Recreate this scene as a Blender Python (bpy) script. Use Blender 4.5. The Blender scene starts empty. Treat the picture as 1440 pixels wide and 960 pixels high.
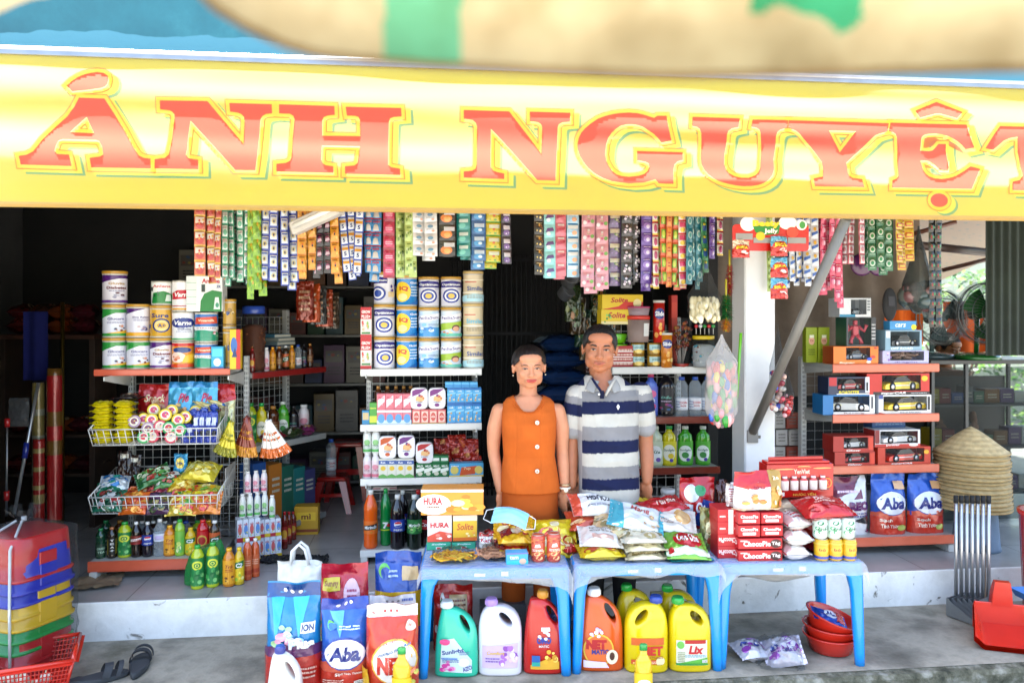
EXPO=2.45
import bpy,bmesh,math,random
from mathutils import Vector,Matrix,noise
from math import pi,sin,cos,radians as R
sc=bpy.context.scene
col=sc.collection
F,H,ST,HY=1100.,1.68,.20,440.
SL=.111;TH=math.atan(SL)
def X(px,Y):return(px-720)*Y/F
def Z(py,Y):return H-(py-HY)*Y/F
def P(px,py,Y):return Vector((X(px,Y),Y,Z(py,Y)))
def sy(x):return 4.237+SL*x
rnd=random.Random(7)
def C(h):
 if not isinstance(h,str):return h
 h={'W':'#e9e8e4','R':'#c9151b','Y':'#f3c613','B':'#1d3f9e','G':'#1f8a3a','K':'#161616','O':'#e2641a','S':'#9a9c9e','T':'#17a3ae','P':'#d8678f','V':'#5a2d86','L':'#8fc23a','N':'#1b2145','D':'#6b1016','C':'#5cb9e0','M':'#e8d9a8','A':'#b98a2e','E':'#0d5a35'}.get(h,h).lstrip('#')
 c=[int(h[i:i+2],16)/255 for i in(0,2,4)]
 return tuple(x/12.92 if x<=.04045 else((x+.055)/1.055)**2.4 for x in c)+(1,)
def nodes(name):
 m=bpy.data.materials.new(name);m.use_nodes=True
 return m,m.node_tree.nodes,m.node_tree.links
MAT={}
def mk(fin,rough=.5,metal=0,coat=0,bump=0,bscale=40,var=.10,vscale=12,mixT=0,sub=0,spec=.5,bdist=.004,stretch=None,dim=1):
 m,n,l=nodes('printed_'+fin)
 b=n['Principled BSDF'];out=n['Material Output']
 at=n.new('ShaderNodeAttribute');at.attribute_name='Col'
 tc=n.new('ShaderNodeTexCoord')
 nz=n.new('ShaderNodeTexNoise');nz.inputs['Scale'].default_value=vscale;nz.inputs['Detail'].default_value=4
 l.new(tc.outputs['Object'],nz.inputs['Vector'])
 mr=n.new('ShaderNodeMapRange');mr.inputs[1].default_value=.3;mr.inputs[2].default_value=.7
 mr.inputs[3].default_value=1-var;mr.inputs[4].default_value=1+var*.4
 l.new(nz.outputs['Fac'],mr.inputs[0])
 mx=n.new('ShaderNodeMix');mx.data_type='RGBA';mx.blend_type='MULTIPLY';mx.inputs[0].default_value=1
 l.new(at.outputs['Color'],mx.inputs[6]);l.new(mr.outputs[0],mx.inputs[7])
 src=mx.outputs[2]
 if dim!=1:
  dm=n.new('ShaderNodeMix');dm.data_type='RGBA';dm.blend_type='MULTIPLY';dm.inputs[0].default_value=1;l.new(src,dm.inputs[6]);dm.inputs[7].default_value=(dim,dim,dim,1);src=dm.outputs[2]
 l.new(src,b.inputs['Base Color'])
 b.inputs['Roughness'].default_value=rough;b.inputs['Metallic'].default_value=metal
 b.inputs['Coat Weight'].default_value=coat;b.inputs['Coat Roughness'].default_value=.12
 b.inputs['Specular IOR Level'].default_value=spec
 if sub:
  b.inputs['Subsurface Weight'].default_value=sub;b.inputs['Subsurface Radius'].default_value=(1,.35,.2);b.inputs['Subsurface Scale'].default_value=.012
 if bump:
  bn=n.new('ShaderNodeTexNoise');bn.inputs['Scale'].default_value=bscale;bn.inputs['Detail'].default_value=5;bn.inputs['Distortion'].default_value=.6
  if stretch:
   mp=n.new('ShaderNodeMapping');mp.inputs['Scale'].default_value=stretch
   l.new(tc.outputs['Object'],mp.inputs[0]);l.new(mp.outputs[0],bn.inputs['Vector'])
  else:l.new(tc.outputs['Object'],bn.inputs['Vector'])
  bp=n.new('ShaderNodeBump');bp.inputs['Strength'].default_value=bump;bp.inputs['Distance'].default_value=bdist
  l.new(bn.outputs['Fac'],bp.inputs['Height']);l.new(bp.outputs[0],b.inputs['Normal'])
 if mixT:
  tr=n.new('ShaderNodeBsdfTransparent');ms=n.new('ShaderNodeMixShader')
  tint=n.new('ShaderNodeMix');tint.data_type='RGBA';tint.inputs[0].default_value=.55
  tint.inputs[6].default_value=(1,1,1,1);l.new(at.outputs['Color'],tint.inputs[7]);l.new(tint.outputs[2],tr.inputs[0])
  lw=n.new('ShaderNodeLayerWeight');lw.inputs[0].default_value=.35
  ma=n.new('ShaderNodeMath');ma.operation='MULTIPLY_ADD';ma.inputs[1].default_value=.2;ma.inputs[2].default_value=1-mixT;ma.use_clamp=True
  l.new(lw.outputs['Facing'],ma.inputs[0])
  l.new(ma.outputs[0],ms.inputs[0]);l.new(tr.outputs[0],ms.inputs[1]);l.new(b.outputs[0],ms.inputs[2])
  l.new(ms.outputs[0],out.inputs[0])
 MAT[fin]=m
mk('paper',.5,coat=.12,var=.08)
mk('gloss',.22,coat=.35,var=.06,bump=.06,bscale=18)
mk('foil',.26,metal=.15,coat=.6,var=.16,bump=.75,bscale=17,bdist=.009)
mk('crisp',.2,metal=.25,coat=.6,var=.16,bump=.6,bscale=45,bdist=.005)
mk('matte',.8,var=.14,bump=.15,bscale=120)
mk('cloth',.9,var=.12,bump=.35,bscale=14,bdist=.006,spec=.2)
mk('skin',.48,sub=.25,var=.10,vscale=22,bump=.12,bscale=160,bdist=.0012,spec=.35)
mk('hair',.42,var=.35,vscale=60,bump=.8,bscale=60,bdist=.004,stretch=(3,3,.5))
mk('metal',.35,metal=.85,var=.15,bump=.1,bscale=60)
mk('paint',.38,var=.16,vscale=7,bump=.05,bscale=60)
mk('film',.12,mixT=.92,bump=.9,bscale=16,bdist=.012,var=.05,dim=.14,spec=.55)
mk('sheet',.16,mixT=.70,bump=1,bscale=15,bdist=.02,var=.05,dim=.95)
mk('haze',.25,mixT=.55,bump=.9,bscale=14,bdist=.012,var=.05)
mk('pet',.08,mixT=.84,var=.03,bump=.05)
mk('juice',.1,coat=.6,var=.05)
mk('straw',.75,var=.3,vscale=30,bump=.5,bscale=90)
mk('wood',.6,var=.3,vscale=9,bump=.2)
class MB:
 def __init__(s):s.v=[];s.f=[];s.c=[];s.m=[];s.s=[]
 def add(s,vs,fs,c,fin='paper',smooth=False):
  o=len(s.v);s.v+=[tuple(v)for v in vs];c=C(c)
  for f in fs:
   s.f.append([i+o for i in f]);s.c.append(c);s.m.append(fin);s.s.append(smooth)
  return s
 def join(s,t,M=None):
  o=len(s.v);s.v+=[tuple(M@Vector(v))for v in t.v]if M is not None else t.v
  s.f+=[[i+o for i in f]for f in t.f];s.c+=t.c;s.m+=t.m;s.s+=t.s
  return s
 def tf(s,M):
  s.v=[tuple(M@Vector(v))for v in s.v];return s
 def box(s,x0,x1,y0,y1,z0,z1,c,fin='paper',b=.0015):
  b=min(b,abs(x1-x0)*.3,abs(y1-y0)*.3,abs(z1-z0)*.3)
  lo,hi=(x0,y0,z0),(x1,y1,z1);idx={};vs=[]
  for sx in(0,1):
   for sy_ in(0,1):
    for sz in(0,1):
     sg=(sx,sy_,sz)
     for a in range(3):
      p=[(hi[k]-b if sg[k]else lo[k]+b)for k in range(3)]
      p[a]=hi[a]if sg[a]else lo[a]
      idx[sg+(a,)]=len(vs);vs.append(p)
  fs=[]
  for a in range(3):
   u,w=(a+1)%3,(a+2)%3
   for sd in(0,1):
    q=[]
    for(p,r)in((0,0),(1,0),(1,1),(0,1)):
     sg=[0]*3;sg[a]=sd;sg[u]=p;sg[w]=r;q.append(idx[tuple(sg)+(a,)])
    fs.append(q if sd else q[::-1])
  for a in range(3):
   u,w=(a+1)%3,(a+2)%3
   for p in(0,1):
    for r in(0,1):
     g0=[0]*3;g0[u]=p;g0[w]=r;g1=list(g0);g1[a]=1
     q=[idx[tuple(g0)+(u,)],idx[tuple(g0)+(w,)],idx[tuple(g1)+(w,)],idx[tuple(g1)+(u,)]]
     fs.append(q if(p^r)else q[::-1])
  for sg in[(i,j,k)for i in(0,1)for j in(0,1)for k in(0,1)]:
   q=[idx[sg+(0,)],idx[sg+(1,)],idx[sg+(2,)]]
   fs.append(q if(sum(sg)%2)else q[::-1])
  return s.add(vs,fs,c,fin)
 def loft(s,rings,c,fin='gloss',cap=(True,True),smooth=True,cols=None):
  n=len(rings[0]);vs=[p for r in rings for p in r]
  for k in range(len(rings)-1):
   pass
  o=len(s.v);s.v+=[tuple(v)for v in vs]
  for k in range(len(rings)-1):
   cc=C(cols[k])if cols else C(c)
   for i in range(n):
    j=(i+1)%n
    s.f.append([o+k*n+i,o+k*n+j,o+(k+1)*n+j,o+(k+1)*n+i]);s.c.append(cc);s.m.append(fin);s.s.append(smooth)
  if cap[0]:s.f.append([o+i for i in range(n)][::-1]);s.c.append(C(cols[0])if cols else C(c));s.m.append(fin);s.s.append(False)
  if cap[1]:s.f.append([o+(len(rings)-1)*n+i for i in range(n)]);s.c.append(C(cols[-1])if cols else C(c));s.m.append(fin);s.s.append(False)
  return s
 def lathe(s,prof,c,fin='gloss',n=20,cols=None,cap=(True,True),smooth=True,ctr=(0,0,0)):
  return s.loft([[(ctr[0]+r*cos(2*pi*i/n),ctr[1]+r*sin(2*pi*i/n),ctr[2]+z)for i in range(n)]for r,z in prof],c,fin,cap,smooth,cols)
 def tube(s,pts,r,c,fin='metal',n=8,closed=False,cap=True):
  pts=[Vector(p)for p in pts];m=len(pts);rings=[]
  up=None
  for k,p in enumerate(pts):
   if closed:t=pts[(k+1)%m]-pts[k-1]
   else:t=pts[min(k+1,m-1)]-pts[max(k-1,0)]
   t.normalize()
   if up is None:
    up=Vector((0,0,1))if abs(t.z)<.9 else Vector((0,1,0))
   a=t.cross(up);a.normalize();b=a.cross(t);b.normalize();up=b
   rr=r[k]if isinstance(r,(list,tuple))else r
   rings.append([p+a*(rr*cos(2*pi*i/n))+b*(rr*sin(2*pi*i/n))for i in range(n)])
  if closed:rings.append(rings[0])
  return s.loft(rings,c,fin,(cap and not closed,cap and not closed),True)
 def ell(s,ctr,rad,c,fin='gloss',n=16,m=10,M=None):
  vs=[];fs=[]
  for j in range(m+1):
   a=pi*j/m
   for i in range(n):
    b=2*pi*i/n
    v=Vector((rad[0]*sin(a)*cos(b),rad[1]*sin(a)*sin(b),-rad[2]*cos(a)))
    if M is not None:v=M@v
    vs.append(v+Vector(ctr))
  for j in range(m):
   for i in range(n):
    k=(i+1)%n
    fs.append([j*n+i,j*n+k,(j+1)*n+k,(j+1)*n+i])
  return s.add(vs,fs,c,fin,True)
 def grid(s,fn,nu,nv,c,fin='foil',smooth=True,cfn=None):
  o=len(s.v)
  for j in range(nv+1):
   for i in range(nu+1):s.v.append(tuple(fn(i/nu,j/nv)))
  for j in range(nv):
   for i in range(nu):
    s.f.append([o+j*(nu+1)+i,o+j*(nu+1)+i+1,o+(j+1)*(nu+1)+i+1,o+(j+1)*(nu+1)+i])
    s.c.append(C(cfn((i+.5)/nu,(j+.5)/nv))if cfn else C(c));s.m.append(fin);s.s.append(smooth)
  return s
 def mesh(s,name='mesh'):
  me=bpy.data.meshes.new(name);me.from_pydata(s.v,[],s.f)
  fins=sorted(set(s.m));ix={f:i for i,f in enumerate(fins)}
  for f in fins:me.materials.append(MAT[f])
  me.polygons.foreach_set('material_index',[ix[m]for m in s.m])
  me.polygons.foreach_set('use_smooth',s.s)
  a=me.attributes.new('Col','FLOAT_COLOR','CORNER');d=[]
  for f,c in zip(s.f,s.c):d+=list(c)*len(f)
  a.data.foreach_set('color',d);me.update()
  return me
def mb():return MB()
_tc={}
def glyphs(s,bold=.02,shear=0):
 k=(s,bold,shear)
 if k not in _tc:
  cu=bpy.data.curves.new('t','FONT');cu.body=s;cu.resolution_u=2;cu.offset=bold;cu.shear=shear
  ob=bpy.data.objects.new('t',cu);me=ob.to_mesh()
  vs=[v.co.copy()for v in me.vertices];fs=[list(p.vertices)for p in me.polygons]
  ob.to_mesh_clear();bpy.data.objects.remove(ob);bpy.data.curves.remove(cu)
  x0=min(v.x for v in vs);x1=max(v.x for v in vs);y0=min(v.y for v in vs);y1=max(v.y for v in vs)
  _tc[k]=([((v.x-x0)/(x1-x0)-.5,(v.y-y0)/(y1-y0)-.5)for v in vs],fs)
 return _tc[k]
def flat(o,ux,vx):
 o,ux,vx=Vector(o),Vector(ux),Vector(vx);n=ux.cross(vx).normalized()
 return lambda u,v:(o+ux*u+vx*v,n)
def cyl(r,z0,z1,a0=-pi/2-1.5,a1=-pi/2+1.5,r1=None):
 r1=r if r1 is None else r1
 def f(u,v):
  a=a0+(a1-a0)*u;n=Vector((cos(a),sin(a),0));q=r+(r1-r)*v
  return n*q+Vector((0,0,z0+(z1-z0)*v)),n
 return f
def art(m,shapes,surf,lift=.0005,fin='paper',curved=False):
 fine=curved if curved and curved is not True else.075
 for k,sh in enumerate(shapes):
  d=lift*(1+.7*k);t=sh[0]
  def pt(u,v):
   p,n=surf(u,v);return p+n*d
  if t=='r':
   _,x0,y0,x1,y1,c=sh[:6]
   nu=max(1,math.ceil(abs(x1-x0)/fine))if curved else 1;nv=max(1,math.ceil(abs(y1-y0)/fine))if curved else 1
   m.grid(lambda u,v:pt(x0+(x1-x0)*u,y0+(y1-y0)*v),nu,nv,c,fin,bool(curved))
  elif t=='e':
   _,cx,cy,rx,ry,c=sh[:6];N=20;rs=(.2,.4,.6,.8,1)if curved else(1,)
   vs=[pt(cx,cy)]+[pt(cx+rx*q*cos(2*pi*i/N),cy+ry*q*sin(2*pi*i/N))for q in rs for i in range(N)]
   fs=[[0,1+i,1+(i+1)%N]for i in range(N)]
   for g in range(len(rs)-1):
    fs+=[[1+g*N+i,1+(g+1)*N+i,1+(g+1)*N+(i+1)%N,1+g*N+(i+1)%N]for i in range(N)]
   m.add(vs,fs,c,fin,bool(curved))
  elif t=='p':
   pts,c=sh[1],sh[2]
   if curved:
    q2=[]
    for i in range(len(pts)):
     a,b=pts[i],pts[(i+1)%len(pts)];k2=max(1,math.ceil(max(abs(a[0]-b[0]),abs(a[1]-b[1]))/.08))
     q2+=[(a[0]+(b[0]-a[0])*j/k2,a[1]+(b[1]-a[1])*j/k2)for j in range(k2)]
    pts=q2;cx=sum(p[0]for p in pts)/len(pts);cy=sum(p[1]for p in pts)/len(pts);N=len(pts)
    qs=[.14,.28,.42,.56,.7,.85,1]
    vs=[pt(cx,cy)]+[pt(cx+(p[0]-cx)*q,cy+(p[1]-cy)*q)for q in qs for p in pts];fs=[[0,1+i,1+(i+1)%N]for i in range(N)]
    for g in range(len(qs)-1):fs+=[[1+g*N+i,1+(g+1)*N+i,1+(g+1)*N+(i+1)%N,1+g*N+(i+1)%N]for i in range(N)]
    m.add(vs,fs,c,fin,True)
   else:m.add([pt(*p)for p in pts],[list(range(len(pts)))],c,fin)
  elif t=='t':
   _,s,cx,cy,w,h,c=sh[:7];o=sh[7]if len(sh)>7 else{}
   vs,fs=glyphs(s,o.get('bold',.02),o.get('shear',0));a=o.get('rot',0);ca,sa=cos(a),sin(a)
   uv=[(cx+x*w*ca-y*h*sa,cy+x*w*sa+y*h*ca)for x,y in vs]
   if curved:
    uv=list(uv);tris=[[f[0],f[i],f[i+1]]for f in fs for i in range(1,len(f)-1)];out=[]
    while tris:
     t3=tris.pop();e=[(max(abs(uv[t3[i]][0]-uv[t3[(i+1)%3]][0]),abs(uv[t3[i]][1]-uv[t3[(i+1)%3]][1])),i)for i in range(3)];L_,i=max(e)
     if L_<fine:out.append(t3);continue
     a,b,g=t3[i],t3[(i+1)%3],t3[(i+2)%3];uv.append(((uv[a][0]+uv[b][0])/2,(uv[a][1]+uv[b][1])/2));n_=len(uv)-1
     tris+=[[a,n_,g],[n_,b,g]]
    fs=out
   m.add([pt(*p)for p in uv],fs,c,fin,bool(curved))
  elif t=='L':
   _,x0,y0,x1,y1,n,c=sh[:7];q=random.Random(int(x0*97+y0*31+n))
   for j in range(n):
    yy=y0+(y1-y0)*(j+.5)/n;hh=(y1-y0)/n*.22;x=x0
    while x<x1:
     w=(x1-x0)*q.uniform(.05,.2);xe=min(x+w,x1)
     m.add([pt(x,yy-hh),pt(xe,yy-hh),pt(xe,yy+hh),pt(x,yy+hh)],[[0,1,2,3]],c,fin);x=xe+(x1-x0)*.03
  elif t=='B':
   _,cx,cy,rx,ry,n,cs,seed=sh;q=random.Random(seed)
   for j in range(n):
    a=q.uniform(0,2*pi);g=q.uniform(0,1)**.5;x=cx+rx*g*cos(a);y=cy+ry*g*sin(a);s_=q.uniform(.18,.4)
    N=9;e=d+lift*.06*j;dd=d;d=e
    m.add([pt(x+rx*s_*cos(2*pi*i/N),y+ry*s_*sin(2*pi*i/N))for i in range(N)],[list(range(N))],cs[j%len(cs)],fin);d=dd
 return m
def tag(o,label=None,cat=None,group=None,kind=None):
 if label:o['label']=label
 if cat:o['category']=cat
 if group:o['group']=group
 if kind:o['kind']=kind
 return o
def obj(name,me,parent=None):
 if isinstance(me,MB):me=me.mesh(name)
 o=bpy.data.objects.new(name,me);col.objects.link(o)
 if parent is not None:o.parent=parent
 return o
def thing(name,label,cat,parts,loc,rz=0,group=None,M=None,s=1):
 0
 if not isinstance(parts,list):o=obj(name,parts)
 else:
  o=bpy.data.objects.new(name,None);o.empty_display_size=.05;col.objects.link(o)
  def down(ps,par):
   for p in ps:
    c=obj(p[0],p[1],par)
    if len(p)>2:down(p[2],c)
  down(parts,o)
 o.location=loc
 if M is not None:o.rotation_euler=M.to_euler()
 else:o.rotation_euler=(0,0,rz)
 if s!=1:o.scale=(s,s,s)
 return tag(o,label,cat,group)
def struct(name,m,parent=None,kind='structure'):
 o=obj(name,m,parent)
 if parent is None:o['kind']=kind
 return o
def ME(m,n='m'):return m.mesh(n)
def UV(u,v,z):return Vector((u*cos(TH)-v*sin(TH),4.237+u*sin(TH)+v*cos(TH),z))
def surface(name,stops,scale=6,rough=.8,bump=.3,bscale=30,detail=8,extra=None,dist=.01,coords='Object',mscale=None):
 m,n,l=nodes(name);b=n['Principled BSDF'];b.inputs['Roughness'].default_value=rough
 tc=n.new('ShaderNodeTexCoord');nz=n.new('ShaderNodeTexNoise');nz.inputs['Scale'].default_value=scale;nz.inputs['Detail'].default_value=detail;nz.inputs['Roughness'].default_value=.62
 src=tc.outputs[coords]
 if mscale:
  mp=n.new('ShaderNodeMapping');mp.inputs['Scale'].default_value=mscale;l.new(src,mp.inputs[0]);src=mp.outputs[0]
 l.new(src,nz.inputs['Vector'])
 cr=n.new('ShaderNodeValToRGB');e=cr.color_ramp.elements
 while len(e)<len(stops):e.new(.5)
 for q,(p,c)in zip(e,stops):q.position=p;q.color=C(c)
 l.new(nz.outputs['Fac'],cr.inputs[0]);l.new(cr.outputs[0],b.inputs['Base Color'])
 bn=n.new('ShaderNodeTexNoise');bn.inputs['Scale'].default_value=bscale;bn.inputs['Detail'].default_value=8
 l.new(src,bn.inputs['Vector'])
 bp=n.new('ShaderNodeBump');bp.inputs['Strength'].default_value=bump;bp.inputs['Distance'].default_value=dist
 l.new(bn.outputs['Fac'],bp.inputs['Height']);l.new(bp.outputs[0],b.inputs['Normal'])
 if extra:extra(m,n,l,b,cr,tc)
 return m
def scuffs(m,n,l,b,cr,tc):
 nz=n.new('ShaderNodeTexNoise');nz.inputs['Scale'].default_value=9;nz.inputs['Detail'].default_value=7;nz.inputs['Distortion'].default_value=1.2
 l.new(tc.outputs['Object'],nz.inputs['Vector'])
 r=n.new('ShaderNodeValToRGB');r.color_ramp.elements[0].position=.64;r.color_ramp.elements[1].position=.70
 l.new(nz.outputs['Fac'],r.inputs[0]);mx=n.new('ShaderNodeMix');mx.data_type='RGBA'
 l.new(r.outputs[0],mx.inputs[0]);l.new(cr.outputs[0],mx.inputs[6]);mx.inputs[7].default_value=C('#6d6a62')
 l.new(mx.outputs[2],b.inputs['Base Color'])
def tiles(m,n,l,b,cr,tc):
 br=n.new('ShaderNodeTexBrick');br.offset=0;br.inputs['Scale'].default_value=1;br.inputs['Brick Width'].default_value=.4;br.inputs['Row Height'].default_value=.4
 br.inputs['Mortar Size'].default_value=.004;br.inputs['Color1'].default_value=(1,1,1,1);br.inputs['Color2'].default_value=(.92,.92,.93,1);br.inputs['Mortar'].default_value=(.45,.43,.42,1)
 l.new(tc.outputs['Object'],br.inputs['Vector'])
 mx=n.new('ShaderNodeMix');mx.data_type='RGBA';mx.blend_type='MULTIPLY';mx.inputs[0].default_value=1
 l.new(cr.outputs[0],mx.inputs[6]);l.new(br.outputs['Color'],mx.inputs[7]);l.new(mx.outputs[2],b.inputs['Base Color'])
M_conc=surface('concrete',[(.25,'#4a463c'),(.40,'#736e62'),(.52,'#989182'),(.62,'#7a7567'),(.75,'#55503f')],2.2,.85,.5,40)
M_road=surface('road_concrete',[(.3,'#77746a'),(.55,'#a09c92'),(.7,'#8b8780')],3,.9,.4,30)
M_white=surface('whitewash',[(.3,'#c9c9c6'),(.55,'#e2e2e0'),(.75,'#d4d3cf')],5,.7,.2,30,extra=scuffs)
M_tile=surface('floor_tiles',[(.3,'#8b8a88'),(.5,'#a19f9c'),(.7,'#aeaba7')],4,.28,.05,30,extra=tiles)
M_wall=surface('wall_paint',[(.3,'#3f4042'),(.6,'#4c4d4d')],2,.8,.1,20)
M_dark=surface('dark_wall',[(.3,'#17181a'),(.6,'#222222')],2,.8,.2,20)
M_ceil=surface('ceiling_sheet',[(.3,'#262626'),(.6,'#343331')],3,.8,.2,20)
M_pil=surface('pillar_paint',[(.3,'#c4c5c6'),(.6,'#d4d4d4')],3,.6,.08,25)
M_moss=surface('mossy_edge',[(.32,'#2f3023'),(.5,'#5c5a4b'),(.68,'#8e8b80')],14,.95,.9,60)
def quad(name,pts,mat,kind='structure'):
 me=bpy.data.meshes.new(name);me.from_pydata([tuple(p)for p in pts],[],[list(range(len(pts)))]);me.materials.append(mat)
 o=bpy.data.objects.new(name,me);col.objects.link(o)
 if kind:o['kind']=kind
 return o
def slab(name,u0,u1,v0,v1,z0,z1,mats,kind='structure',b=.004):
 m=mb().box(u0,u1,v0,v1,z0,z1,'W','paper',b);me=bpy.data.meshes.new(name);me.from_pydata(m.v,[],m.f)
 for q in mats:me.materials.append(q)
 if len(mats)>1:
  for p in me.polygons:p.material_index=0 if p.normal.z>.6 else 1
 o=bpy.data.objects.new(name,me);col.objects.link(o);o.location=UV(0,0,0);o.rotation_euler=(0,0,TH)
 if kind:o['kind']=kind
 return o
quad('road',[(-70,-70,-.075),(70,-70,-.075),(70,70,-.075),(-70,70,-.075)],M_road)
e=mb()
nu=240
def edge(u,k):
 w=.018*noise.noise(Vector((u*7,k*3,1)))+.012*noise.noise(Vector((u*26,k*5,4)))
 return w
def pave(a,b_):
 u=-6+12*a;k=b_*4
 if k<1:return UV(u,-.79+edge(u,0)*1.2,-.075+.052*k)-Vector((0,0,0))
 if k<2:return UV(u,-.79+edge(u,1)+.012*(k-1),-.023+.018*(k-1)+.004*edge(u,2))
 if k<3:return UV(u,-.778+edge(u,1)*.8+.05*(k-2),-.005+.005*(k-2))
 return UV(u,-.728+edge(u,3)*.5*(4-k),0)
me_=mb().grid(pave,nu,4,'S');me=bpy.data.meshes.new('pavement_kerb');me.from_pydata(me_.v,[],me_.f);me.materials.append(M_moss)
o=bpy.data.objects.new('kerb',me);col.objects.link(o);o['kind']='structure'
quad('pavement',[UV(-6,-.74,.002),UV(6,-.74,.002),UV(6,0,.002),UV(-6,0,.002)],M_conc)
slab('shop_floor',-6,6,0,6,-.06,ST,[M_tile,M_white],b=.006)
slab('front_wall',-3.9,-2.712,-.27,-.17,ST+.002,2.60,[M_pil])
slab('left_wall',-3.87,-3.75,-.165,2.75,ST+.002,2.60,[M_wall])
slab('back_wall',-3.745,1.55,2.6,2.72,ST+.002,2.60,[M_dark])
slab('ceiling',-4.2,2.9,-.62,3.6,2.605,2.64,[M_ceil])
slab('sun_block_slab',2.905,5.2,-.62,1.25,2.605,2.64,[M_ceil])  # unseen slab added to keep stray sun off the floor at right
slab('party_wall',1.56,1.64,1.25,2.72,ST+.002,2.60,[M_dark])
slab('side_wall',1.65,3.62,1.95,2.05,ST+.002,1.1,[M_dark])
tag(slab('white_pillar',1.325,1.505,.03,.22,ST+.002,2.60,[M_pil],None,.008),'white square pillar at the shop edge between the two halves of the shop','pillar')
tag(slab('door_post',-2.71,-2.475,-.27,-.253,ST+.002,2.60,[M_pil],None),'pale narrow door post at the left end of the shop front','post')
def bluewall(m,n,l,b,cr,tc):
 sep=n.new('ShaderNodeSeparateXYZ');l.new(tc.outputs['Object'],sep.inputs[0])
 nz=n.new('ShaderNodeTexNoise');nz.inputs['Scale'].default_value=2.2;nz.inputs['Detail'].default_value=4;mp=n.new('ShaderNodeMapping');mp.inputs['Scale'].default_value=(1,1,.05)
 l.new(tc.outputs['Object'],mp.inputs[0]);l.new(mp.outputs[0],nz.inputs['Vector'])
 ma=n.new('ShaderNodeMath');ma.operation='MULTIPLY_ADD';ma.inputs[1].default_value=-.18;l.new(nz.outputs['Fac'],ma.inputs[0]);l.new(sep.outputs['Z'],ma.inputs[2])
 r=n.new('ShaderNodeMapRange');r.inputs[1].default_value=.055;r.inputs[2].default_value=.061;l.new(ma.outputs[0],r.inputs[0])
 mx=n.new('ShaderNodeMix');mx.data_type='RGBA';l.new(r.outputs[0],mx.inputs[0]);mx.inputs[6].default_value=C('#4c8c9c');l.new(cr.outputs[0],mx.inputs[7])
 l.new(mx.outputs[2],b.inputs['Base Color'])
M_blue=surface('blue_paint',[(.3,'#1b5a66'),(.6,'#256c78'),(.75,'#347c86')],3,.6,.15,30,extra=bluewall)
o=slab('upper_wall',-6,6,-.30,-.22,-.2,1.9,[M_blue]);o.location.z=2.86
slab('awning_roof',-5,4.6,-.655,-.29,2.745,2.765,[M_ceil])
BY=3.5
def bpt(px,py):
 Y=BY/(1-SL*(px-720)/F);x=X(px,Y)
 return x/cos(TH),Z(py,Y)
def bend(u,z):
 s=(z-2.13)/.645
 w=.0062*sin(2*pi*(s*2.35+.06*sin(u*.9)+.10)+.25*u)*(.75+.45*noise.noise(Vector((u*.7,3,1))))
 w+=.0022*sin(2*pi*s*5.3+u*.6)*noise.noise(Vector((u*.5,9,s*2)))
 w+=.004*noise.noise(Vector((u*1.6,z*2,5)))
 return w*min(1,s*9)*min(1,(1-s)*9)if 0<s<1 else 0
def bworld(u,z,off=0):
 d=bend(u,z)+off
 return Vector((u*cos(TH)+d*sin(TH),BY+u*sin(TH)-d*cos(TH),z))
def vinyl(name,c,dirt=.0,trans=.6,weave=.72):
 m,n,l=nodes(name);b=n['Principled BSDF'];out=n['Material Output']
 b.inputs['Roughness'].default_value=.38;b.inputs['Coat Weight'].default_value=.25;b.inputs['Coat Roughness'].default_value=.25
 tc=n.new('ShaderNodeTexCoord');nz=n.new('ShaderNodeTexNoise');nz.inputs['Scale'].default_value=3;nz.inputs['Detail'].default_value=8;nz.inputs['Roughness'].default_value=.7
 l.new(tc.outputs['Object'],nz.inputs['Vector'])
 mr=n.new('ShaderNodeMapRange');mr.inputs[1].default_value=.5;mr.inputs[2].default_value=.8;mr.inputs[3].default_value=0;mr.inputs[4].default_value=dirt;l.new(nz.outputs['Fac'],mr.inputs[0])
 mx=n.new('ShaderNodeMix');mx.data_type='RGBA';l.new(mr.outputs[0],mx.inputs[0]);mx.inputs[6].default_value=C(c);mx.inputs[7].default_value=C('#a07c28')
 l.new(mx.outputs[2],b.inputs['Base Color'])
 t=n.new('ShaderNodeBsdfTranslucent');wv=n.new('ShaderNodeMix');wv.data_type='RGBA';wv.inputs[0].default_value=weave;l.new(mx.outputs[2],wv.inputs[6]);wv.inputs[7].default_value=(1,.96,.84,1);l.new(wv.outputs[2],t.inputs[0])
 ms=n.new('ShaderNodeMixShader');ms.inputs[0].default_value=trans;l.new(b.outputs[0],ms.inputs[1]);l.new(t.outputs[0],ms.inputs[2]);l.new(ms.outputs[0],out.inputs[0])
 return m
V_yel=vinyl('banner_yellow','#eed01e',.16);V_red=vinyl('banner_red','#de4a1c',0,.5,.34);V_grn=vinyl('banner_green','#159070');V_hem=vinyl('banner_hem','#d09c14',.8);V_line=vinyl('banner_line','#c43c14');V_pale=vinyl('banner_pale','#f4d936')
def rawmesh(name,v,f,mat,parent=None,smooth=True):
 me=bpy.data.meshes.new(name);me.from_pydata([tuple(p)for p in v],[],f);me.materials.append(mat)
 me.polygons.foreach_set('use_smooth',[smooth]*len(f));return obj(name,me,parent)
banner=bpy.data.objects.new('shop_banner',None);col.objects.link(banner)
tag(banner,'wide yellow cloth shop banner lettered ẢNH NGUYỆT in red over the shop front','banner')
g=mb().grid(lambda a,b:bworld(-3.0+6.2*a,2.122+.022*b,.003+.006*sin(pi*b)),120,4,'Y')
rawmesh('hem',g.v,g.f,V_hem,banner)
mt=mb().tube([bworld(-3.0+6.2*k/40,2.784+.003*noise.noise(Vector((k,0,0))),.004)for k in range(41)],.012,'#b9bcc2','metal')
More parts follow.
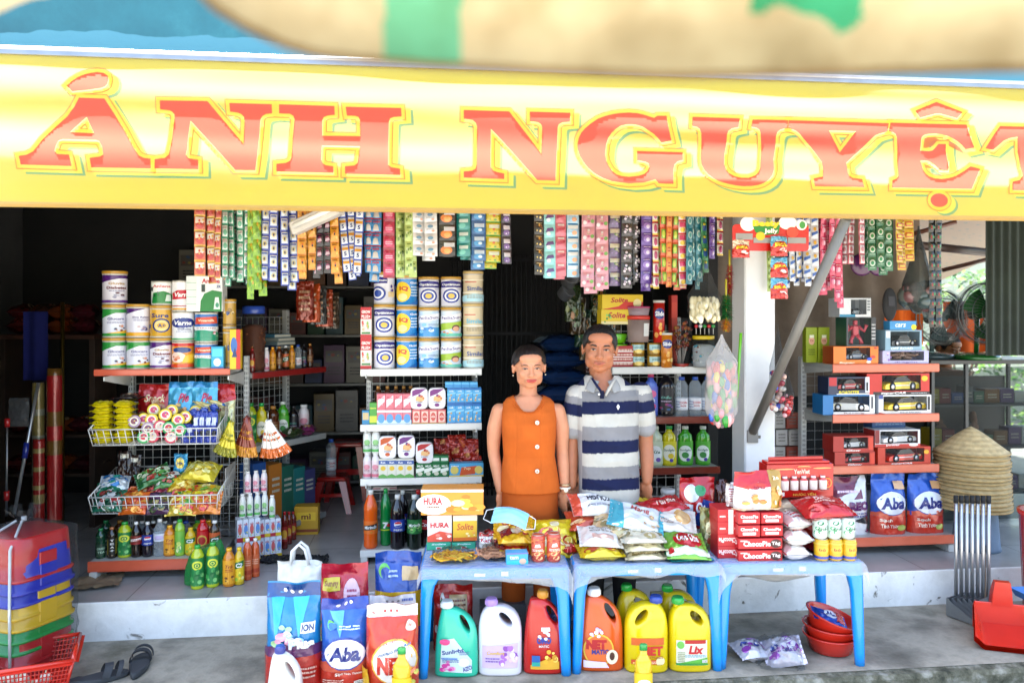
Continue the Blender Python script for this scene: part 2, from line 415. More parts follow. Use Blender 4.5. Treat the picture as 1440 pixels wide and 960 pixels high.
mt.box(-3,3.2,-.004,.004,0,.02,'#8f9297','metal')
n0=len(mt.v)-24
for i in range(n0,len(mt.v)):
 u,d,z=mt.v[i];mt.v[i]=tuple(bworld(u,2.757+z,d+.01))
obj('top_rail',mt,banner)
K_=1/4.3636
def cr_(k):
 ox,oy,s=[(0,80,K_),(300,100,K_),(630,110,K_),(930,110,K_),(1180,110,1/4.8)][k]
 return lambda p:bpt(ox+p[0]*s,oy+p[1]*s)
def rel(pts):return pts
D12=lambda L:[(x+1309,y+87)for x,y in L]
D34=lambda L:[(x+1309,y)for x,y in L]
letters=[(0,[[(485,252),(640,257),(700,345),(770,460),(820,560),(850,605),(880,620),(922,625),(925,685),(560,678),(548,620),(610,612),(632,600),(626,550),(610,520),(590,513),(385,507),(360,515),(345,540),(332,575),(345,595),(420,600),(438,670),(125,660),(112,607),(160,600),(200,580),(260,510),(330,450),(420,370),(460,310)],[(538,372),(435,465),(582,472)]]),(0,[[(410,178),(440,152),(480,128),(520,112),(560,103),(600,98),(640,103),(662,118),(668,140),(660,168),(645,183),(620,192),(540,203),(440,212)]]),(0,[[(980,268),(1272,272),(1497,539)]+D12([(195,310),(190,285),(175,268),(150,257),(105,252),(98,197),(358,205),(362,262),(325,266),(303,278),(292,300),(285,400),(258,610),(135,608)])+[(1172,395),(1160,480),(1150,560),(1140,600),(1155,622),(1215,632),(1217,690),(948,685),(948,628),(1010,620),(1035,600),(1060,500),(1075,380),(1073,355),(1060,340),(1040,330),(985,325)]]),(1,[[(403,205),(742,215),(745,270),(700,275),(678,285),(670,305),(670,400),(903,403),(900,300),(890,283),(870,276),(820,275),(812,220),(1152,228),(1155,280),(1108,283),(1085,292),(1078,315),(1072,575),(1090,590),(1145,600),(1148,638),(808,630),(808,585),(865,580),(885,565),(900,465),(668,460),(662,545),(672,568),(690,578),(735,585),(738,625),(388,617),(388,570),(445,564),(470,552),(480,530),(500,300),(493,278),(470,264),(405,262)]]),(2,[[(97,197),(375,205),(572,468),(577,300),(570,282),(550,270),(503,265),(503,207),(750,213),(748,268),(700,272),(680,283),(672,305),(660,628),(550,625),(262,312),(262,545),(275,566),(300,576),(345,585),(345,618),(97,610),(97,572),(150,568),(170,555),(176,530),(178,300),(170,275),(150,258),(97,250)]]),(2,[[(1340,232),(1368,385),(1305,398),(1285,368),(1260,342),(1200,300),(1165,288),(1130,283),(1095,284),(1060,292),(1028,312),(1000,340),(980,370),(968,410),(962,470),(970,510),(985,540),(1005,570),(1035,592),(1070,602),(1110,606),(1170,600),(1205,588),(1225,570),(1235,545),(1230,525),(1210,515),(1160,505),(1158,450)]+D34([(128,458),(130,505),(98,512),(80,530),(74,560),(75,648)])+[(1295,645),(1275,620),(1200,640),(1110,645),(1010,632),(950,612),(900,585),(860,552),(830,515),(808,478),(795,440),(793,405),(800,370),(816,338),(840,310),(878,278),(920,250),(965,233),(1010,222),(1060,215),(1110,212),(1160,216),(1200,225),(1265,245),(1285,232)]]),(3,[[(192,238),(480,248),(475,300),(435,308),(413,322),(403,345),(385,470),(384,530),(395,560),(415,583),(450,602),(490,611),(535,612),(575,598),(597,578),(606,550),(608,470),(610,335),(602,315),(585,305),(552,298),(560,255),(778,260),(776,309),(760,309),(730,316),(712,332),(702,360),(685,500),(690,560),(682,595),(662,622),(630,643),(595,655),(555,661),(510,662),(460,657),(410,647),(360,632),(320,613),(288,590),(262,562),(246,530),(240,490),(245,335),(238,312),(222,300),(190,292)]]),(3,[[(780,260),(1395,278),(1388,328),(1340,340),(1310,352),(1285,375),(1130,520),(1140,580),(1150,602),(1175,614),(1230,620),(1245,668),(945,662),(935,615),(990,605),(988,550),(980,515),(965,497),(870,370),(850,342),(825,322),(795,311),(778,309)],[(1028,322),(1195,326),(1088,458)]]),(4,[[(345,302),(860,315),(908,470),(850,482),(828,453),(800,428),(770,407),(740,392),(700,380),(650,374),(600,377),(572,384),(556,400),(540,492),(600,496),(628,490),(645,473),(668,446),(718,446),(714,490),(720,540),(735,605),(728,622),(705,626),(672,618),(640,588),(600,563),(570,558),(540,560),(560,620),(580,648),(605,666),(640,678),(685,682),(735,677),(785,662),(850,622),(880,598),(945,615),(895,748),(358,738),(358,690),(385,680),(398,662),(385,560),(390,400),(382,378),(365,365),(335,358)]]),(4,[[(512,222),(650,165),(828,232),(795,272),(675,240),(655,240),(545,268)]]),(4,[[(672+58*cos(a*pi/12),825+46*sin(a*pi/12))for a in range(24)]]),(4,[[(1085,325),(1640,340),(1700,495),(1650,505),(1600,450),(1530,420),(1475,410),(1480,660),(1500,700),(1560,712),(1560,765),(1170,755),(1170,700),(1218,688),(1236,660),(1215,600),(1200,500),(1205,395),(1150,405),(1110,422),(1080,448),(1035,485),(985,475)]]),]
FILL=[[[cr_(k)(p)for p in L]for L in loops]for k,loops in letters]
FBB=[(min(p[0]for p in F_[0]),max(p[0]for p in F_[0]),min(p[1]for p in F_[0]),max(p[1]for p in F_[0]))for F_ in FILL]
def in_fill(u,z):
 for F_,bb in zip(FILL,FBB):
  if not(bb[0]<u<bb[1]and bb[2]<z<bb[3]):continue
  c=False
  for L in F_:
   j=len(L)-1
   for i in range(len(L)):
    if(L[i][1]>z)!=(L[j][1]>z)and u<(L[j][0]-L[i][0])*(z-L[i][1])/(L[j][1]-L[i][1])+L[i][0]:c=not c
    j=i
  if c:return True
 return False
NU,NV=520,74
cu_=[[(-3.0+6.2*i/NU,2.142+.628*j/NV)for i in range(NU+1)]for j in range(NV+1)]
ins=[[in_fill(*cu_[j][i])for i in range(NU+1)]for j in range(NV+1)]
rawmesh('cloth',[bworld(*p)for r_ in cu_ for p in r_],[[j*(NU+1)+i,j*(NU+1)+i+1,(j+1)*(NU+1)+i+1,(j+1)*(NU+1)+i]for j in range(NV)for i in range(NU)if not(ins[j][i]or ins[j][i+1]or ins[j+1][i]or ins[j+1][i+1])],V_yel,banner)
def letter_mesh(offset,shift,lift):
 cu=bpy.data.curves.new('t','CURVE');cu.dimensions='2D';cu.fill_mode='FRONT';cu.offset=offset
 v=[];f=[]
 for k,loops in letters:
  cu.splines.clear()
  for L in loops:
   pts=[cr_(k)(p)for p in L]
   a=sum(pts[i][0]*pts[(i+1)%len(pts)][1]-pts[(i+1)%len(pts)][0]*pts[i][1]for i in range(len(pts)))
   if(a>0)==(L is loops[0]):pts=pts[::-1]
   sp=cu.splines.new('POLY');sp.points.add(len(pts)-1);sp.use_cyclic_u=True
   for q,p in zip(sp.points,pts):q.co=(p[0]+shift[0],p[1]+shift[1],0,1)
  ob=bpy.data.objects.new('t',cu);me=ob.to_mesh();bm=bmesh.new();bm.from_mesh(me);ob.to_mesh_clear()
  if offset and not shift[0]:
   nx_={};bmesh.ops.remove_doubles(bm,verts=bm.verts,dist=1e-6);bm.verts.index_update();co_=[q.co.copy()for q in bm.verts]
   for e_ in bm.edges:
    if e_.is_boundary:l_=e_.link_loops[0];nx_.setdefault(l_.vert.index,[]).append(l_.link_loop_next.vert.index)
   cu.offset=0;bm.free()
   while nx_:
    a0=next(iter(nx_));L_=[a0];q=nx_[a0].pop()
    if not nx_[a0]:del nx_[a0]
    while q!=a0 and q in nx_:
     L_.append(q);n_=nx_[q].pop()
     if not nx_[q]:del nx_[q]
     q=n_
    sp=cu.splines.new('POLY');sp.points.add(len(L_)-1);sp.use_cyclic_u=True
    for p_,i_ in zip(sp.points,L_):p_.co=(co_[i_].x,co_[i_].y,0,1)
   me=ob.to_mesh();bm=bmesh.new();bm.from_mesh(me);ob.to_mesh_clear();cu.offset=offset
  bpy.data.objects.remove(ob)
  x0=min(q.co.x for q in bm.verts);x1=max(q.co.x for q in bm.verts);z0=min(q.co.y for q in bm.verts);z1=max(q.co.y for q in bm.verts)
  for ax,a0,a1,st in((0,x0,x1,.0135),(1,z0,z1,.0095)):
   q=math.floor(a0/st)*st+st
   while q<a1:
    pl=(q,0,0)if ax==0 else(0,q,0);no=(1,0,0)if ax==0 else(0,1,0)
    bmesh.ops.bisect_plane(bm,geom=bm.verts[:]+bm.edges[:]+bm.faces[:],plane_co=pl,plane_no=no);q+=st
  bm.verts.index_update();o_=len(v)
  v+=[bworld(q.co.x,q.co.y,lift)for q in bm.verts]
  isd={q.index:in_fill(q.co.x,q.co.y)for q in bm.verts}if offset else{}
  f+=[[q.index+o_ for q in p.verts]for p in bm.faces if not(offset and(any if shift[0]else all)(isd[q.index]for q in p.verts))];bm.free()
 bpy.data.curves.remove(cu);return v,f
for nm,off,sh,lf,mt in(('letter_shadow',.017,(.036,-.023),.0012,V_grn),('letter_shadow',.016,(.0265,-.0155),.0020,V_pale),('letter_outline',.0192,(0,0),.0028,V_line),('letter_border',.0155,(0,0),.0036,V_pale),('lettering',0,(0,0),.0044,V_red)):
 v,f=letter_mesh(off,sh,lf);rawmesh(nm,v,f,mt,banner)
a=P(1058,607,4.41);b=P(1190,308,3.72)
st=mb().tube([a,b],.0255,'#67645e','paint',14)
s_=thing('awning_strut','grey steel tube slanting up from the white pillar to the banner','strut',[('tube',st.mesh()),('bolt',mb().tube([a+Vector((.01,.02,-.03)),a+Vector((.05,.02,-.03))],.012,'#5d5a55','metal',8).mesh()),('bracket',mb().box(a.x-.03,a.x+.03,a.y-.012,a.y+.02,a.z-.06,a.z+.01,'#7c7974','paint').mesh())],(0,0,0))
def tarp_mat():
 m,n,l=nodes('tarp_cloth');b=n['Principled BSDF'];out=n['Material Output'];b.inputs['Roughness'].default_value=.8
 at=n.new('ShaderNodeAttribute');at.attribute_name='Col';tc=n.new('ShaderNodeTexCoord')
 nz=n.new('ShaderNodeTexNoise');nz.inputs['Scale'].default_value=14;nz.inputs['Detail'].default_value=6;l.new(tc.outputs['Object'],nz.inputs['Vector'])
 r=n.new('ShaderNodeValToRGB');r.color_ramp.elements[0].position=.35;r.color_ramp.elements[0].color=(.62,.55,.45,1);r.color_ramp.elements[1].position=.62;l.new(nz.outputs['Fac'],r.inputs[0])
 mx=n.new('ShaderNodeMix');mx.data_type='RGBA';mx.blend_type='MULTIPLY';mx.inputs[0].default_value=.75;l.new(at.outputs['Color'],mx.inputs[6]);l.new(r.outputs[0],mx.inputs[7])
 l.new(mx.outputs[2],b.inputs['Base Color']);t=n.new('ShaderNodeBsdfTranslucent');l.new(mx.outputs[2],t.inputs[0])
 ms=n.new('ShaderNodeMixShader');ms.inputs[0].default_value=.45;l.new(b.outputs[0],ms.inputs[1]);l.new(t.outputs[0],ms.inputs[2]);l.new(ms.outputs[0],out.inputs[0]);MAT['tarp']=m
tarp_mat()
EP=[(255,-60),(275,-18),(305,12),(350,38),(400,62),(440,74),(520,84),(600,90),(700,95),(800,100),(950,106),(1100,103),(1250,99),(1440,95),(1620,92)]
def tedge(a):
 t=a*(len(EP)-1);i=min(int(t),len(EP)-2);w=t-i
 return EP[i][0]*(1-w)+EP[i+1][0]*w,EP[i][1]*(1-w)+EP[i+1][1]*w
def tarp(a,b):
 px,py=tedge(a);p=P(px,py,.72);s=b
 q=Vector((p.x*(1+.25*s),.72-1.5*s**1.6+.012*noise.noise(Vector((p.x*9,s*8,2))),p.z+.42*s**.62+.010*noise.noise(Vector((p.x*12,s*6,7)))*min(1,s*9)))
 return q
def tcol(a,b):
 px,_=tedge(a);p=tarp(a,b);py=HY-(p.z-H)*F/max(p.y,.2);px=720+p.x*F/max(p.y,.2)
 if 540<px<650 and py<90:return '#4f8a6a'
 if 1055<px<1215 and py<14+38*max(0,1-abs(px-1180)/40)+6*sin(px*.09):return '#2a7a54'
 return '#988b6c'
tm=mb().grid(lambda a,b:tarp(a,b**2.2),260,150,'M','tarp',True,lambda a,b:tcol(a,b**2.2))
tm.tube([P(*tedge(k/60),.72)-Vector((0,0,.001))for k in range(61)],.0035,'#8a7148','tarp',6)
tag(obj('tarpaulin',tm),'tan tarpaulin with green printed marks hanging overhead nearest the viewer','tarpaulin')
tm=mb().grid(lambda a,b:Vector((X(-120+190*a,.72),.72-.5*b,Z(22-26*a*a,.72)+.2*b**.7+.004*sin(a*9))),20,14,'#9a8a66','tarp')
tag(obj('tarpaulin',tm),'small pale tarpaulin corner in front of the blue wall','tarpaulin')
sc.world=bpy.data.worlds.new('World');sc.world.use_nodes=True
wn=sc.world.node_tree.nodes;wl=sc.world.node_tree.links
sky=wn.new('ShaderNodeTexSky');sky.sky_type='NISHITA';sky.sun_disc=False
SD=Vector((-.22,.13,.97)).normalized()
sky.sun_elevation=math.asin(SD.z);sky.sun_rotation=math.atan2(SD.x,SD.y);sky.air_density=1.3;sky.dust_density=2.5
wl.new(sky.outputs[0],wn['Background'].inputs[0]);wn['Background'].inputs[1].default_value=.15
sl=bpy.data.lights.new('sun','SUN');sl.energy=5;sl.angle=R(.5);sl.color=(1,.95,.87)
so=bpy.data.objects.new('sun',sl);col.objects.link(so);so.rotation_euler=(-SD).to_track_quat('-Z','Y').to_euler();so.location=(0,0,8)
cam=bpy.data.cameras.new('camera');co=bpy.data.objects.new('camera',cam);col.objects.link(co);sc.camera=co
co.location=(0,0,H);co.rotation_euler=(pi/2,0,0);cam.sensor_width=36;cam.lens=36*F/1440;cam.shift_y=-40/1440
cam.clip_start=.02;cam.clip_end=400;cam.dof.use_dof=True;cam.dof.focus_distance=4.25;cam.dof.aperture_fstop=1.7
sc.view_settings.view_transform='Standard';sc.view_settings.look='None';sc.view_settings.exposure=EXPO;sc.view_settings.gamma=1
sc.cycles.max_bounces=9;sc.cycles.transparent_max_bounces=24;sc.cycles.diffuse_bounces=5
sc.cycles.use_denoising=True;sc.cycles.sample_clamp_indirect=8
def row(Y0,px0):
 X0=X(px0,Y0);return lambda px:(Y0-SL*X0)/(1-SL*(px-720)/F)
def ry(r,px):return r(px)if callable(r)else r
_mc={}
def cached(key,fn):
 if key not in _mc:_mc[key]=fn()
 return _mc[key]
def carton_mesh(w,d,h,c,front=(),side=None,top=None,lside=(),rside=(),ttop=(),fin='paper'):
 m=mb().box(-w/2,w/2,0,d,0,h,c,fin,.002)
 if side:m.box(-w/2-.0004,w/2+.0004,.002,d-.002,.002,h-.002,side,fin,.0001)
 if top:m.box(-w/2+.002,w/2-.002,.002,d-.002,h-.001,h+.0004,top,fin,.0001)
 art(m,front,flat((-w/2,-.0003,0),(w,0,0),(0,0,h)))
 art(m,lside,flat((-w/2-.0006,d,0),(0,-d,0),(0,0,h)))
 art(m,rside,flat((w/2+.0006,0,0),(0,d,0),(0,0,h)))
 art(m,ttop,flat((-w/2,0,h+.0006),(w,0,0),(0,d,0)))
 return m
def carton(x0,y0,x1,y1,r,d,c,front=(),label='',name='carton',cat='box',group=None,rz=None,zb=None,dz=0,**k):
 xc=(x0+x1)/2;Y=ry(r,xc);w=(x1-x0)*Y/F-.001;h=(y1-y0)*Y/F
 if zb is not None:h=max(.01,Z(y0,Y)-zb)
 m=carton_mesh(w,d,h,c,front,**k)
 return thing(name,label,cat,m.mesh(name),(X(xc,Y),Y,Z(y1,Y)if zb is None else zb),TH if rz is None else rz,group)
TIN={'green':('#d9dae6','#b98a2e',[('r',0,.86,1,1,'#2c8a3a'),('p',[(0,.86),(.55,.86),(.0,.6)],'#2c8a3a'),('r',0,0,1,.10,'#2c8a3a'),('p',[(.3,.1),(1,.1),(1,.24)],'#d9a92c'),('t','Glucare',.56,.64,.46,.1,'#7a7aa0',{'bold':.03}),('L',.32,.46,.8,.54,2,'#8888a8'),('B',.66,.28,.13,.13,7,['#6b3a2a','#c88a70','#3a3a55','#d8d0d0'],3)]),'purple':('#dcd9e4','#b98a2e',[('r',0,.88,1,1,'#4a1f6a'),('p',[(0,.88),(.6,.88),(0,.7)],'#4a1f6a'),('r',0,0,1,.09,'#5a2a7a'),('t','Gluvita',.54,.7,.44,.09,'#b08a3a'),('t','Diabetes',.54,.54,.54,.1,'#6a1426',{'bold':.03}),('L',.34,.4,.76,.46,1,'#77779a'),('B',.58,.26,.16,.1,7,['#9a9ab0','#b8b8cc','#5a3040','#777795'],5)]),'lilac':('#d8d6e2','#b98a2e',[('p',[(0,1),(.7,1),(0,.75)],'#4a1f6a'),('r',0,0,1,.13,'#d2981e'),('t','Slow Release',.58,.68,.5,.07,'#55558a'),('L',.36,.54,.84,.62,2,'#7777a0'),('B',.66,.32,.18,.12,8,['#4a4a70','#8a8ab0','#c0a0a0'],6)]),'sure':('#c9992b','#b98a2e',[('t','Sure',.5,.78,.55,.17,'#16306e',{'bold':.03}),('e',.55,.4,.28,.27,'#16306e'),('e',.55,.4,.22,.21,'#ddc27a'),('e',.55,.4,.13,.1,'#c9992b'),('r',.1,.3,.2,.44,'#16306e'),('t','A+',.55,.4,.2,.14,'#16306e')]),'anlene':('#e4e6e2',None,[('t','Anlene',.5,.84,.62,.13,'#c22030',{'bold':.025}),('p',[(.12,.0),(.9,.0),(.95,.4),(.55,.6),(.2,.5)],'#1e7a35'),('p',[(.6,.1),(.85,.1),(.8,.42),(.65,.42)],'#c8d8d0'),('r',.1,.6,.2,.8,'#2a3a35'),('B',.3,.45,.1,.15,4,['#22352c','#35604a'],2)]),'varna_red':('#e3e2e2',None,[('p',[(.12,.36),(.88,.42),(.92,.72),(.4,.72),(.15,.6)],'#b8142c'),('t','Varna',.55,.55,.55,.17,'#f0eeee',{'shear':.2,'bold':.03}),('r',.0,.12,1,.15,'#b03040'),('r',0,0,1,.06,'#d89a2a')]),'varna_blue':('#e3e3e6',None,[('e',.5,.64,.44,.2,'#142a7a'),('t','Varna',.5,.64,.56,.17,'#f4f4f4',{'shear':.2,'bold':.03}),('t','Diabetes',.55,.4,.4,.07,'#30407a'),('L',.3,.26,.8,.34,2,'#9090a8'),('r',0,0,1,.05,'#3a9a4a')]),'orange':('#d98a20',None,[('r',0,.88,1,1,'#b81820'),('e',.5,.72,.3,.12,'#24407a'),('e',.36,.42,.26,.22,'#e8c8b8'),('p',[(.5,.2),(1,.2),(1,.6),(.6,.5)],'#e0b020'),('B',.35,.42,.2,.15,6,['#c86a4a','#e0a080'],9),('r',0,0,1,.14,'#c8401c')]),'aqua':('#dfe4e6',None,[('r',0,.5,1,1,'#2a6ab0'),('p',[(.1,.62),(.9,.66),(.85,.92),(.15,.88)],'#c8452c'),('t','Vinamilk',.5,.77,.5,.09,'#f0e0c0'),('r',0,.42,1,.54,'#dfe4e6'),('t','STERILIZED',.5,.48,.6,.05,'#a02030'),('p',[(0,0),(1,0),(1,.3),(.4,.42),(0,.36)],'#1c8a6a'),('B',.72,.24,.18,.12,6,['#c85a70','#e8e0e0','#70b090'],4)]),'optimum':('#d7d5e0','#b98a2e',[('p',[(.02,.72),(.98,.72),(.98,.94),(.5,1),(.02,.94)],'#2b2478'),('t','Optimum',.5,.83,.7,.12,'#f2f2f4',{'bold':.03}),('e',.5,.38,.3,.29,'#23358c'),('e',.5,.38,.23,.22,'#e6e6ec'),('e',.5,.38,.17,.16,'#2f4aa0'),('e',.5,.38,.1,.1,'#d9b448'),('t','Gold',.8,.66,.2,.05,'#8890b0')]),'optimum_side':('#d7d5e0','#b98a2e',[('p',[(.0,.72),(.6,.72),(.6,.94),(.0,1)],'#2b2478'),('t','Optimum',.3,.83,.55,.1,'#f2f2f4',{'bold':.03}),('e',.28,.34,.27,.27,'#23358c'),('e',.28,.34,.2,.2,'#e6e6ec'),('e',.28,.34,.14,.14,'#2f4aa0'),('B',.8,.55,.12,.2,6,['#4a3a8a','#6a5aa0'],2),('r',.62,.2,.85,.4,'#d0b890')]),'iq':('#1f80c4','#b98a2e',[('e',.3,.5,.3,.4,'#e8c51c'),('t','IQ',.36,.62,.3,.2,'#c02820',{'bold':.04}),('L',.6,.3,.96,.75,4,'#cfe4f2'),('e',.32,.3,.16,.14,'#f0dc90'),('p',[(.5,0),(1,0),(1,.25)],'#0f5fa8'),('t','Gold',.72,.86,.3,.08,'#ffffff')]),'pedia_blue':('#b9cfe4','#b98a2e',[('r',0,.0,1,.36,'#3a8fd0'),('p',[(0,.5),(1,.72),(1,.95),(0,.8)],'#eeeef2'),('t','PediaSure',.52,.75,.76,.12,'#5a4a8a',{'rot':.06,'bold':.02}),('B',.4,.3,.24,.18,7,['#7fc0ea','#d8ecf8','#2f78c0'],5),('L',.5,.42,.9,.52,2,'#7a8ab0')]),'pedia_green':('#c8d4e2','#b98a2e',[('p',[(0,.2),(1,.4),(1,.62),(0,.5)],'#9ab82a'),('p',[(0,.5),(1,.72),(1,.95),(0,.8)],'#eeeef2'),('t','PediaSure',.52,.75,.76,.12,'#5a4a8a',{'rot':.06,'bold':.02}),('e',.66,.33,.14,.13,'#5a2c1e'),('e',.66,.3,.11,.1,'#d8a080'),('r',0,0,1,.12,'#57b4a0'),('B',.4,.15,.2,.1,5,['#e8d8a0','#d07a40'],8)]),'similac':('#c8b694','#c2a468',[('r',0,.32,1,.36,'#efe8d8'),('t','Similac',.6,.5,.62,.17,'#2a4a8a',{'bold':.02}),('r',.2,.72,.6,.76,'#c06050'),('r',0,.8,1,.84,'#e8dcc0'),('p',[(0,.0),(1,.0),(1,.26),(.5,.3),(0,.2)],'#a8d0dc'),('L',.3,.12,.8,.26,3,'#8a7a60')]),'similac_pale':('#cdbb98','#c2a468',[('r',0,.30,1,.34,'#efe8d8'),('t','Similac',.6,.5,.62,.17,'#4ab4d4',{'bold':.02}),('r',.2,.72,.6,.76,'#c06050'),('L',.3,.12,.8,.26,3,'#8a7a60')]),'grow':('#e0d8d0',None,[('r',0,.62,1,1,'#b81c24'),('t','GROW',.5,.85,.8,.1,'#f4f0ea',{'bold':.03}),('t','PLUS+',.5,.7,.8,.1,'#f4f0ea',{'bold':.03}),('B',.4,.38,.3,.2,9,['#c84a40','#8ab05a','#e8c0b0','#d8a060'],2),('r',0,0,1,.12,'#b8222a'),('r',.1,.14,.9,.2,'#3a7a3a')]),'goldnarrow':('#b98f35','#b98a2e',[('B',.5,.5,.3,.25,6,['#24407a','#e8d8a8','#8a6a20'],7),('r',0,.05,1,.12,'#7a5a1a')]),}
def tin_parts(key,r,h):
 def f():
  base,lid,sh=TIN[key]
  hl=.09*h if lid else.015*h;hb=h-hl
  b=mb().lathe([(r*.94,0),(r*.985,.002),(r*.985,.006),(r*.955,.009),(r*.955,hb-.008),(r*.985,hb-.004),(r*.985,hb)],base,'gloss',28,['#b9b4a8','#b9b4a8','#a9a498',base,'#b9b4a8','#b9b4a8'])
  art(b,sh,cyl(r*.955,.010,hb-.009),.0010,'gloss',True)
  ps=[('body',b.mesh('tin_body'))]
  if lid:l_=mb().lathe([(r,hb),(r,h-.004),(r*.97,h-.001),(r*.9,h-.001),(r*.88,h-.004)],lid,'gloss',28)
  else:l_=mb().lathe([(r*.97,hb),(r*.985,h-.001),(r*.94,h),(r*.93,h-.003)],'#b6b2aa','metal',24)
  ps.append(('lid',l_.mesh('tin_lid')));return ps
 return cached(('tin',key,round(r,3),round(h,3)),f)
def tin(xc,y0,y1,r_,wpx,key,label,group,zb=None,turn=0,depth=0):
 Y=ry(r_,xc);r=wpx*Y/F/2;h=(y1-y0)*Y/F if zb is None else Z(y0,Y)-zb
 yc=Y+r+depth;sc_=yc/Y
 return thing('milk_tin',label,'tin',tin_parts(key,round(r,3),round(h,3)),(X(xc,Y),yc,Z(y1,Y)if zb is None else zb),TH*.5+turn-math.atan2(X(xc,Y),Y)*-1*0-(xc-720)/F*.8,group)
def bottle_parts(key,h,r,body,cap,sh=(),lab=None,z0=.3,z1=.62,shape='soda',fin='juice',fill=None,n=18,capfin='gloss'):
 def f():
  pr={'soda':[(.80,0),(.98,.03),(1,.07),(.97,.25),(.97,.63),(1,.66),(.93,.74),(.62,.84),(.36,.91),(.34,.93)],'tea':[(.9,0),(1,.02),(1,.1),(.95,.13),(.95,.68),(1,.7),(.98,.76),(.7,.86),(.42,.91),(.42,.93)],'square':[(.96,0),(1,.02),(1,.72),(.9,.8),(.55,.88),(.42,.9),(.42,.93)],'drink':[(.85,0),(1,.03),(1,.55),(.88,.6),(.95,.68),(.85,.78),(.5,.88),(.4,.9),(.4,.93)],'soap':[(.8,0),(1,.02),(1,.3),(.86,.5),(.92,.66),(.88,.76),(.5,.84),(.4,.86),(.38,.93)],'milk':[(.92,0),(1,.02),(1,.3),(.9,.34),(1,.4),(1,.72),(.84,.82),(.62,.88),(.62,.91)]}[shape]
  P_=[(a*r,b*h)for a,b in pr]
  if shape in('soap','jug'):sx,sy2=1,.62
  else:sx,sy2=1,1
  b=mb()
  cols=None
  if fill:cols=[body if(P_[k][1]<fill*h)else '#d9dde0' for k in range(len(P_)-1)]
  b.lathe(P_,body,fin,n,cols)
  c_=mb().lathe([(r*pr[-1][0]*1.12,h*.915),(r*pr[-1][0]*1.12,h*.99),(r*pr[-1][0]*.95,h)],cap,capfin,14)
  ps=[('body',b),('cap',c_)]
  if sh or lab:
   rm=max(a for a,q in P_ if z0*h-.001<=q<=z1*h+.001 or True)*1.004
   rr=r*1.003
   l_=mb().lathe([(rr,z0*h),(rr,z1*h)],lab or body,'paper',24,None,(False,False))
   art(l_,sh,cyl(rr,z0*h,z1*h,-pi/2-1.25,-pi/2+1.25),.0007,'paper',True);ps.append(('label',l_))
  if sy2!=1:
   for p in ps:p[1].tf(Matrix.Diagonal((sx,sy2,1,1)))
  return[(a,m.mesh('bottle_'+a))for a,m in ps]
 return cached(('bot',key,round(r,3),round(h,3)),f)
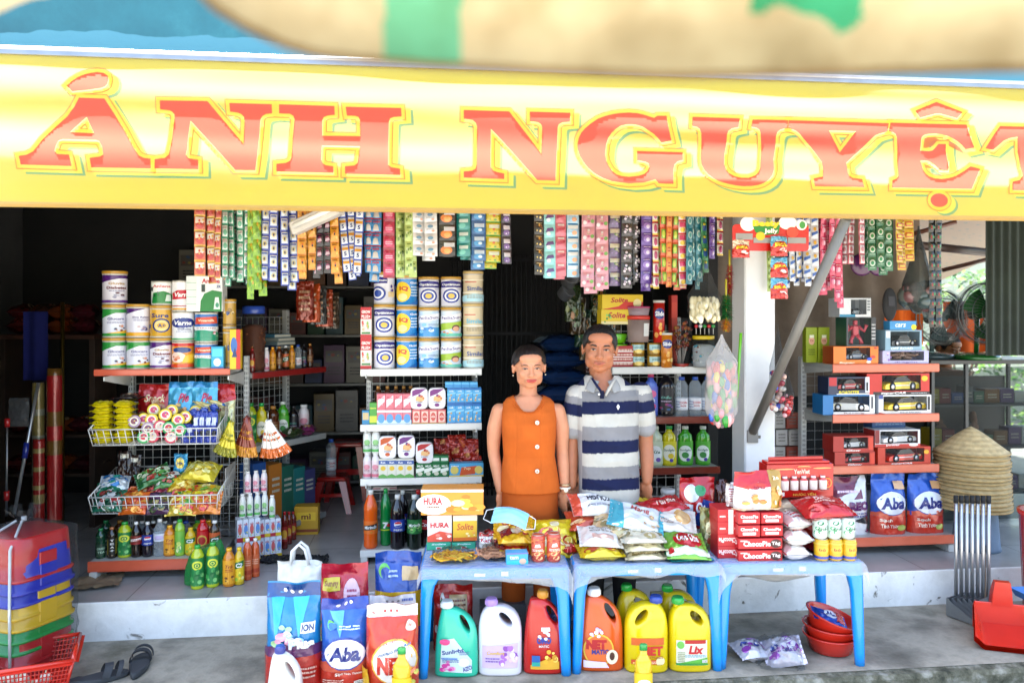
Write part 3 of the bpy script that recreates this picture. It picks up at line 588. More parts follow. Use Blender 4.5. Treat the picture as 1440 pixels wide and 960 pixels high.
BOT={'darkgreen':('#123c26','#1c7a40',[('t','GREEN',.5,.6,.7,.18,'#a8c8b0'),('t','TEA',.5,.3,.6,.18,'#a8c8b0')],'#0f3522',.1,.5,'tea'),'blacktea':('#23180f','#b06a40',[('t','T',.5,.86,.3,.12,'W'),('t','E',.5,.66,.3,.12,'W'),('t','A',.5,.46,.3,.12,'W'),('t','+',.5,.26,.3,.12,'W'),('r',.78,.05,.86,.95,'#8a7a20'),('r',.14,.05,.2,.95,'#8a7a20')],'#14110c',.12,.66,'tea'),'limegreen':('#a9b820','#2c9a3c',[('e',.5,.74,.34,.16,'#d8dc40'),('e',.5,.74,.2,.1,'#1c7a34'),('t','O',.5,.74,.26,.12,'#e8e860'),('B',.5,.3,.4,.25,9,['#3a9a4a','#7ac070','#0f6a30'],3)],'#1c7a3c',.08,.72,'tea'),'cola':('#1c0f0c','W',[('p',[(.05,.3),(.95,.5),(.95,.75),(.05,.6)],'#e4ded8'),('t','cola',.5,.52,.6,.2,'#b01820',{'shear':.3}),('r',0,0,1,.2,'#8a1c1c')],'#7a2018',.38,.62,'soda'),'pepsi':('#15101a','W',[('e',.5,.66,.26,.2,'W'),('p',[(.27,.7),(.73,.7),(.66,.84),(.5,.87),(.34,.84)],'#c81c2c'),('p',[(.3,.56),(.7,.6),(.62,.5),(.5,.46),(.38,.49)],'#1b3fa0'),('t','PEPSI',.5,.2,.5,.13,'W')],'#17338f',.34,.64,'soda'),'clear':('#dfe6ea','W',[('e',.5,.5,.3,.3,'#c0b0d8'),('L',.25,.2,.75,.4,2,'#8a8aa8')],'#cfd4de',.42,.62,'soda','pet'),'orange':('#c97a14','#e8a81c',[('t','Trà',.5,.74,.5,.14,'#8a2010',{'shear':.2}),('L',.25,.5,.75,.64,2,'#a03018'),('B',.5,.22,.3,.16,7,['#4a2a10','#7a3a18','#e8b040'],2)],'#dd9a1c',.08,.7,'drink'),'limepeach':('#8ab83a','#2ca83c',[('B',.5,.4,.4,.35,10,['#5ab04a','#c8d870','#2c8a3c','#e0e8b0'],6)],'#6fae40',.1,.68,'tea'),'c2yellow':('#c8a818','#e8c020',[('p',[(.1,.55),(.9,.7),(.9,.95),(.1,.85)],'#1c6a34'),('t','C2',.5,.74,.5,.2,'W',{'shear':.2,'bold':.04}),('B',.5,.25,.36,.22,8,['#e8d840','#8ab030','#f0e890'],4)],'#d8b81c',.1,.7,'drink'),'red':('#b01418','#d01c20',[('e',.5,.55,.34,.28,'#c8a040'),('e',.5,.55,.24,.2,'#a01818'),('L',.3,.1,.7,.24,2,'#e8d0a0')],'#b8161c',.12,.68,'tea'),'c2green':('#3a2a18','W',[('p',[(.1,.3),(.9,.5),(.9,.85),(.1,.7)],'#1a5a30'),('t','C2',.5,.6,.55,.24,'W',{'shear':.2,'bold':.04})],'#c85a28',.12,.66,'drink'),'carrot':('#c9582a','W',[('r',0,.1,1,.3,'#b03c1c'),('L',.2,.5,.8,.8,3,'#f0c0a0')],'#cf6434',.08,.6,'square'),'soda_orange':('#e05a10','#e8e4dc',[('p',[(.05,.25),(.95,.4),(.95,.8),(.05,.62)],'#16120f'),('t','Mirinda',.5,.52,.74,.26,'#f2f0ec',{'rot':.12,'shear':.2,'bold':.02}),('B',.7,.2,.24,.14,4,['#e8781c','#58a030'],3)],'#df6a18',.26,.48,'soda'),'sevenup':('#0f7a38','#1fa04a',[('t','7',.5,.5,.4,.6,'W',{'bold':.05}),('e',.72,.5,.14,.16,'#c81c24'),('r',0,0,1,.1,'#c8d820')],'#178a40',.28,.46,'soda'),'pepsi_big':('#120d12','#dcdcd8',[('e',.5,.62,.22,.24,'W'),('p',[(.3,.66),(.7,.66),(.64,.8),(.5,.86),(.36,.8)],'#c81c2c'),('p',[(.32,.52),(.68,.58),(.62,.45),(.5,.4),(.4,.43)],'#1b3fa0'),('t','PEPSI',.5,.16,.44,.14,'W')],'#1a3a9c',.34,.56,'soda'),'mint_big':('#0c1a10','#d8dcd8',[('B',.5,.4,.45,.4,14,['#2c8a3c','#57b04c','#14502a','#a8d080'],8),('t','Mirinda',.5,.62,.66,.22,'#f0f2ee',{'rot':.1,'bold':.02})],'#1a6a30',.3,.56,'soda'),'cola_big':('#170c0a','#c81c20',[('t','Cola',.5,.5,.7,.4,'W',{'shear':.3})],'#a8181c',.36,.56,'soda'),'milkgreen':('#e4e4e0','#eceae6',[('r',0,0,1,.18,'#58a858'),('e',.55,.6,.3,.18,'#8ac07a'),('t','vita',.5,.42,.6,.12,'#3a6a4a'),('L',.2,.22,.8,.34,2,'#9aa89a')],'#dfe4dc',.06,.7,'milk','gloss'),'milkpink':('#e6dedf','#eceae6',[('r',0,0,1,.2,'#c86a80'),('e',.5,.62,.32,.16,'#d88a9a'),('t','vita',.5,.42,.6,.12,'#8a2a4a'),('L',.2,.24,.8,.34,2,'#b08a94')],'#e6d4d8',.06,.7,'milk','gloss'),'softpink':('#4a62b8','#d84a78',[('e',.5,.7,.34,.16,'#d85a8a'),('t','soft',.5,.45,.5,.14,'W'),('e',.5,.2,.3,.14,'#c03a70')],'#5a6ac0',.12,.7,'soap'),'black':('#0e0c12','#18161a',[('t','Dầu',.5,.62,.5,.12,'#6ab0a0',{'shear':.2}),('L',.25,.4,.75,.5,1,'#b0a0b8'),('B',.5,.2,.3,.14,7,['#8a2a5a','#2a5a8a','#6a3a8a'],3)],'#141118',.1,.66,'soda'),'spirit':('#e2eaf0','#2450b0',[('r',0,.0,1,.16,'#c8ccd4'),('t','CON',.6,.62,.5,.2,'#c02030',{'bold':.03}),('t','90%',.6,.34,.4,.16,'#b03038'),('L',.1,.15,.4,.8,3,'#6a80a8')],'#e4e6ea',.16,.46,'tea','pet'),'dishyellow':('#c8b810','#2ca850',[('e',.5,.5,.36,.36,'#e8e4d0'),('t','Sunlight',.5,.6,.6,.14,'#1c5a34',{'shear':.2}),('e',.6,.35,.16,.12,'#e0c020'),('e',.62,.16,.1,.08,'#4a3a9a')],'#d2c418',.06,.62,'soap','juice'),'dishgreen':('#3f9a1e','#d8dcd0',[('e',.5,.46,.38,.36,'#e6eae2'),('t','Sunlight',.5,.6,.6,.12,'#1c5a34',{'shear':.2}),('e',.5,.38,.18,.14,'#3a8a3a'),('e',.64,.18,.1,.08,'#4a3a9a')],'#4aa428',.06,.62,'soap','juice'),'dishpale':('#b8c0a0','#d8dcd0',[('e',.5,.46,.38,.36,'#e6e6e0'),('t','rửa',.5,.55,.5,.14,'#1c5a34'),('e',.64,.2,.14,.1,'#6a4a9a')],'#c0c8a8',.06,.62,'soap','juice'),'sauce':('#6a1a10','#b8181c',[('e',.5,.5,.35,.3,'#d8a030'),('L',.2,.15,.8,.3,2,'#e0c0a0')],'#a01c18',.2,.6,'tea'),'brown':('#4a240e','#b8803c',[('L',.2,.2,.8,.8,3,'#c0a070')],'#6a3a1a',.2,.55,'tea'),}
def bottle(xc,y0,y1,r_,wpx,key,label,group=None,zb=None,turn=0,name='bottle',depth=0,cat='bottle'):
 Y=ry(r_,xc);r=wpx*Y/F/2;h=(y1-y0)*Y/F if zb is None else Z(y0,Y)-zb
 b,cp,sh,lab,z0,z1,shape=BOT[key][:7];fin=BOT[key][7]if len(BOT[key])>7 else 'juice'
 return thing(name,label,cat,bottle_parts(key,round(h,3),round(r,3),b,cp,sh,lab,z0,z1,shape,fin),(X(xc,Y),Y+r+depth,Z(y1,Y)if zb is None else zb),-(xc-720)/F*.8+turn,group)
def surf_of(fn):
 def s(u,v):
  e=.01;p=fn(u,v);a=fn(min(u+e,1),v)-fn(max(u-e,0),v);b=fn(u,min(v+e,1))-fn(u,max(v-e,0))
  n=a.cross(b);n=n.normalized()if n.length>1e-9 else Vector((0,-1,0));return p,n
 return s
def pouch_mesh(w,h,d,c,shapes=(),seed=0,fin='foil',top=.10,wr=.006,lean=0,bottom=.8,cfn=None,back=None,taper=.04,nu=30,nv=40,topc=None):
 def th(u,v):
  s=max(0,1-abs(2*u-1)**2.6)**.55
  if v<.16:g=bottom+(1-bottom)*(v/.16)
  elif v<.5:g=1
  else:g=max(.03,1-((v-.5)/(.5-top))**1.5)if v<1-top else.03
  return d/2*s*g
 def fr(sgn):
  def f(u,v):
   cz=1-abs(noise.noise(Vector((u*4+v*2.2+seed,v*4.5-u*2,sgn*3))));cz2=1-abs(noise.noise(Vector((u*8-v*5,v*8+seed+u*4,sgn*5))));n_=wr*(noise.noise(Vector((u*5+seed,v*6,sgn)))+.9*cz**3+.35*cz2**3-.8)*(1 if.03<u<.97 else.2)
   x=(u-.5)*w*(1-taper*v)+.004*noise.noise(Vector((seed,v*5,u)));y=-sgn*th(u,v)-n_*sgn*(.4 if v>1-top else 1)+lean*v*h
   if v>1-top:y=lean*v*h-sgn*.0012+.012*sin(u*6+seed)*(v-1+top)/top*1.2+.006*sin(u*15+seed*2)*(v-1+top)/top
   return Vector((x,y,v*h*(1+.012*noise.noise(Vector((u*3,seed,0))))))
  return f
 m=mb();F1,B1=fr(1),fr(-1)
 m.grid(F1,nu,nv,c,fin,True,cfn);m.grid(lambda u,v:B1(1-u,v),nu//2,nv//2,back or c,fin,True)
 m.add([F1(k/8,0)for k in range(9)]+[B1(1-k/8,0)for k in range(9)],[list(range(17,-1,-1))],c,fin)
 art(m,shapes,surf_of(F1),.0018,fin,.045);return m
def pouch(x0,y0,x1,y1,r_,d,c,shapes=(),label='',name='bag',cat='bag',group=None,zb=None,rz=TH,seed=None,**k):
 xc=(x0+x1)/2;Y=ry(r_,xc);w=(x1-x0)*Y/F;z0=Z(y1,Y)if zb is None else zb;h=Z(y0,Y)-z0
 m=pouch_mesh(w,h,d,c,shapes,seed if seed is not None else xc*.37+y0*.11,**k)
 return thing(name,label,cat,m.mesh(name),(X(xc,Y),Y+d/2,z0),rz,group)
def pillow_mesh(w,l,h,c,shapes=(),seed=0,fin='foil',wr=.006,crimp=.07,nu=28,nv=24,cfn=None,p=2.4,back=None):
 def th(u,v):
  a=min(1,max(0,(u-crimp)/(1-2*crimp)));
  return h/2*max(0,1-abs(2*a-1)**p)**.6*max(0,1-abs(2*v-1)**p)**.55
 def f(sg):
  def q(u,v):
   cz=1-abs(noise.noise(Vector((u*4+v*2+seed,v*4-u*2,sg*3))));n_=wr*(noise.noise(Vector((u*5+seed,v*5,sg)))+.5*noise.noise(Vector((u*12,v*11+seed,sg*2)))+.8*cz**3-.4)
   t=th(u,v);e=min(1,t/(h*.2));x=(u-.5)*w*(1-.03*sin(pi*v));y=(v-.5)*l*(1-.05*sin(pi*u))
   return Vector((x,y,h/2+sg*(t+.0012)+sg*n_*e+(1-e)*.35*wr*sin(v*40+seed)*(u<crimp or u>1-crimp)))
  return q
 m=mb();T,B_=f(1),f(-1)
 m.grid(T,nu,nv,c,fin,True,cfn);m.grid(lambda u,v:B_(u,1-v),nu//2,nv//2,back or c,fin,True)
 art(m,shapes,surf_of(T),.0016,fin,.045);return m
def pillow(px,py,Y,w,l,h,c,shapes=(),label='',name='bag',cat='bag',group=None,rot=(0,0,0),zb=None,seed=None,**k):
 0
 m=pillow_mesh(w,l,h,c,shapes,seed if seed is not None else px*.31+py*.17,**k)
 o=thing(name,label,cat,m.mesh(name),(X(px,Y),Y+l/2*cos(rot[0]),Z(py,Y)if zb is None else zb),0,group)
 o.rotation_euler=(rot[0],rot[1],rot[2]+TH);return o
LE='#c4573c';GR='#b9bab8'
def post(x,y,z0,z1,w=.03,d=.045,c='#c3c4c2'):
 m=mb().box(x-w/2,x+w/2,y-d/2,y+d/2,z0,z1,c,'paint',.003)
 z=z0+.03
 while z<z1-.03:
  for s in(-.006,.006):m.box(x+s-.0022,x+s+.0022,y-d/2-.0006,y-d/2+.002,z,z+.017,'#26272a','matte',.0002)
  m.box(x+w/2-.001,x+w/2+.0006,y-.012,y-.006,z,z+.017,'#26272a','matte',.0002)
  z+=.03
 return m
def wires(x0,x1,z0,z1,y,st=.05,r=.0013,c='#c9cac8'):
 m=mb();x=x0
 while x<=x1+1e-6:m.box(x-r,x+r,y-r,y+r,z0,z1,c,'paint',.0001);x+=st
 z=z0
 while z<=z1+1e-6:m.box(x0,x1,y-3*r,y-1.05*r,z-r,z+r,c,'paint',.0001);z+=st
 return m
def board(w,d,z,th=.03,edge=LE,topc=GR,lip=.028,slope=0):
 m=mb().box(0,w,.008,d,z-th,z,topc,'paint',.002)
 m.box(-.004,w+.004,0,.0075,z-lip-.006,z+.004,edge,'paint',.002)
 m.box(-.003,w+.003,-.003,-.0005,z-lip,z-.001,edge,'gloss',.001)
 return m
def bracket(x,d,z,hgt=.09,c='#c9c9c4'):
 vs=[]
 for s in(-.003,.003):vs+=[(x+s,.012,z-.006),(x+s,.012,z-.028),(x+s,d,z-hgt),(x+s,d,z-.006)]
 return mb().add(vs,[[0,1,2,3],[7,6,5,4],[0,4,5,1],[1,5,6,2],[2,6,7,3],[3,7,4,0]],c,'paint')
def basket_mesh(w,d,h,hb,st=.038,c='#dad9d4',r=.0022):
 0
 m=mb();T=lambda a,b,q=r:m.tube([a,b],q,c,'paint',5)
 sx=.012
 P0=[(0,0,h),(w,0,h),(w-sx,.03,0),(sx,.03,0)];
 T(P0[0],P0[1],.0036);T(P0[3],P0[2],.003)
 T(P0[0],(0,d,hb),.0036);T(P0[1],(w,d,hb),.0036);T((0,d,hb),(w,d,hb),.0036);T((sx,d,0),(w-sx,d,0),.003);T(P0[3],(sx,d,0),.003);T(P0[2],(w-sx,d,0),.003)
 n=int(w/st)
 for k in range(n+1):
  t=k/n;T((t*w,0,h),(sx+t*(w-2*sx),.03,0));T((sx+t*(w-2*sx),.03,0),(sx+t*(w-2*sx),d,0))
 for z in(.5,):T((sx*.5,.015,h*z),(w-sx*.5,.015,h*z))
 n=int(d/st)
 for k in range(1,n+1):
  t=k/n;y=t*d;zz=h+(hb-h)*t
  for(a,b)in((0,sx),(w,w-sx)):T((a,y,zz),(b,.03+t*(d-.03),0))
  T((sx,y,0),(w-sx,y,0))
 return m
def unit(px0,px1,Yf,name,label,floor_px=None):
 0
 r=row(Yf,px0);x0=X(px0,Yf);x1=X(px1,r(px1));w=(x1-x0)/cos(TH)
 o=bpy.data.objects.new(name,None);o.empty_display_size=.1;col.objects.link(o);o.location=(x0,Yf,ST+.0005);o.rotation_euler=(0,0,TH)
 tag(o,label,'shelf');return o,w
lu,lw=unit(124,306,4.32,'shelf_unit','white metal shelf unit with red edges and two wire baskets, topped by milk tins')
G0=ST
D=.42
for x in(.075,lw+.062):obj('post',post(x,D+.02,.02,1.19 if x<.3 else 1.215),lu)
obj('back_grid',wires(.10,lw+.04,.10,1.16,D+.01),lu)
s_=board(lw+.05,D-.12,1.156,edge=LE);obj('shelf',s_.tf(Matrix.Translation((-.015,.12,0))),lu)
for x in(.078,lw+.055):obj('shelf_bracket',bracket(x,D-.02,1.13),lu)
s_=board(lw,D+.02,.102,.03,LE,'#bdbab2',.05);obj('shelf',s_,lu)
for x in(.03,lw-.01):obj('foot',mb().box(x-.02,x+.02,-.02,D,.0,.05,'#c2c3c0','paint',.004),lu)
for z,h,hb in((.742,.092,.20),(.362,.098,.19)):
 obj('wire_basket',basket_mesh(lw,D-.03,h,hb).tf(Matrix.Translation((0,0,z))),lu)
 obj('basket_side',mb().box(lw-.004,lw-.001,.18,D,z+.10,z+.21,'#b9b4ac','paint',.001),lu)
rT,rB,rD=row(4.44,130),row(4.33,124),row(4.345,124)
zT=ST+1.157
gl='milk tins on the red edged left shelf'
TL=[(153,33,0,'green',475,'green banded milk tin, bottom of the leftmost stack on the left shelf'),(153,33,1,'green',428,'green banded milk tin, middle of the leftmost stack on the left shelf'),(153,34,2,'purple',380,'purple and white Diabetes tin, top of the leftmost stack on the left shelf'),(187,33,0,'green',475,'green banded milk tin under the lilac one in the second stack'),(187,33,1,'lilac',427,'white milk tin with lilac corner and gold base topping the second stack'),(219.5,31,0,'purple',475,'purple and white tin at the bottom of the third stack'),(219.5,31,1,'sure',429,'gold milk tin with a blue ring in the third stack'),(221,29,2,'anlene',395,'white and green tin lettered Anlene topping the third stack'),(251,31,0,'orange',480,'orange, red and yellow milk tin at the bottom of the fourth stack'),(251,31,1,'varna_blue',438,'white Varna tin with a blue oval in the fourth stack'),(250,27,2,'varna_red',394,'white Varna tin with a red patch topping the fourth stack'),(284,32,0,'aqua',482,'blue and red lidless tin at the bottom of the fifth stack'),(284,32,1,'aqua',439,'blue and red lidless tin directly under the Anlene carton'),(315,19,0,'goldnarrow',462,'narrow gold tin at the bottom right end of the left shelf',.05),(315,19,1,'goldnarrow',420,'narrow gold tin standing on another at the right end of the left shelf',.05)]
st_top={}
for t in TL:
 xc,w,lv,key,y0,lab=t[:6];k=round(xc/8);k0={27:27,28:27,31:31}.get(k,k)
 zb=st_top.get(k0,zT+.0005)if lv else zT+.0005
 o=tin(xc,y0,0,rT,w,key,lab,gl,zb=zb,turn=rnd.uniform(-.12,.12),depth=t[6]if len(t)>6 else 0)
 st_top[k0]=Z(y0,rT(xc))+.0008
zA=Z(437.8,rT(284))
carton(263,388,312,438,rT,.11,'#e4e6e3',[('r',0,0,.28,1,'#d5dad6')]+[('r',0,y,.28,y+.012,'#7ab090')for y in(.2,.4,.6,.8)]+[('t','Anlene',.68,.86,.5,.13,'#c02030',{'bold':.025}),('p',[(.38,.0),(.98,.0),(.99,.55),(.72,.6),(.5,.5),(.4,.3)],'#1e7a35'),('r',.42,.55,.52,.76,'#2a3a35'),('p',[(.76,.06),(.94,.06),(.9,.4),(.8,.4)],'#d0dcd6'),('e',.86,.18,.05,.07,'#3a8a6a'),('t','3X',.9,.7,.12,.08,'#3a4a8a')],'white and green Anlene carton lying across the tins at the left shelf end','milk_carton','carton',zb=zA)
carton(297,487,314,521,rT,.05,'#2aa0c8',[('r',.1,.55,.9,.9,'#58c8e0'),('e',.5,.3,.3,.18,'#e0e8f0'),('r',0,0,1,.1,'#1c5aa0')],'small blue box in front of the narrow gold tins',zb=zT)
carton(323,463,338,521,row(4.5,323),.05,'#e0b818',[('r',.6,0,1,1,'#c02818'),('e',.4,.6,.3,.2,'#3a6ab0'),('p',[(.2,.3),(.7,.3),(.5,.55)],'#1c3a6a')],'narrow yellow and red box beside the gold tins',zb=zT)
z2=ST+.742+.004
gy='yellow snack packets stacked in the upper basket'
def bar(px,py,Y,w,l,h,c,sh,lab,grp,**k):return pillow(px,py,Y,w,l,h,c,sh,lab,'snack_packet','packet',grp,crimp=.1,**k)
hh=.0335
for cx,nm in((140,'left'),(170,'right')):
 for i in range(7):
  Y=rB(cx)+.035
  pos=['lowest','second from the bottom','third from the bottom','middle one','third from the top','second from the top','topmost'][i]
  bar(cx,0,Y,.122,.09,.036,'#d8c60e',[('r',.2,.2,.8,.45,'#e8dc50'),('t','yes',.5,.5,.3,.3,'#a02a18')],f'yellow snack packet, {pos} in the {nm} pile of the upper basket',gy,zb=z2+i*hh,rot=(rnd.uniform(-.05,.05),rnd.uniform(-.05,.05),rnd.uniform(-.12,.12)),cfn=None)
for i,(cx,y)in enumerate(((160,572),(176,566))):bar(cx,y,rB(cx)+.09,.15,.1,.045,'#1d1416',[('r',.2,.3,.8,.6,'#7a2a20'),('e',.5,.5,.1,.2,'#c8b090')],['dark brown snack packet on top of the yellow piles','black snack packet leaning against the red bag in the upper basket'][i],None)
for x0,y0,x1,y1,dy,c,sh,lab in((190,541,238,590,.2,'#b01a1c',[('t','Snack',.5,.74,.6,.14,'#e8d0a0',{'shear':.2}),('B',.5,.35,.4,.3,12,['#c89a6a','#d8b080','#a86a3a'],3)],'red crisp bag standing behind the yellow packets'),(232,538,270,600,.17,'#4aa8d0',[('t','Pie',.6,.72,.4,.16,'#b02050',{'shear':.3,'bold':.04}),('B',.5,.35,.36,.22,9,['#e0b060','#d89040','#e8d8c0'],5),('r',0,.9,1,1,'#2a80b8')],'light blue Pie bag next to the red crisp bag'),(266,538,302,600,.16,'#4aa8d0',[('t','Pie',.6,.72,.4,.16,'#b02050',{'shear':.3,'bold':.04}),('B',.5,.35,.36,.22,9,['#e0b060','#d89040','#e8d8c0'],6),('r',0,.9,1,1,'#2a80b8')],'light blue Pie bag next to the cream and red bag'),(297,541,327,590,.2,'#cfd0a0',[('r',0,.78,1,1,'#b81c20'),('p',[(0,.6),(1,.7),(1,.8),(0,.8)],'#b81c20'),('t','pie',.5,.52,.5,.14,'#8a2a20'),('e',.6,.25,.25,.16,'#4a8a3a')],'cream bag with red top at the right end of the upper basket')):
 pouch(x0,y0,x1,y1,rB((x0+x1)/2)+dy,.05,c,sh,lab,'crisp_bag','bag',zb=z2+.002,lean=.12,fin='crisp')
tubm={}
def tub(px,py,Y,rpx,c,lab,k):
 r=rpx*Y/F
 def f():
  q=mb().lathe([(r*.8,0),(r*.95,.1),(r,.104)],c,'gloss',18,None,(True,False));q2=mb().lathe([(r*1.04,.1),(r*1.04,.108),(r*.95,.110)],c,'gloss',18)
  art(q2,[('e',.5,.5,.38,.38,'#e8dfc8'),('e',.5,.52,.28,.26,{'#d8bc18':'#c83a6a','#2c9a4a':'#d03040','#c83a50':'#e0c0b0','#a88aa0':'#8a4a5a'}.get(c,'#c03a30')),('B',.5,.5,.24,.22,5,['#3a4aa0','#e8c040','#e0e0e0'],4)],flat((-r*.95,-r*.95,.1102),(2*r*.95,0,0),(0,2*r*.95,0)),.0006)
  return[('cup',q.mesh('cup')),('lid',q2 .mesh('lid'))]
 o=thing('snack_tub',lab,'tub',cached(('tub',round(r,3),c),f),(X(px,Y),Y+.1,Z(py,Y)),0,'round snack tubs lying in the upper basket');o.rotation_euler=(pi/2-.15,0,TH+rnd.uniform(-.2,.2));return o
for px,py,c,dy,lab in((198,593,'#d8bc18',.07,'yellow tub next to the yellow packet pile'),(211,580,'#d8bc18',.10,'yellow tub highest on the left, in front of the red bag'),(210,594,'#d8bc18',.05,'yellow tub below the highest left one'),(226,587,'#d8bc18',.06,'yellow tub in the middle of the heap'),(241,581,'#d8bc18',.09,'yellow tub in front of the left Pie bag'),(246,594,'#d8bc18',.05,'yellow tub under the one before the Pie bag'),(257,590,'#d8bc18',.07,'yellow tub beside the blue packets'),(272,582,'#d8bc18',.10,'yellow tub in front of the right Pie bag'),(187,596,'#a88aa0',.05,'mauve tub squeezed next to the yellow packets'),(202,606,'#a88aa0',.03,'mauve tub low in the heap'),(218,603,'#c83a50',.03,'red tub in the middle row of the heap'),(235,605,'#2c9a4a',.03,'green tub in the middle row of the heap'),(198,618,'#2c9a4a',.022,'green tub low at the front left of the heap'),(217,617,'#c83a50',.022,'red tub low behind the wires'),(236,618,'#c83a50',.022,'red tub low beside the blue packets'),(249,608,'#2c9a4a',.03,'green tub touching the blue packets')):
 tub(px,py,rB(px)+dy,8.6,c,lab[:-0 or None]+', in the upper basket',0)
for i,px in enumerate((258,266,275,283,292,300)):
 o=pouch(px-5,578 if i>1 else 596,px+5,625,rB(px)+.03,.035,'#223a9c',[('t','OREO',.5,.6,.6,.3,'#e8e8f0',{'rot':pi/2})]if i==0 else[('r',.2,.55,.8,.8,'#cdd4ea'),('e',.5,.3,.3,.1,'#20202c')],f'blue biscuit sleeve, {["nearest the tubs", "second from the tubs", "third from the tubs", "third from the basket end", "second from the basket end", "at the basket end"][i]}','biscuit_sleeve','packet','blue biscuit sleeves in the upper basket',zb=z2,top=.05)
for i,(px,py)in enumerate(((270,584),(285,582),(298,577))):bar(px,py,rB(px)+.045,.055,.03,.035,'#24409c',[('r',.2,.3,.8,.7,'#cfd6ec')],f'short blue biscuit packet on top, {["left", "middle", "right"][i]} of three','short blue biscuit packets',rot=(0,.3,.3))
for i,(px,py)in enumerate(((283,572),(293,575),(303,570))):bar(px,py,rB(px)+.08,.115,.028,.022,'#dccf8c',[('r',.75,0,1,1,'#2a6ab0')],f'pale wafer stick with a blue end, {["left", "middle", "right"][i]} of three in front of the Pie bags','pale wafer sticks',rot=(0,.35,.1))
z3=ST+.362+.004
JC=['#d8c818','#c8541c','#c83038','#4aa040','#e8dca0','#d8a020']
def candybag(px,py,Y,w,l,h,c,cs,lab,rot,grp=None,**k):
 return pillow(px,py,Y,w,l,h,c,[('B',.5,.5,.42,.4,26,cs,int(px))],lab,'candy_bag','bag',grp,rot=rot,fin='crisp',wr=.010,**k)
for px,py,w,l,h,c,cs,lab,rot in((155,686,.16,.12,.05,'#d6dde2',['#2a78b8','#e8e8e8','#2a9a8a'],'white and blue candy bag at the upper left of the lower basket',(.5,.05,.2)),(148,697,.15,.13,.05,'#1c6a4c',['#0f5a3a','#2a8a6a','#d8e0d8'],'dark green candy bag under the white and blue one',(.6,0,.1)),(150,718,.16,.14,.06,'#1f6a50',['#d8dce0','#0f4a34','#b03030'],'dark green and white candy bag at the lower left corner',(.8,0,0)),(190,700,.18,.12,.04,'#d0501c',['#e07a30','#b83018','#e8c090'],'orange candy bag in the middle of the lower basket',(.5,-.1,.3)),(188,720,.16,.14,.06,'#d8641c',['#e88a20','#c03c1c','#f0b050'],'orange candy bag low behind the basket wires',(.9,0,0)),(218,699,.16,.12,.05,'#a81c34',['#d8605a','#6a1030','#e8a080'],'crimson candy bag beside the orange one',(.5,.15,-.2)),(222,720,.16,.14,.06,'#4a2a4a',['#3a4a2a','#6a3a6a','#8a7a3a','#2a2a3a'],'dark purple candy bag low behind the wires',(.9,0,0)),(212,676,.19,.12,.06,'#2a6a34',['#1c5a2c','#a03028','#d8e0c0','#5a9a4a'],'green printed candy bag at the back of the lower basket',(.7,-.35,.3)),(232,683,.17,.12,.06,'#3c7a3c',['#e8e4d8','#1c4a24','#a84030'],'green and white candy bag in front of the back one',(.6,-.2,.1)),(250,690,.17,.14,.08,'#d8ae18',['#e8d040','#c88a14','#f0e080'],'golden yellow candy bag left of the jellies',(.6,0,.2)),(278,676,.20,.15,.10,'#dcc83a',['#e8dc70','#d0b020','#f0eca0'],'big yellow candy bag topping the lower basket',(.5,.1,-.1)),(252,708,.17,.14,.07,'#c9b83c',JC,'bag of mixed jellies in the front left of the jelly heap',(.7,0,.1)),(282,706,.19,.15,.08,'#c0bc4c',JC,'bag of mixed jellies in the front right of the jelly heap',(.6,.05,-.1)),(254,721,.17,.14,.06,'#c8b040',JC,'bag of jellies low behind the wires on the left',(.95,0,0)),(288,719,.17,.14,.06,'#cf7a2c',['#d85a2c','#c03038','#e8a030'],'bag of orange and red jellies low at the right end',(.95,0,0))):
 Y=rB(px)+(.05 if py>700 else.09 if py>690 else.13)+(-.02 if py>715 else 0);py-=7 if py>715 else 0
 candybag(px,py,Y,w,l,h,c,cs,lab,rot,'candy bags heaped in the lower basket')
for i,(px,y0,y1)in enumerate(((172,635,672),(186,641,676))):pouch(px-9,y0,px+9,y1+14,rB(px)+.24,.03,'#2c1812',[('r',.2,.8,.8,.92,'#d0ccc0'),('r',.1,.3,.9,.4,'#5a2c18')],['dark brown sweet packet on the left at the basket back','dark brown sweet packet with pale end at the basket back'][i],'sweet_packet','packet',lean=.1)
pouch(243,638,262,664,rB(250)+.2,.03,'#3a98c8',[('e',.5,.5,.32,.3,'#d8c048'),('t','bim',.5,.5,.4,.2,'#1c4a8a')],'small light blue bag hanging over the lower basket','snack_bag','bag',fin='crisp')
zB=ST+.103
gb='drink bottles in a row on the lowest left shelf'
for px,y0,w,key,lab in((138,744,13,'darkgreen','dark green tea bottle at the left end of the lowest shelf'),(154,742,13,'blacktea','black bottle lettered TEA on the lowest left shelf'),(171,735,18,'limegreen','lime green tea bottle with a green cap in the row on the lowest shelf'),(188,735,15,'cola','small cola bottle with a red wave label and white cap'),(204,735,15,'pepsi','small dark bottle with a blue PEPSI label and white cap'),(221,731,17,'clear','clear water bottle with a white cap in the front row'),(235,740,17,'orange','orange tea bottle with a yellow cap between clear and green bottles'),(250,731,14,'limepeach','pale green drink bottle with a bright green cap'),(265,743,15,'c2yellow','yellow C2 bottle with a yellow cap on the lowest shelf'),(282,732,17,'red','red tea bottle with a red cap on the lowest shelf'),(299,733,15,'c2green','brown C2 bottle with a white cap at the shelf end')):
 bottle(px,y0,0,row(4.375,124),w,key,lab,gb,zb=zB,turn=rnd.uniform(-.15,.15))
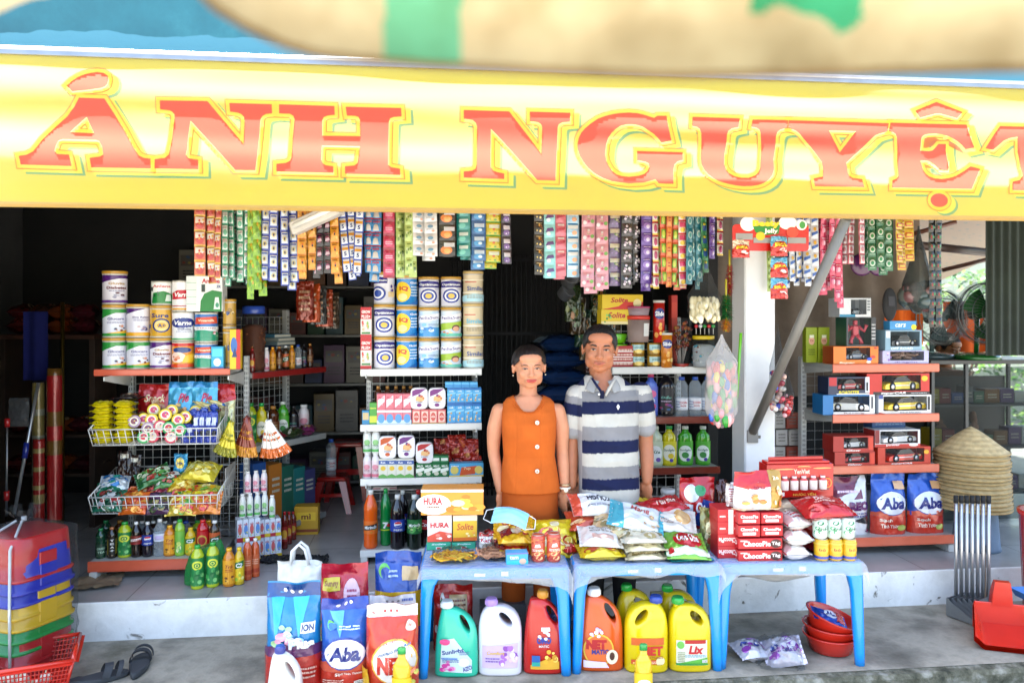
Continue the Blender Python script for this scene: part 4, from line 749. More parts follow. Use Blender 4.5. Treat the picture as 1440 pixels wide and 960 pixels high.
for i,px in enumerate((196,212,229,243,258)):bottle(px,734,0,row(4.5,124),16,['clear','cola','clear','clear','spirit'][i],['clear bottle behind the cola and pepsi','cola bottle standing behind the clear one','clear bottle behind the orange tea','clear bottle behind the pale green drink','clear bottle with blue cap behind the yellow C2'][i],'bottles in the second row of the lowest shelf',zb=zB)
for i,px in enumerate((145,165,275,290)):bottle(px,733,0,row(4.52,124),16,['darkgreen','brown','limegreen','orange'][i],['dark green bottle behind the green tea at the left end','brown bottle behind the TEA bottle','lime green bottle behind the red tea','orange bottle behind the brown C2'][i],'bottles in the second row of the lowest shelf',zb=zB)
Yg=4.2
for i,px in enumerate((274,296)):bottle(px,768-i*4,0,4.18+.03*i,18,'limegreen',['lime green tea bottle in the green shrink pack on the floor, left','lime green tea bottle in the green shrink pack on the floor, right'][i],'tea bottles in a green shrink pack',zb=ST+.001)
def shrink(u,v):
 a=2*pi*u;w=.115*(1-.35*v**3);d=.055*(1-.3*v)
 return Vector((w*cos(a)*(abs(cos(a))**-.3 if abs(cos(a))>.05 else 1),d*sin(a),.004+.20*v+.012*noise.noise(Vector((u*9,v*4,2)))*(v>.05)+.035*v*cos(a)))
ms=mb().grid(shrink,40,14,'#2f9a4e','haze')
thing('shrink_wrap','torn green shrink wrap round two tea bottles on the floor','wrap',ms.mesh(),(X(285,4.24),4.29,ST+.001),TH)
for px,y0,Y,w,key,lab in((319,772,4.22,17,'orange','orange tea bottle standing on the floor beside the green pack'),(334,771,4.25,14,'c2yellow','yellow C2 bottle standing on the floor'),(346,758,4.33,12,'carrot','clear capped orange juice bottle on the floor, front one'),(357,758,4.38,12,'carrot','clear capped orange juice bottle on the floor, back one')):
 bottle(px,y0,0,Y,w,key,lab,'bottles standing on the floor',zb=ST+.001)
su=bpy.data.objects.new('shelf_unit',None);col.objects.link(su);su.location=(-1.60,4.86,ST+.0005);su.rotation_euler=(0,0,R(62))
tag(su,'dim shelf unit with dark red edges running back along the left aisle','shelf')
for x in(.0,.64):obj('post',post(x,.36,.0,1.5),su)
obj('back_grid',wires(.02,.62,.05,1.45,.35),su)
for z,e,d in((1.105,'#8a1f1c',.34),(.645,'#9a9c9a',.34),(.1,'#8a8a88',.38)):obj('shelf',board(.66,d,z,edge=e,lip=.03).tf(Matrix.Translation((-.01,0,0))),su)
SM=Matrix.Translation(su.location)@Matrix.Rotation(R(62),4,'Z')
def on_su(x,y,z):return SM@Vector((x,y,z))
zS=ST+1.106
def jar_parts(r,h,fill,lid,lidh=.1,top=.9,fin='film'):
 def f():
  g=mb().lathe([(r*.94,0),(r,.02),(r,h*.78),(r*.9,h*.86),(r*.86,h*.9)],'#d8dcdc',fin,20)
  q=mb();rr=random.Random(int(r*9999+h*999))
  q.lathe([(r*.9,.004),(r*.95,.03),(r*.95,h*.66),(r*.6,h*.72)],fill[0],'matte',16)
  for k in range(60):
   a=rr.uniform(0,2*pi);z=rr.uniform(.02,h*.68);q.ell((r*.9*cos(a),r*.9*sin(a),z),(r*.14,r*.14,r*.1),fill[k%len(fill)],'gloss',6,4)
  l_=mb().lathe([(r*.93,h*.88),(r*.97,h*.89),(r*.97,h*.99),(r*.9,h)],lid,'gloss',20)
  return[('jar_glass',g.mesh('jar_glass')),('contents',q.mesh('contents')),('lid',l_.mesh('jar_lid'))]
 return cached(('jar',round(r,3),round(h,3),fill[0],lid),f)
def jar(xc,y0,y1,Y,w,fill,lid,label,zb=None,group=None):
 r=w*Y/F/2;h=(y1-y0)*Y/F if zb is None else Z(y0,Y)-zb
 return thing('sweet_jar',label,'jar',jar_parts(r,h,fill,lid),(X(xc,Y),Y+r,Z(y1,Y)if zb is None else zb),0,group)
jar(351,430,0,4.93,33,['#6a3212','#8a4a1c','#7a3c18'],'#2c4fb0','large jar of brown sweets with a blue lid on the aisle shelf',zb=zS)
for i,(px,y0,w,key)in enumerate(((345,484,8,'sauce'),(353,487,8,'milkgreen'),(361,492,9,'milkpink'),(371,490,9,'orange'),(380,487,9,'brown'),(390,492,10,'c2green'),(400,489,9,'orange'),(411,485,10,'spirit'),(421,486,9,'black'),(432,489,9,'brown'))):
 x=.03+.058*i;p=on_su(x,.06,1.107);bottle(720+p.x*F/p.y,440+(H-p.z)*F/p.y-33,0,p.y,w,key,f'{["red-labelled sauce bottle in front of the big jar", "small pale green bottle beside the sauce", "small pink bottle on the dim aisle shelf", "amber bottle right of the pink one", "brown bottle in the middle of the aisle shelf", "dark C2 bottle on the aisle shelf", "second amber bottle on the aisle shelf", "clear bottle with blue cap on the aisle shelf", "black bottle on the aisle shelf", "brown bottle at the far end of the aisle shelf"][i]}','small bottles along the dim aisle shelf',zb=zS)
bk=['#8a9088','#3a6a80','#a09a80','#2a3a6a','#8a8a80','#24406a','#7a8a8a']
for k in range(9):
 w=.17-.006*(k%3);x=.30+.012*(k%4);zz=1.107+.026*k
 m=mb().box(0,w,0,.2,0,.024,bk[k%7],'paper',.002);m.box(.003,w-.003,-.0008,.004,.004,.020,'#c8c4b4','paper',.0002)
 thing('book',f'{["grey", "teal", "sand", "navy", "grey", "dark blue", "grey-green", "grey", "teal"][k]} exercise book, {["lowest", "second lowest", "third lowest", "fourth from the bottom", "middle", "fourth from the top", "third from the top", "second from the top", "topmost"][k]} of the pile on the aisle shelf','book',m.mesh('book'),on_su(x,.13,zz),R(62)+rnd.uniform(-.08,.08),'books piled on the dim aisle shelf')
for i,(x,h,w,key)in enumerate(((.05,.26,.07,'limegreen'),(.14,.25,.07,'dishyellow'),(.24,.22,.08,'brown'),(.33,.24,.08,'dishgreen'),(.43,.2,.07,'black'),(.53,.2,.07,'milkpink'))):
 p=on_su(x,.1,.647);bottle(720+p.x*F/p.y,440+(H-p.z)*F/p.y-h*F/p.y,0,p.y,w*F/p.y,key,f'{["lime green", "yellow", "brown", "green", "black", "pink"][i]} bottle on the middle level of the dim aisle shelf','bottles on the middle level of the aisle shelf',zb=ST+.646)
for i,(x,c)in enumerate(((.2,'#8a2030'),(.38,'#3a4a2a'),(.52,'#7a2a5a'))):
 p=on_su(x,.05,.647);m=pillow_mesh(.16,.12,.07,c,[('B',.5,.5,.4,.35,10,['#c8a060','#d8d0c0','#5a1a1a'],i)],i);thing('snack_bag',['dark red','olive green','purple'][i]+' snack bag lying on the middle level of the aisle shelf','bag',m.mesh('snack_bag'),p,R(62)+.3*i,'bags on the aisle shelf')
for i,(x,c)in enumerate(((.12,'#1c4a8a'),(.26,'#b06a20'),(.37,'#1c5a4a'),(.48,'#1a6a6a'),(.58,'#3a3a6a'))):
 p=on_su(x,.08,.101);thing('carton',['blue','ochre','dark green','teal','slate blue'][i]+' tall carton on the lowest level of the aisle shelf','box',carton_mesh(.11,.12,.42-.03*i,c,[('L',.2,.5,.8,.8,3,'#c0c0b0')]).mesh('carton'),p,R(62),'tall cartons low on the aisle shelf')
def fan(px,py,Y,n,w,l,c,c2,a0,a1,label):
 m=mb()
 for k in range(n):
  a=a0+(a1-a0)*k/max(1,n-1);q=pouch_mesh(w,l,.018,c,[('r',0,.0,1,.25,c2),('L',.2,.4,.8,.7,2,c2)],k,'crisp',top=.06,nu=8,nv=10)
  m.join(q,Matrix.Rotation(a,4,'Y')@Matrix.Translation((0,-.012*k,-l)))
 m.tube([(0,-.02,.0),(0,-.02,.05)],.002,'#c8c8c0','metal',5)
 return thing('snack_pack_fan',label,'snack packs',m.mesh('snack_pack_fan'),P(px,py,Y),TH)
fan(327,592,4.50,5,.03,.20,'#c8b81c','#8a8a1c',.5,-.1,'fan of yellow stick packs hanging at the left unit corner')
fan(350,585,4.52,6,.034,.23,'#7a2a1c','#c8861c',.35,-.2,'fan of dark red stick packs hanging beside the white fan')
fan(378,590,4.52,5,.036,.22,'#dcd8d0','#d0641c',.15,-.6,'fan of white stick packs with orange ends hanging in the aisle')
zf=ST+.001
def pack(x0,x1,Y,h,lab,zb):
 xc=(x0+x1)/2;w=(x1-x0)*Y/F;m=mb();n=4
 for k in range(n):
  for j in range(2):m.box(-w/2+w*k/n+.001,-w/2+w*(k+1)/n-.001,.05*j,.05*j+.048,0,h,'#d6dce8','gloss',.004)
  art(m,[('r',0,.0,1,.2,'#d0b020' if k%2 else '#b02030'),('e',.5,.55,.32,.22,'#5a86c8' if k%2 else '#c85a5a'),('t','milk',.5,.8,.6,.1,'#b02a3a'),('B',.5,.35,.3,.12,4,['#e8c860','#7ab05a'],k)],flat((-w/2+w*k/n,-.001,0),(w/n,0,0),(0,0,h)))
 return thing('milk_pack',lab,'milk pack',m.mesh('milk_pack'),(X(xc,Y),Y,zb),TH+.35,'shrink packs of milk cartons beside the left unit')
h1=.13
pack(333,366,4.62,h1,'milk carton pack on the floor, nearest the left unit',zf);pack(364,396,4.72,h1,'milk carton pack on the floor, nearest the aisle',zf)
pack(334,366,4.62,h1,'milk carton pack stacked on the one nearest the left unit',zf+h1+.002);pack(365,395,4.72,h1*.8,'milk carton pack stacked on the one nearest the aisle',zf+h1+.002)
for i,px in enumerate((341,350,359,368,377)):bottle(px,0,0,4.65+.015*i,8.6,'milkgreen',['green label yogurt bottle nearest the left unit','second green label yogurt bottle','middle green label yogurt bottle','fourth green label yogurt bottle','green label yogurt bottle nearest the aisle'][i]+' of the lower row','yogurt bottles on the milk packs',zb=zf+h1*2+.004)if False else thing('yogurt_bottle',['green label yogurt bottle nearest the left unit in the lower row','green label yogurt bottle second from the left unit in the lower row','green label yogurt bottle in the middle of the lower row','green label yogurt bottle second from the aisle in the lower row','green label yogurt bottle nearest the aisle in the lower row'][i],'bottle',bottle_parts('milkgreen',.14,.018,*BOT['milkgreen'][:7],'gloss'),(X(px,4.66),4.66+.02*i,zf+h1*2+.003-(.026 if i>3 else 0)),0,'yogurt bottles on the milk packs')
for i,px in enumerate((347,357,367)):thing('yogurt_bottle',['pink label yogurt bottle nearest the left unit in the upper row','pink label yogurt bottle in the middle of the upper row','pink label yogurt bottle nearest the aisle in the upper row'][i],'bottle',bottle_parts('milkpink',.13,.018,*BOT['milkpink'][:7],'gloss'),(X(px,4.66),4.68+.02*i,zf+h1*2+.144),0,'yogurt bottles on the milk packs')
for i,(px,Y)in enumerate(((399,4.9),(405,5.0),(411,5.1))):bottle(px,720,0,Y,9,'sauce',['red sauce bottle on the floor, front of three in the aisle','red sauce bottle on the floor, middle of three in the aisle','red sauce bottle on the floor, back of three in the aisle'][i],'sauce bottles on the aisle floor',zb=zf)
carton(414,712,447,750,5.22,.1,'#c8981c',[('r',.1,.5,.9,.8,'#e0b82a'),('t','mì',.5,.65,.4,.2,'#6a1a12'),('r',0,.1,1,.2,'#8a3a14')],'yellow carton standing on the aisle floor by the red stool',zb=zf)
mu,mw=unit(507,677,4.586,'shelf_unit','white metal shelf unit in the middle, milk tins on top and soda below')
mD=.42
for x in(.02,mw-.012):obj('post',post(x,mD,.0,1.19),mu)
obj('back_grid',wires(.04,mw-.03,.08,1.16,mD-.01),mu)
WE='#dcdbd6'
for z,d0 in((1.144,.03),(.817,.03),(.497,.03),(.084,0)):
 obj('shelf',board(mw,mD-d0+.01,z,.03,WE,'#c6c6c2',.032).tf(Matrix.Translation((0,d0,0))),mu)
 if d0:
  for x in(.03,mw-.03):obj('shelf_bracket',bracket(x,mD,z-.02,.08,'#cfcfca').tf(Matrix.Translation((0,0,0))),mu)
for x in(.02,mw-.02):obj('foot',mb().box(x-.02,x+.02,.0,mD,0,.05,'#c9cac6','paint',.004),mu)
rm=row(4.63,507);rmb=row(4.60,507)
m1,m2,m3,m4=ST+1.1448,ST+.8178,ST+.4978,ST+.0848
gm='milk tins on the white middle shelf'
h3=.187
for xc,w,keys,nm in((538,31,('optimum','optimum','optimum_side'),'white and violet tin with a blue ring'),(570,30,('iq','iq','iq'),'blue and yellow milk tin'),(601.5,30,('pedia_blue','pedia_blue','optimum'),'white and blue milk tin'),(633,30,('pedia_green','pedia_green','optimum'),'white and green milk tin'),(664.5,30,('similac','similac_pale','similac'),'champagne gold milk tin')):
 Y=rm(xc);hh3=(46 if xc!=570 else 44.3)*Y/F if xc not in(601.5,633)else 43.5*Y/F
 for k,key in enumerate(keys):
  n_='violet-topped tin with a blue ring' if key.startswith('opt')and xc>560 else nm
  where={538:'first middle shelf stack',570:'second middle shelf stack',601.5:'central middle shelf stack',633:'fourth middle shelf stack',664.5:'middle shelf stack beside the woman'}[xc]
  r=round(w*Y/F/2,3)
  thing('milk_tin',f'{n_}, {["bottom", "middle", "top"][k]} of the {where}','tin',tin_parts(key,r,round(hh3-.001,3)),(X(xc,Y),Y+r,m1+.0004+hh3*k),TH*.4-(xc-720)/F*.8+rnd.uniform(-.1,.1),gm)
for k in range(2):carton(507,0,522,0,row(4.64,507),.07,'#ddd4cc',TIN['grow'][2],['red and white carton lettered GROW PLUS standing on the white shelf','red and white carton lettered GROW PLUS on top of another'][k],zb=m1+.0005+k*.186,rz=None,name='milk_carton',cat='carton')if False else thing('milk_carton',['red and white carton lettered GROW PLUS standing on the white shelf','red and white carton lettered GROW PLUS on top of another'][k],'carton',cached('growc',lambda:carton_mesh(.064,.07,.184,'#ddd4cc',TIN['grow'][2]).mesh('milk_carton')),(X(514.5,4.64),4.645,m1+.0005+k*.185),TH,'GROW PLUS cartons on the middle shelf')
def crow(xs,y0,y1,r_,d,c,sh,lab,grp,zb=None,top=None,dd=0):
 n=len(xs)-1
 for k in range(n):
  o_=['leftmost','second','third','rightmost'][k]if n==4 else['left','middle','right'][k]
  carton(xs[k],y0,xs[k+1],y1,(lambda p:r_(p)+dd),d,c,sh,f'{lab}, {o_} of row','drink_carton','carton',grp,zb=zb,top=top)
lin=lambda a,b,n:[a+(b-a)*k/n for k in range(n+1)]
PK=[('p',[(.1,.1),(.9,.5),(.9,.9),(.1,.6)],'#e8d8dc'),('t','Fami',.5,.75,.6,.14,'#c03050'),('B',.4,.3,.25,.2,4,['#e8b0b8','#f0e0e0'],3)]
crow(lin(530,578.5,4),575.5,597,rm,.06,'#d87a88',[('r',0,.0,1,.3,'#c8d8ea'),('e',.5,.4,.4,.3,'#5a9ad0'),('r',0,.8,1,.95,'#e8e0e0')],'pink and blue drink carton on the second white shelf','pink and blue cartons',zb=m2)
zp=Z(575.3,rm(555))
crow(lin(530,578.5,4),553.5,575,rm,.06,'#d4707c',PK,'pink drink carton stacked on the pink and blue ones','pink cartons',zb=zp)
crow(lin(579.5,627,4),575.5,597,rm,.06,'#d66a6a',[('r',.12,.12,.88,.88,'#e8c8b8'),('e',.5,.5,.3,.3,'#d05a50'),('t','sữa',.5,.52,.5,.14,'#fff0e0'),('r',0,0,1,.08,'#c8a83a')],'pink and yellow drink carton under the yogurt packs','pink and yellow cartons',zb=m2)
BL=[('r',0,.86,1,1,'#1f6ab0'),('t','milk',.5,.78,.5,.1,'#e8f2fa'),('B',.5,.32,.34,.22,7,['#c8a05a','#d8c8a0','#4a90d0'],5),('r',0,0,1,.06,'#1f6ab0'),('p',[(.0,.5),(1,.62),(1,.7),(0,.6)],'#8ccbea')]
crow(lin(629,677,4),566.5,597,rm,.07,'#4aa4d8',BL,'light blue drink carton on the second white shelf','light blue cartons, lower layer',zb=m2)
zb2=Z(566.3,rm(650))
crow(lin(629,677,4),545,566,rm,.07,'#52aadb',BL,'light blue drink carton stacked on others','light blue cartons, upper layer',zb=zb2)
zb3=Z(544.8,rm(650))
crow(lin(626,672,4),537,544.5,rm,.07,'#5ab0de',[('r',0,.2,1,.5,'#2a80c0')],'light blue carton lying flat on top of the blue stacks','light blue cartons lying on top',zb=zb3,dd=.01)
def yog(xc,y0,y1,r_,c2,lab,zb,dd=0):
 Y=r_(xc)+dd;w=24.5*Y/F;h=Z(y0,Y)-zb;m=mb()
 rg=lambda s,y:[(s*w/2*a,y,h/2+s*h/2*b)for a,b in[(cos(t)*min(1.0,1.12*1),sin(t))if 0 else((abs(cos(t))**.45)*(1 if cos(t)>0 else-1),(abs(sin(t))**.45)*(1 if sin(t)>0 else-1))for t in[2*pi*k/24 for k in range(24)]]]
 m.loft([rg(.94,-.004),rg(1,0),rg(1,.05),rg(.94,.055)],'#e2dfe2','gloss')
 art(m,[('p',[(.1,.6),(.5,.72),(.9,.95),(.3,.93),(.1,.85)],c2),('e',.55,.5,.26,.14,'#e8b87a'),('B',.5,.5,.26,.16,6,[c2,'#e8a870','#c86a4a'],3),('e',.5,.2,.14,.08,c2),('L',.3,.28,.7,.38,1,'#8a8aa0')],flat((-w/2,-.0045,0),(w,0,0),(0,0,h)))
 return thing('yogurt_pack',lab,'yogurt pack',m.mesh('yogurt_pack'),(X(xc,Y),Y,zb),TH,'four-pot yogurt packs')
zy=Z(575.2,rm(600))
yog(589.5,545,575,rm,'#7a2a7a','white and purple yogurt pack on the left of the pair above the pink cartons',zy);yog(614.5,545,575,rm,'#7a2a7a','white and purple yogurt pack beside the light blue cartons',zy)
carton(509,577,519.5,597,rm,.05,'#2a80b0',[('r',.1,.35,.9,.85,'#c8b080')],'small blue and tan carton at the left end of the second white shelf',zb=m2)
carton(519.5,566,530,597,rm,.05,'#4a9a3a',[('r',0,.1,1,.4,'#c8d040'),('t','Lipton',.5,.75,.8,.1,'#e8e860')],'small green carton beside the pink and blue ones',zb=m2)
for i,px in enumerate((531,544,556,567,577)):bottle(px,543,0,row(4.8,507),11,'brown',['leftmost','second from the left','middle','second from the right','rightmost'][i]+' of the brown bottles behind the pink cartons','brown bottles behind the pink cartons',zb=m2)
for i,px in enumerate((516,528)):thing('yogurt_bottle',['pink label bottle at the left post of the third white shelf','pink label bottle beside the yellow and white cartons'][i],'bottle',bottle_parts('milkpink',.148,.024,*BOT['milkpink'][:7],'gloss'),(X(px,4.66),4.67,m3),0,'white bottles on the third shelf')
for i,px in enumerate((516,528)):thing('yogurt_bottle',['green label bottle stacked at the left post of the third shelf','green label bottle stacked next to the orange yogurt pack'][i],'bottle',bottle_parts('milkgreen',.146,.024,*BOT['milkgreen'][:7],'gloss'),(X(px,4.66),4.67,m3+.149),0,'white bottles on the third shelf')
YW=[('r',0,.72,1,.92,'#3a5a9a'),('t','Kun',.5,.82,.5,.1,'#ffffff'),('e',.5,.52,.3,.12,'#e0b830'),('p',[(0,0),(1,0),(1,.12),(.5,.24),(0,.16)],'#5aa04a')]
crow(lin(532.5,582,4),645,674,rm,.06,'#d9d6c6',YW,'white and blue carton with green hill on the third white shelf','white and blue cartons',zb=m3)
z3y=Z(644.7,rm(550))
yog(545,613,645,rm,'#c8541c','white and orange yogurt pack on the third white shelf',z3y);yog(571.5,612,645,rm,'#6a2a7a','white and purple yogurt pack on the third white shelf',z3y)
ML=[('p',[(0,.3),(1,.5),(1,.72),(0,.6)],'#e0e4d8'),('t','MILO',.5,.8,.7,.14,'#f0f0e8',{'bold':.03}),('e',.5,.28,.3,.14,'#c8c8b0'),('r',0,0,1,.06,'#0c3a1c')]
crow(lin(585,631,4),651,674,rm,.06,'#176a38',ML,'green drink carton on the third white shelf','green cartons',zb=m3)
zmi=Z(650.8,rm(610))
crow(lin(607,631,2),640.5,651,rm,.06,'#1a7040',[('r',.1,.3,.9,.7,'#dfe4d8')],'green drink carton stacked on the green row','green cartons',zb=zmi)
yog(597,622,651,rm,'#b01c24','white and red yogurt pack tilted on the green cartons',zmi,-.004)
carton(632,651,680,674,rm,.07,'#4aa0cc',[('p',[(.3,.1),(.75,.2),(.8,.8),(.35,.7)],'#c8501c'),('t','7up',.52,.6,.2,.26,'#f0d0a0'),('r',0,0,1,.12,'#d8b84a'),('e',.15,.5,.12,.3,'#d8c060'),('e',.86,.5,.12,.3,'#d8c060'),('t','yomost',.16,.8,.24,.12,'#ffffff')],'long blue and orange carton at the right end of the third shelf',zb=m3,name='drink_carton',cat='carton')
for i,(px,y)in enumerate(((622,617),(642,612),(660,618),(650,640),(664,642))):pouch(px-13,y,px+13,y+32,row(4.78,507),.05,'#b0281a',[('B',.5,.5,.4,.35,8,['#d8602a','#8a1410','#e89a5a'],i)],['red snack bag at the back of the third shelf, above the green cartons','highest red snack bag at the back of the third shelf','red snack bag by the right post, upper one','red snack bag behind the long blue carton','red snack bag by the right post, lower one'][i],'snack_bag','bag','red snack bags behind the wire grid',fin='crisp')
gs='large soda bottles on the lowest middle shelf'
for px,y0,Y,w,key,lab in((519.5,690,4.62,20,'soda_orange','large orange soda bottle at the left end of the lowest middle shelf'),(541,688,4.68,16,'sevenup','large green bottle with a white 7 on its label'),(557.5,697,4.60,21,'pepsi_big','large dark bottle with a blue PEPSI label in front'),(581.5,697,4.60,21,'mint_big','large dark green bottle with a leafy label in front'),(565,690,4.74,17,'pepsi_big','large dark bottle behind the front PEPSI one'),(587,690,4.74,17,'cola_big','large dark bottle behind the leafy green one'),(597,700,4.66,18,'cola_big','large cola bottle partly hidden by the cake boxes')):
 bottle(px,y0,0,Y,w,key,lab,gs,zb=m4,name='soda_bottle',turn=rnd.uniform(-.1,.1))
for k in range(4):carton(525+k*34,684+3*(k%2),558+k*34,700,4.92,.08,'#c8c4c0',[('r',0,.4,1,.7,'#b06070'),('e',.5,.5,.2,.3,'#e8e0e0')],['leftmost','second from the left','second from the right','rightmost'][k]+' pale pink carton behind the sodas','carton','box','pale cartons behind the sodas',zb=m4+.28)
bu,bw=unit(862,1012,4.75,'shelf_unit','shelf unit with brown edges behind the man, dish soap and spirit bottles on it')
for x in(.02,bw*.78):obj('post',post(x,.36,0,1.45),bu)
obj('back_grid',wires(.02,bw*.8,.1,1.4,.35,.06),bu)
for z,e in((1.147,'#cfcfca'),(.841,'#7a3020'),(.53,'#7a3020'),(.1,'#7a3020')):obj('shelf',board(bw,.36,z,.03,e,'#a8a8a4',.034),bu)
b1,b2,b3=ST+1.1478,ST+.8418,ST+.5308
rb_=row(4.78,862)
SO=[('p',[(0,0),(1,0),(1,.5),(.55,.5),(.4,.2)],'#c82a1c'),('t','Solite',.42,.62,.42,.34,'#b01c20',{'shear':.2,'bold':.03}),('e',.86,.4,.1,.3,'#e8d8a0')]
c_=carton(845,435,886,456,rb_,.12,'#d8b818',[('t','Solite',.55,.62,.6,.4,'#b01c20',{'shear':.2,'bold':.03}),('r',0,0,1,.2,'#d8c890'),('B',.2,.4,.14,.3,5,['#3a8a3a','#8ac05a'],1)],'yellow Solite cake box with a green motif on the bowls',zb=Z(456,4.78))
carton(846,414,905,434.7,rb_,.12,'#dcba18',SO,'yellow and red Solite cake box, topmost behind the man',zb=Z(434.8,4.78))
def bowl(r,h,c):return mb().lathe([(r*.55,0),(r*.8,h*.2),(r,h),(r*.97,h+.002),(r*.9,h*.9),(r*.75,h*.25),(.0,h*.15)],c,'gloss',24,None,(True,False))
for k in range(2):thing('plastic_bowl',['bright green plastic bowl, lower of two behind the man','bright green plastic bowl under the Solite boxes'][k],'bowl',cached('gb',lambda:bowl(.078,.062,'#5fae14').mesh('plastic_bowl')),(X(866,4.86),4.88,b1+.075+.064*k),0,'green bowls behind the man')
carton(846,486,900,520,row(4.80,862),.12,'#a01418',[('r',.1,y,.9,y+.05,'#e8d8d0')for y in(.2,.45,.7)]+[('L',.3,.05,.8,.9,4,'#d8b0a0')],'red striped carton pile behind the man at ear height',zb=b1)
def tubjar(xc,y0,y1,Y,w,body,lid,label,sh=(),zb=None,fin='pet',lidh=.14):
 r=w*Y/F/2;h=Z(y0,Y)-(Z(y1,Y)if zb is None else zb)
 b=mb().lathe([(r*.86,0),(r*.9,.004),(r,h*(1-lidh))],body,fin,22);
 if sh:art(b,sh,cyl(r*.93,h*.1,h*.75,r1=r*.985),.0015,'paper',True)
 l_=mb().lathe([(r*1.04,h*(1-lidh)),(r*1.04,h),(r*.9,h+.002)],lid,'gloss',22)
 return thing('plastic_tub',label,'tub',[('tub',b.mesh('tub')),('lid',l_.mesh('lid'))],(X(xc,Y),Y+r,Z(y1,Y)if zb is None else zb),0)
tubjar(900,444,480,4.74,33,'#b8a098','#c83020','clear tub of dark beans with a red lid near the man',[('r',.62,.2,.85,.95,'#d8d8d4')],zb=Z(481,4.78),fin='haze')
tubjar(900,431,444,4.74,33,'#c8b0b8','#b03a6a','clear tub with a pink lid stacked on the red lidded one',zb=Z(443.8,4.78),fin='haze')
for i,px in enumerate((899,922)):
 for k in range(2):tin(px,0,0,rb_,19,'goldnarrow',['shiny gold packet tin, lower left of four behind the man','shiny gold packet tin, upper left of four behind the man','shiny gold packet tin, lower right of four behind the man','shiny gold packet tin, upper right of four behind the man'][i*2+k],'gold tins behind the man',zb=b1+.0005+k*.077)if False else thing('gold_tin',['shiny gold tin, lower left of four behind the man','shiny gold tin, upper left of four behind the man','shiny gold tin, lower right of four behind the man','shiny gold tin, upper right of four behind the man'][i*2+k],'tin',cached('gt',lambda:art(mb().lathe([(.04,0),(.042,.003),(.042,.07),(.038,.073)],'#b58a30','foil',22),[('r',.15,.4,.85,.9,'#9ac0c0'),('e',.5,.3,.2,.18,'#e0c060'),('L',.3,.55,.7,.75,2,'#3a5a5a'),('r',.0,.05,1,.12,'#6a4a14')],cyl(.0425,.002,.07),.0007,'foil',True).mesh('gold_tin')),(X(px,4.78),4.84,b1+.0005+k*.075),.2*i)
def crisptube(px,y0,y1,Y,w,c,label,zb=None):
 r=w*Y/F/2;h=Z(y0,Y)-(Z(y1,Y)if zb is None else zb)
 m=mb().lathe([(r,0),(r,h*.95)],c,'gloss',22);art(m,[('e',.5,.72,.34,.14,'#1c2c7a'),('t','Slide',.5,.72,.56,.12,'#f0f0f0',{'bold':.03}),('B',.5,.3,.34,.2,8,['#e8b040','#d88a20','#f0d080'],4)],cyl(r*1.003,.004,h*.94),.0008,'gloss',True)
 return thing('crisp_tube',label,'tube',[('tube',m.mesh('tube')),('lid',mb().lathe([(r*1.03,h*.94),(r*1.03,h),(r*.9,h)],'#d8d4cc','gloss',20).mesh('lid'))],(X(px,Y),Y+r,Z(y1,Y)if zb is None else zb),0)
crisptube(928,422,467,4.78,16,'#c02418','tall red crisp tube standing above the gold tins',zb=b1+.152);crisptube(939,468,0,4.76,16,'#d07a1c','orange crisp tube standing beside the gold tins',zb=b1)
carton(944,415,953,466,4.88,.06,'#b8281c',[('r',.1,.1,.9,.9,'#c83a22')],'narrow red box behind the crisp tubes',zb=b1)
def lolly(px,y0,y1,Y,w,cols,base,label):
 r=w*Y/F/2;z0=b1;h=Z(y0,Y)-z0;m=mb();q=random.Random(int(px))
 for k in range(46):
  a=q.uniform(0,6.28);g=r*q.uniform(.2,.95);z=z0+h*q.uniform(.35,.95)-z0
  m.ell((g*cos(a),g*sin(a),z),(.012,.012,.012),cols[k%len(cols)],'gloss',8,6)
  if k%3==0:m.tube([(g*cos(a),g*sin(a),z),(.3*g*cos(a),.3*g*sin(a),.02)],.0016,'#e0dcd4','gloss',4)
 b=mb().lathe([(r*.7,0),(r*.8,.02),(r*.75,.022)],base,'gloss',18)
 g_=mb().lathe([(r*.8,.02),(r*1.04,h*.5),(r*1.04,h*.98),(r,h)],'#d8d8d8','film',20,None,(False,True))
 return thing('lollipop_jar',label,'jar',[('lollipops',m.mesh('lollipops')),('base',b.mesh('base')),('jar_wall',g_.mesh('jar_wall'))],(X(px,Y),Y+r,z0),0)
lolly(961,447,517,4.78,28,['#b05a1c','#8a2c14','#c88a30','#5a1c10'],'#a02a1c','clear jar of brown and orange lollipops')
jar(993,472,0,4.74,32,['#c8ccd0','#3a9ab0','#6a3a2a','#b0b8b0'],'#d8b81c','clear jar with a yellow lid and a blue label by the pillar',zb=b1)
for i,(px,c)in enumerate(((979,'#c82830'),(985,'#e0e0e0'),(991,'#2c8a3a'),(997,'#c82830'),(1003,'#3a9a4a'))):
 thing('lollipop',['red lollipop, nearest the lollipop jar, above the yellow lid','white lollipop above the yellow lid','green lollipop in the middle above the yellow lid','red lollipop right of the green one','bright green lollipop nearest the pillar'][i],'lollipop',[('sweet',mb().ell((0,0,.05),(.012,.012,.012),c,'gloss').mesh('sweet')),('stick',mb().tube([(0,0,0),(0,0,.04)],.002,'#e8e4dc','gloss',5).mesh('stick'))],P(px,470,4.80),0,'lollipops over the yellow lid')
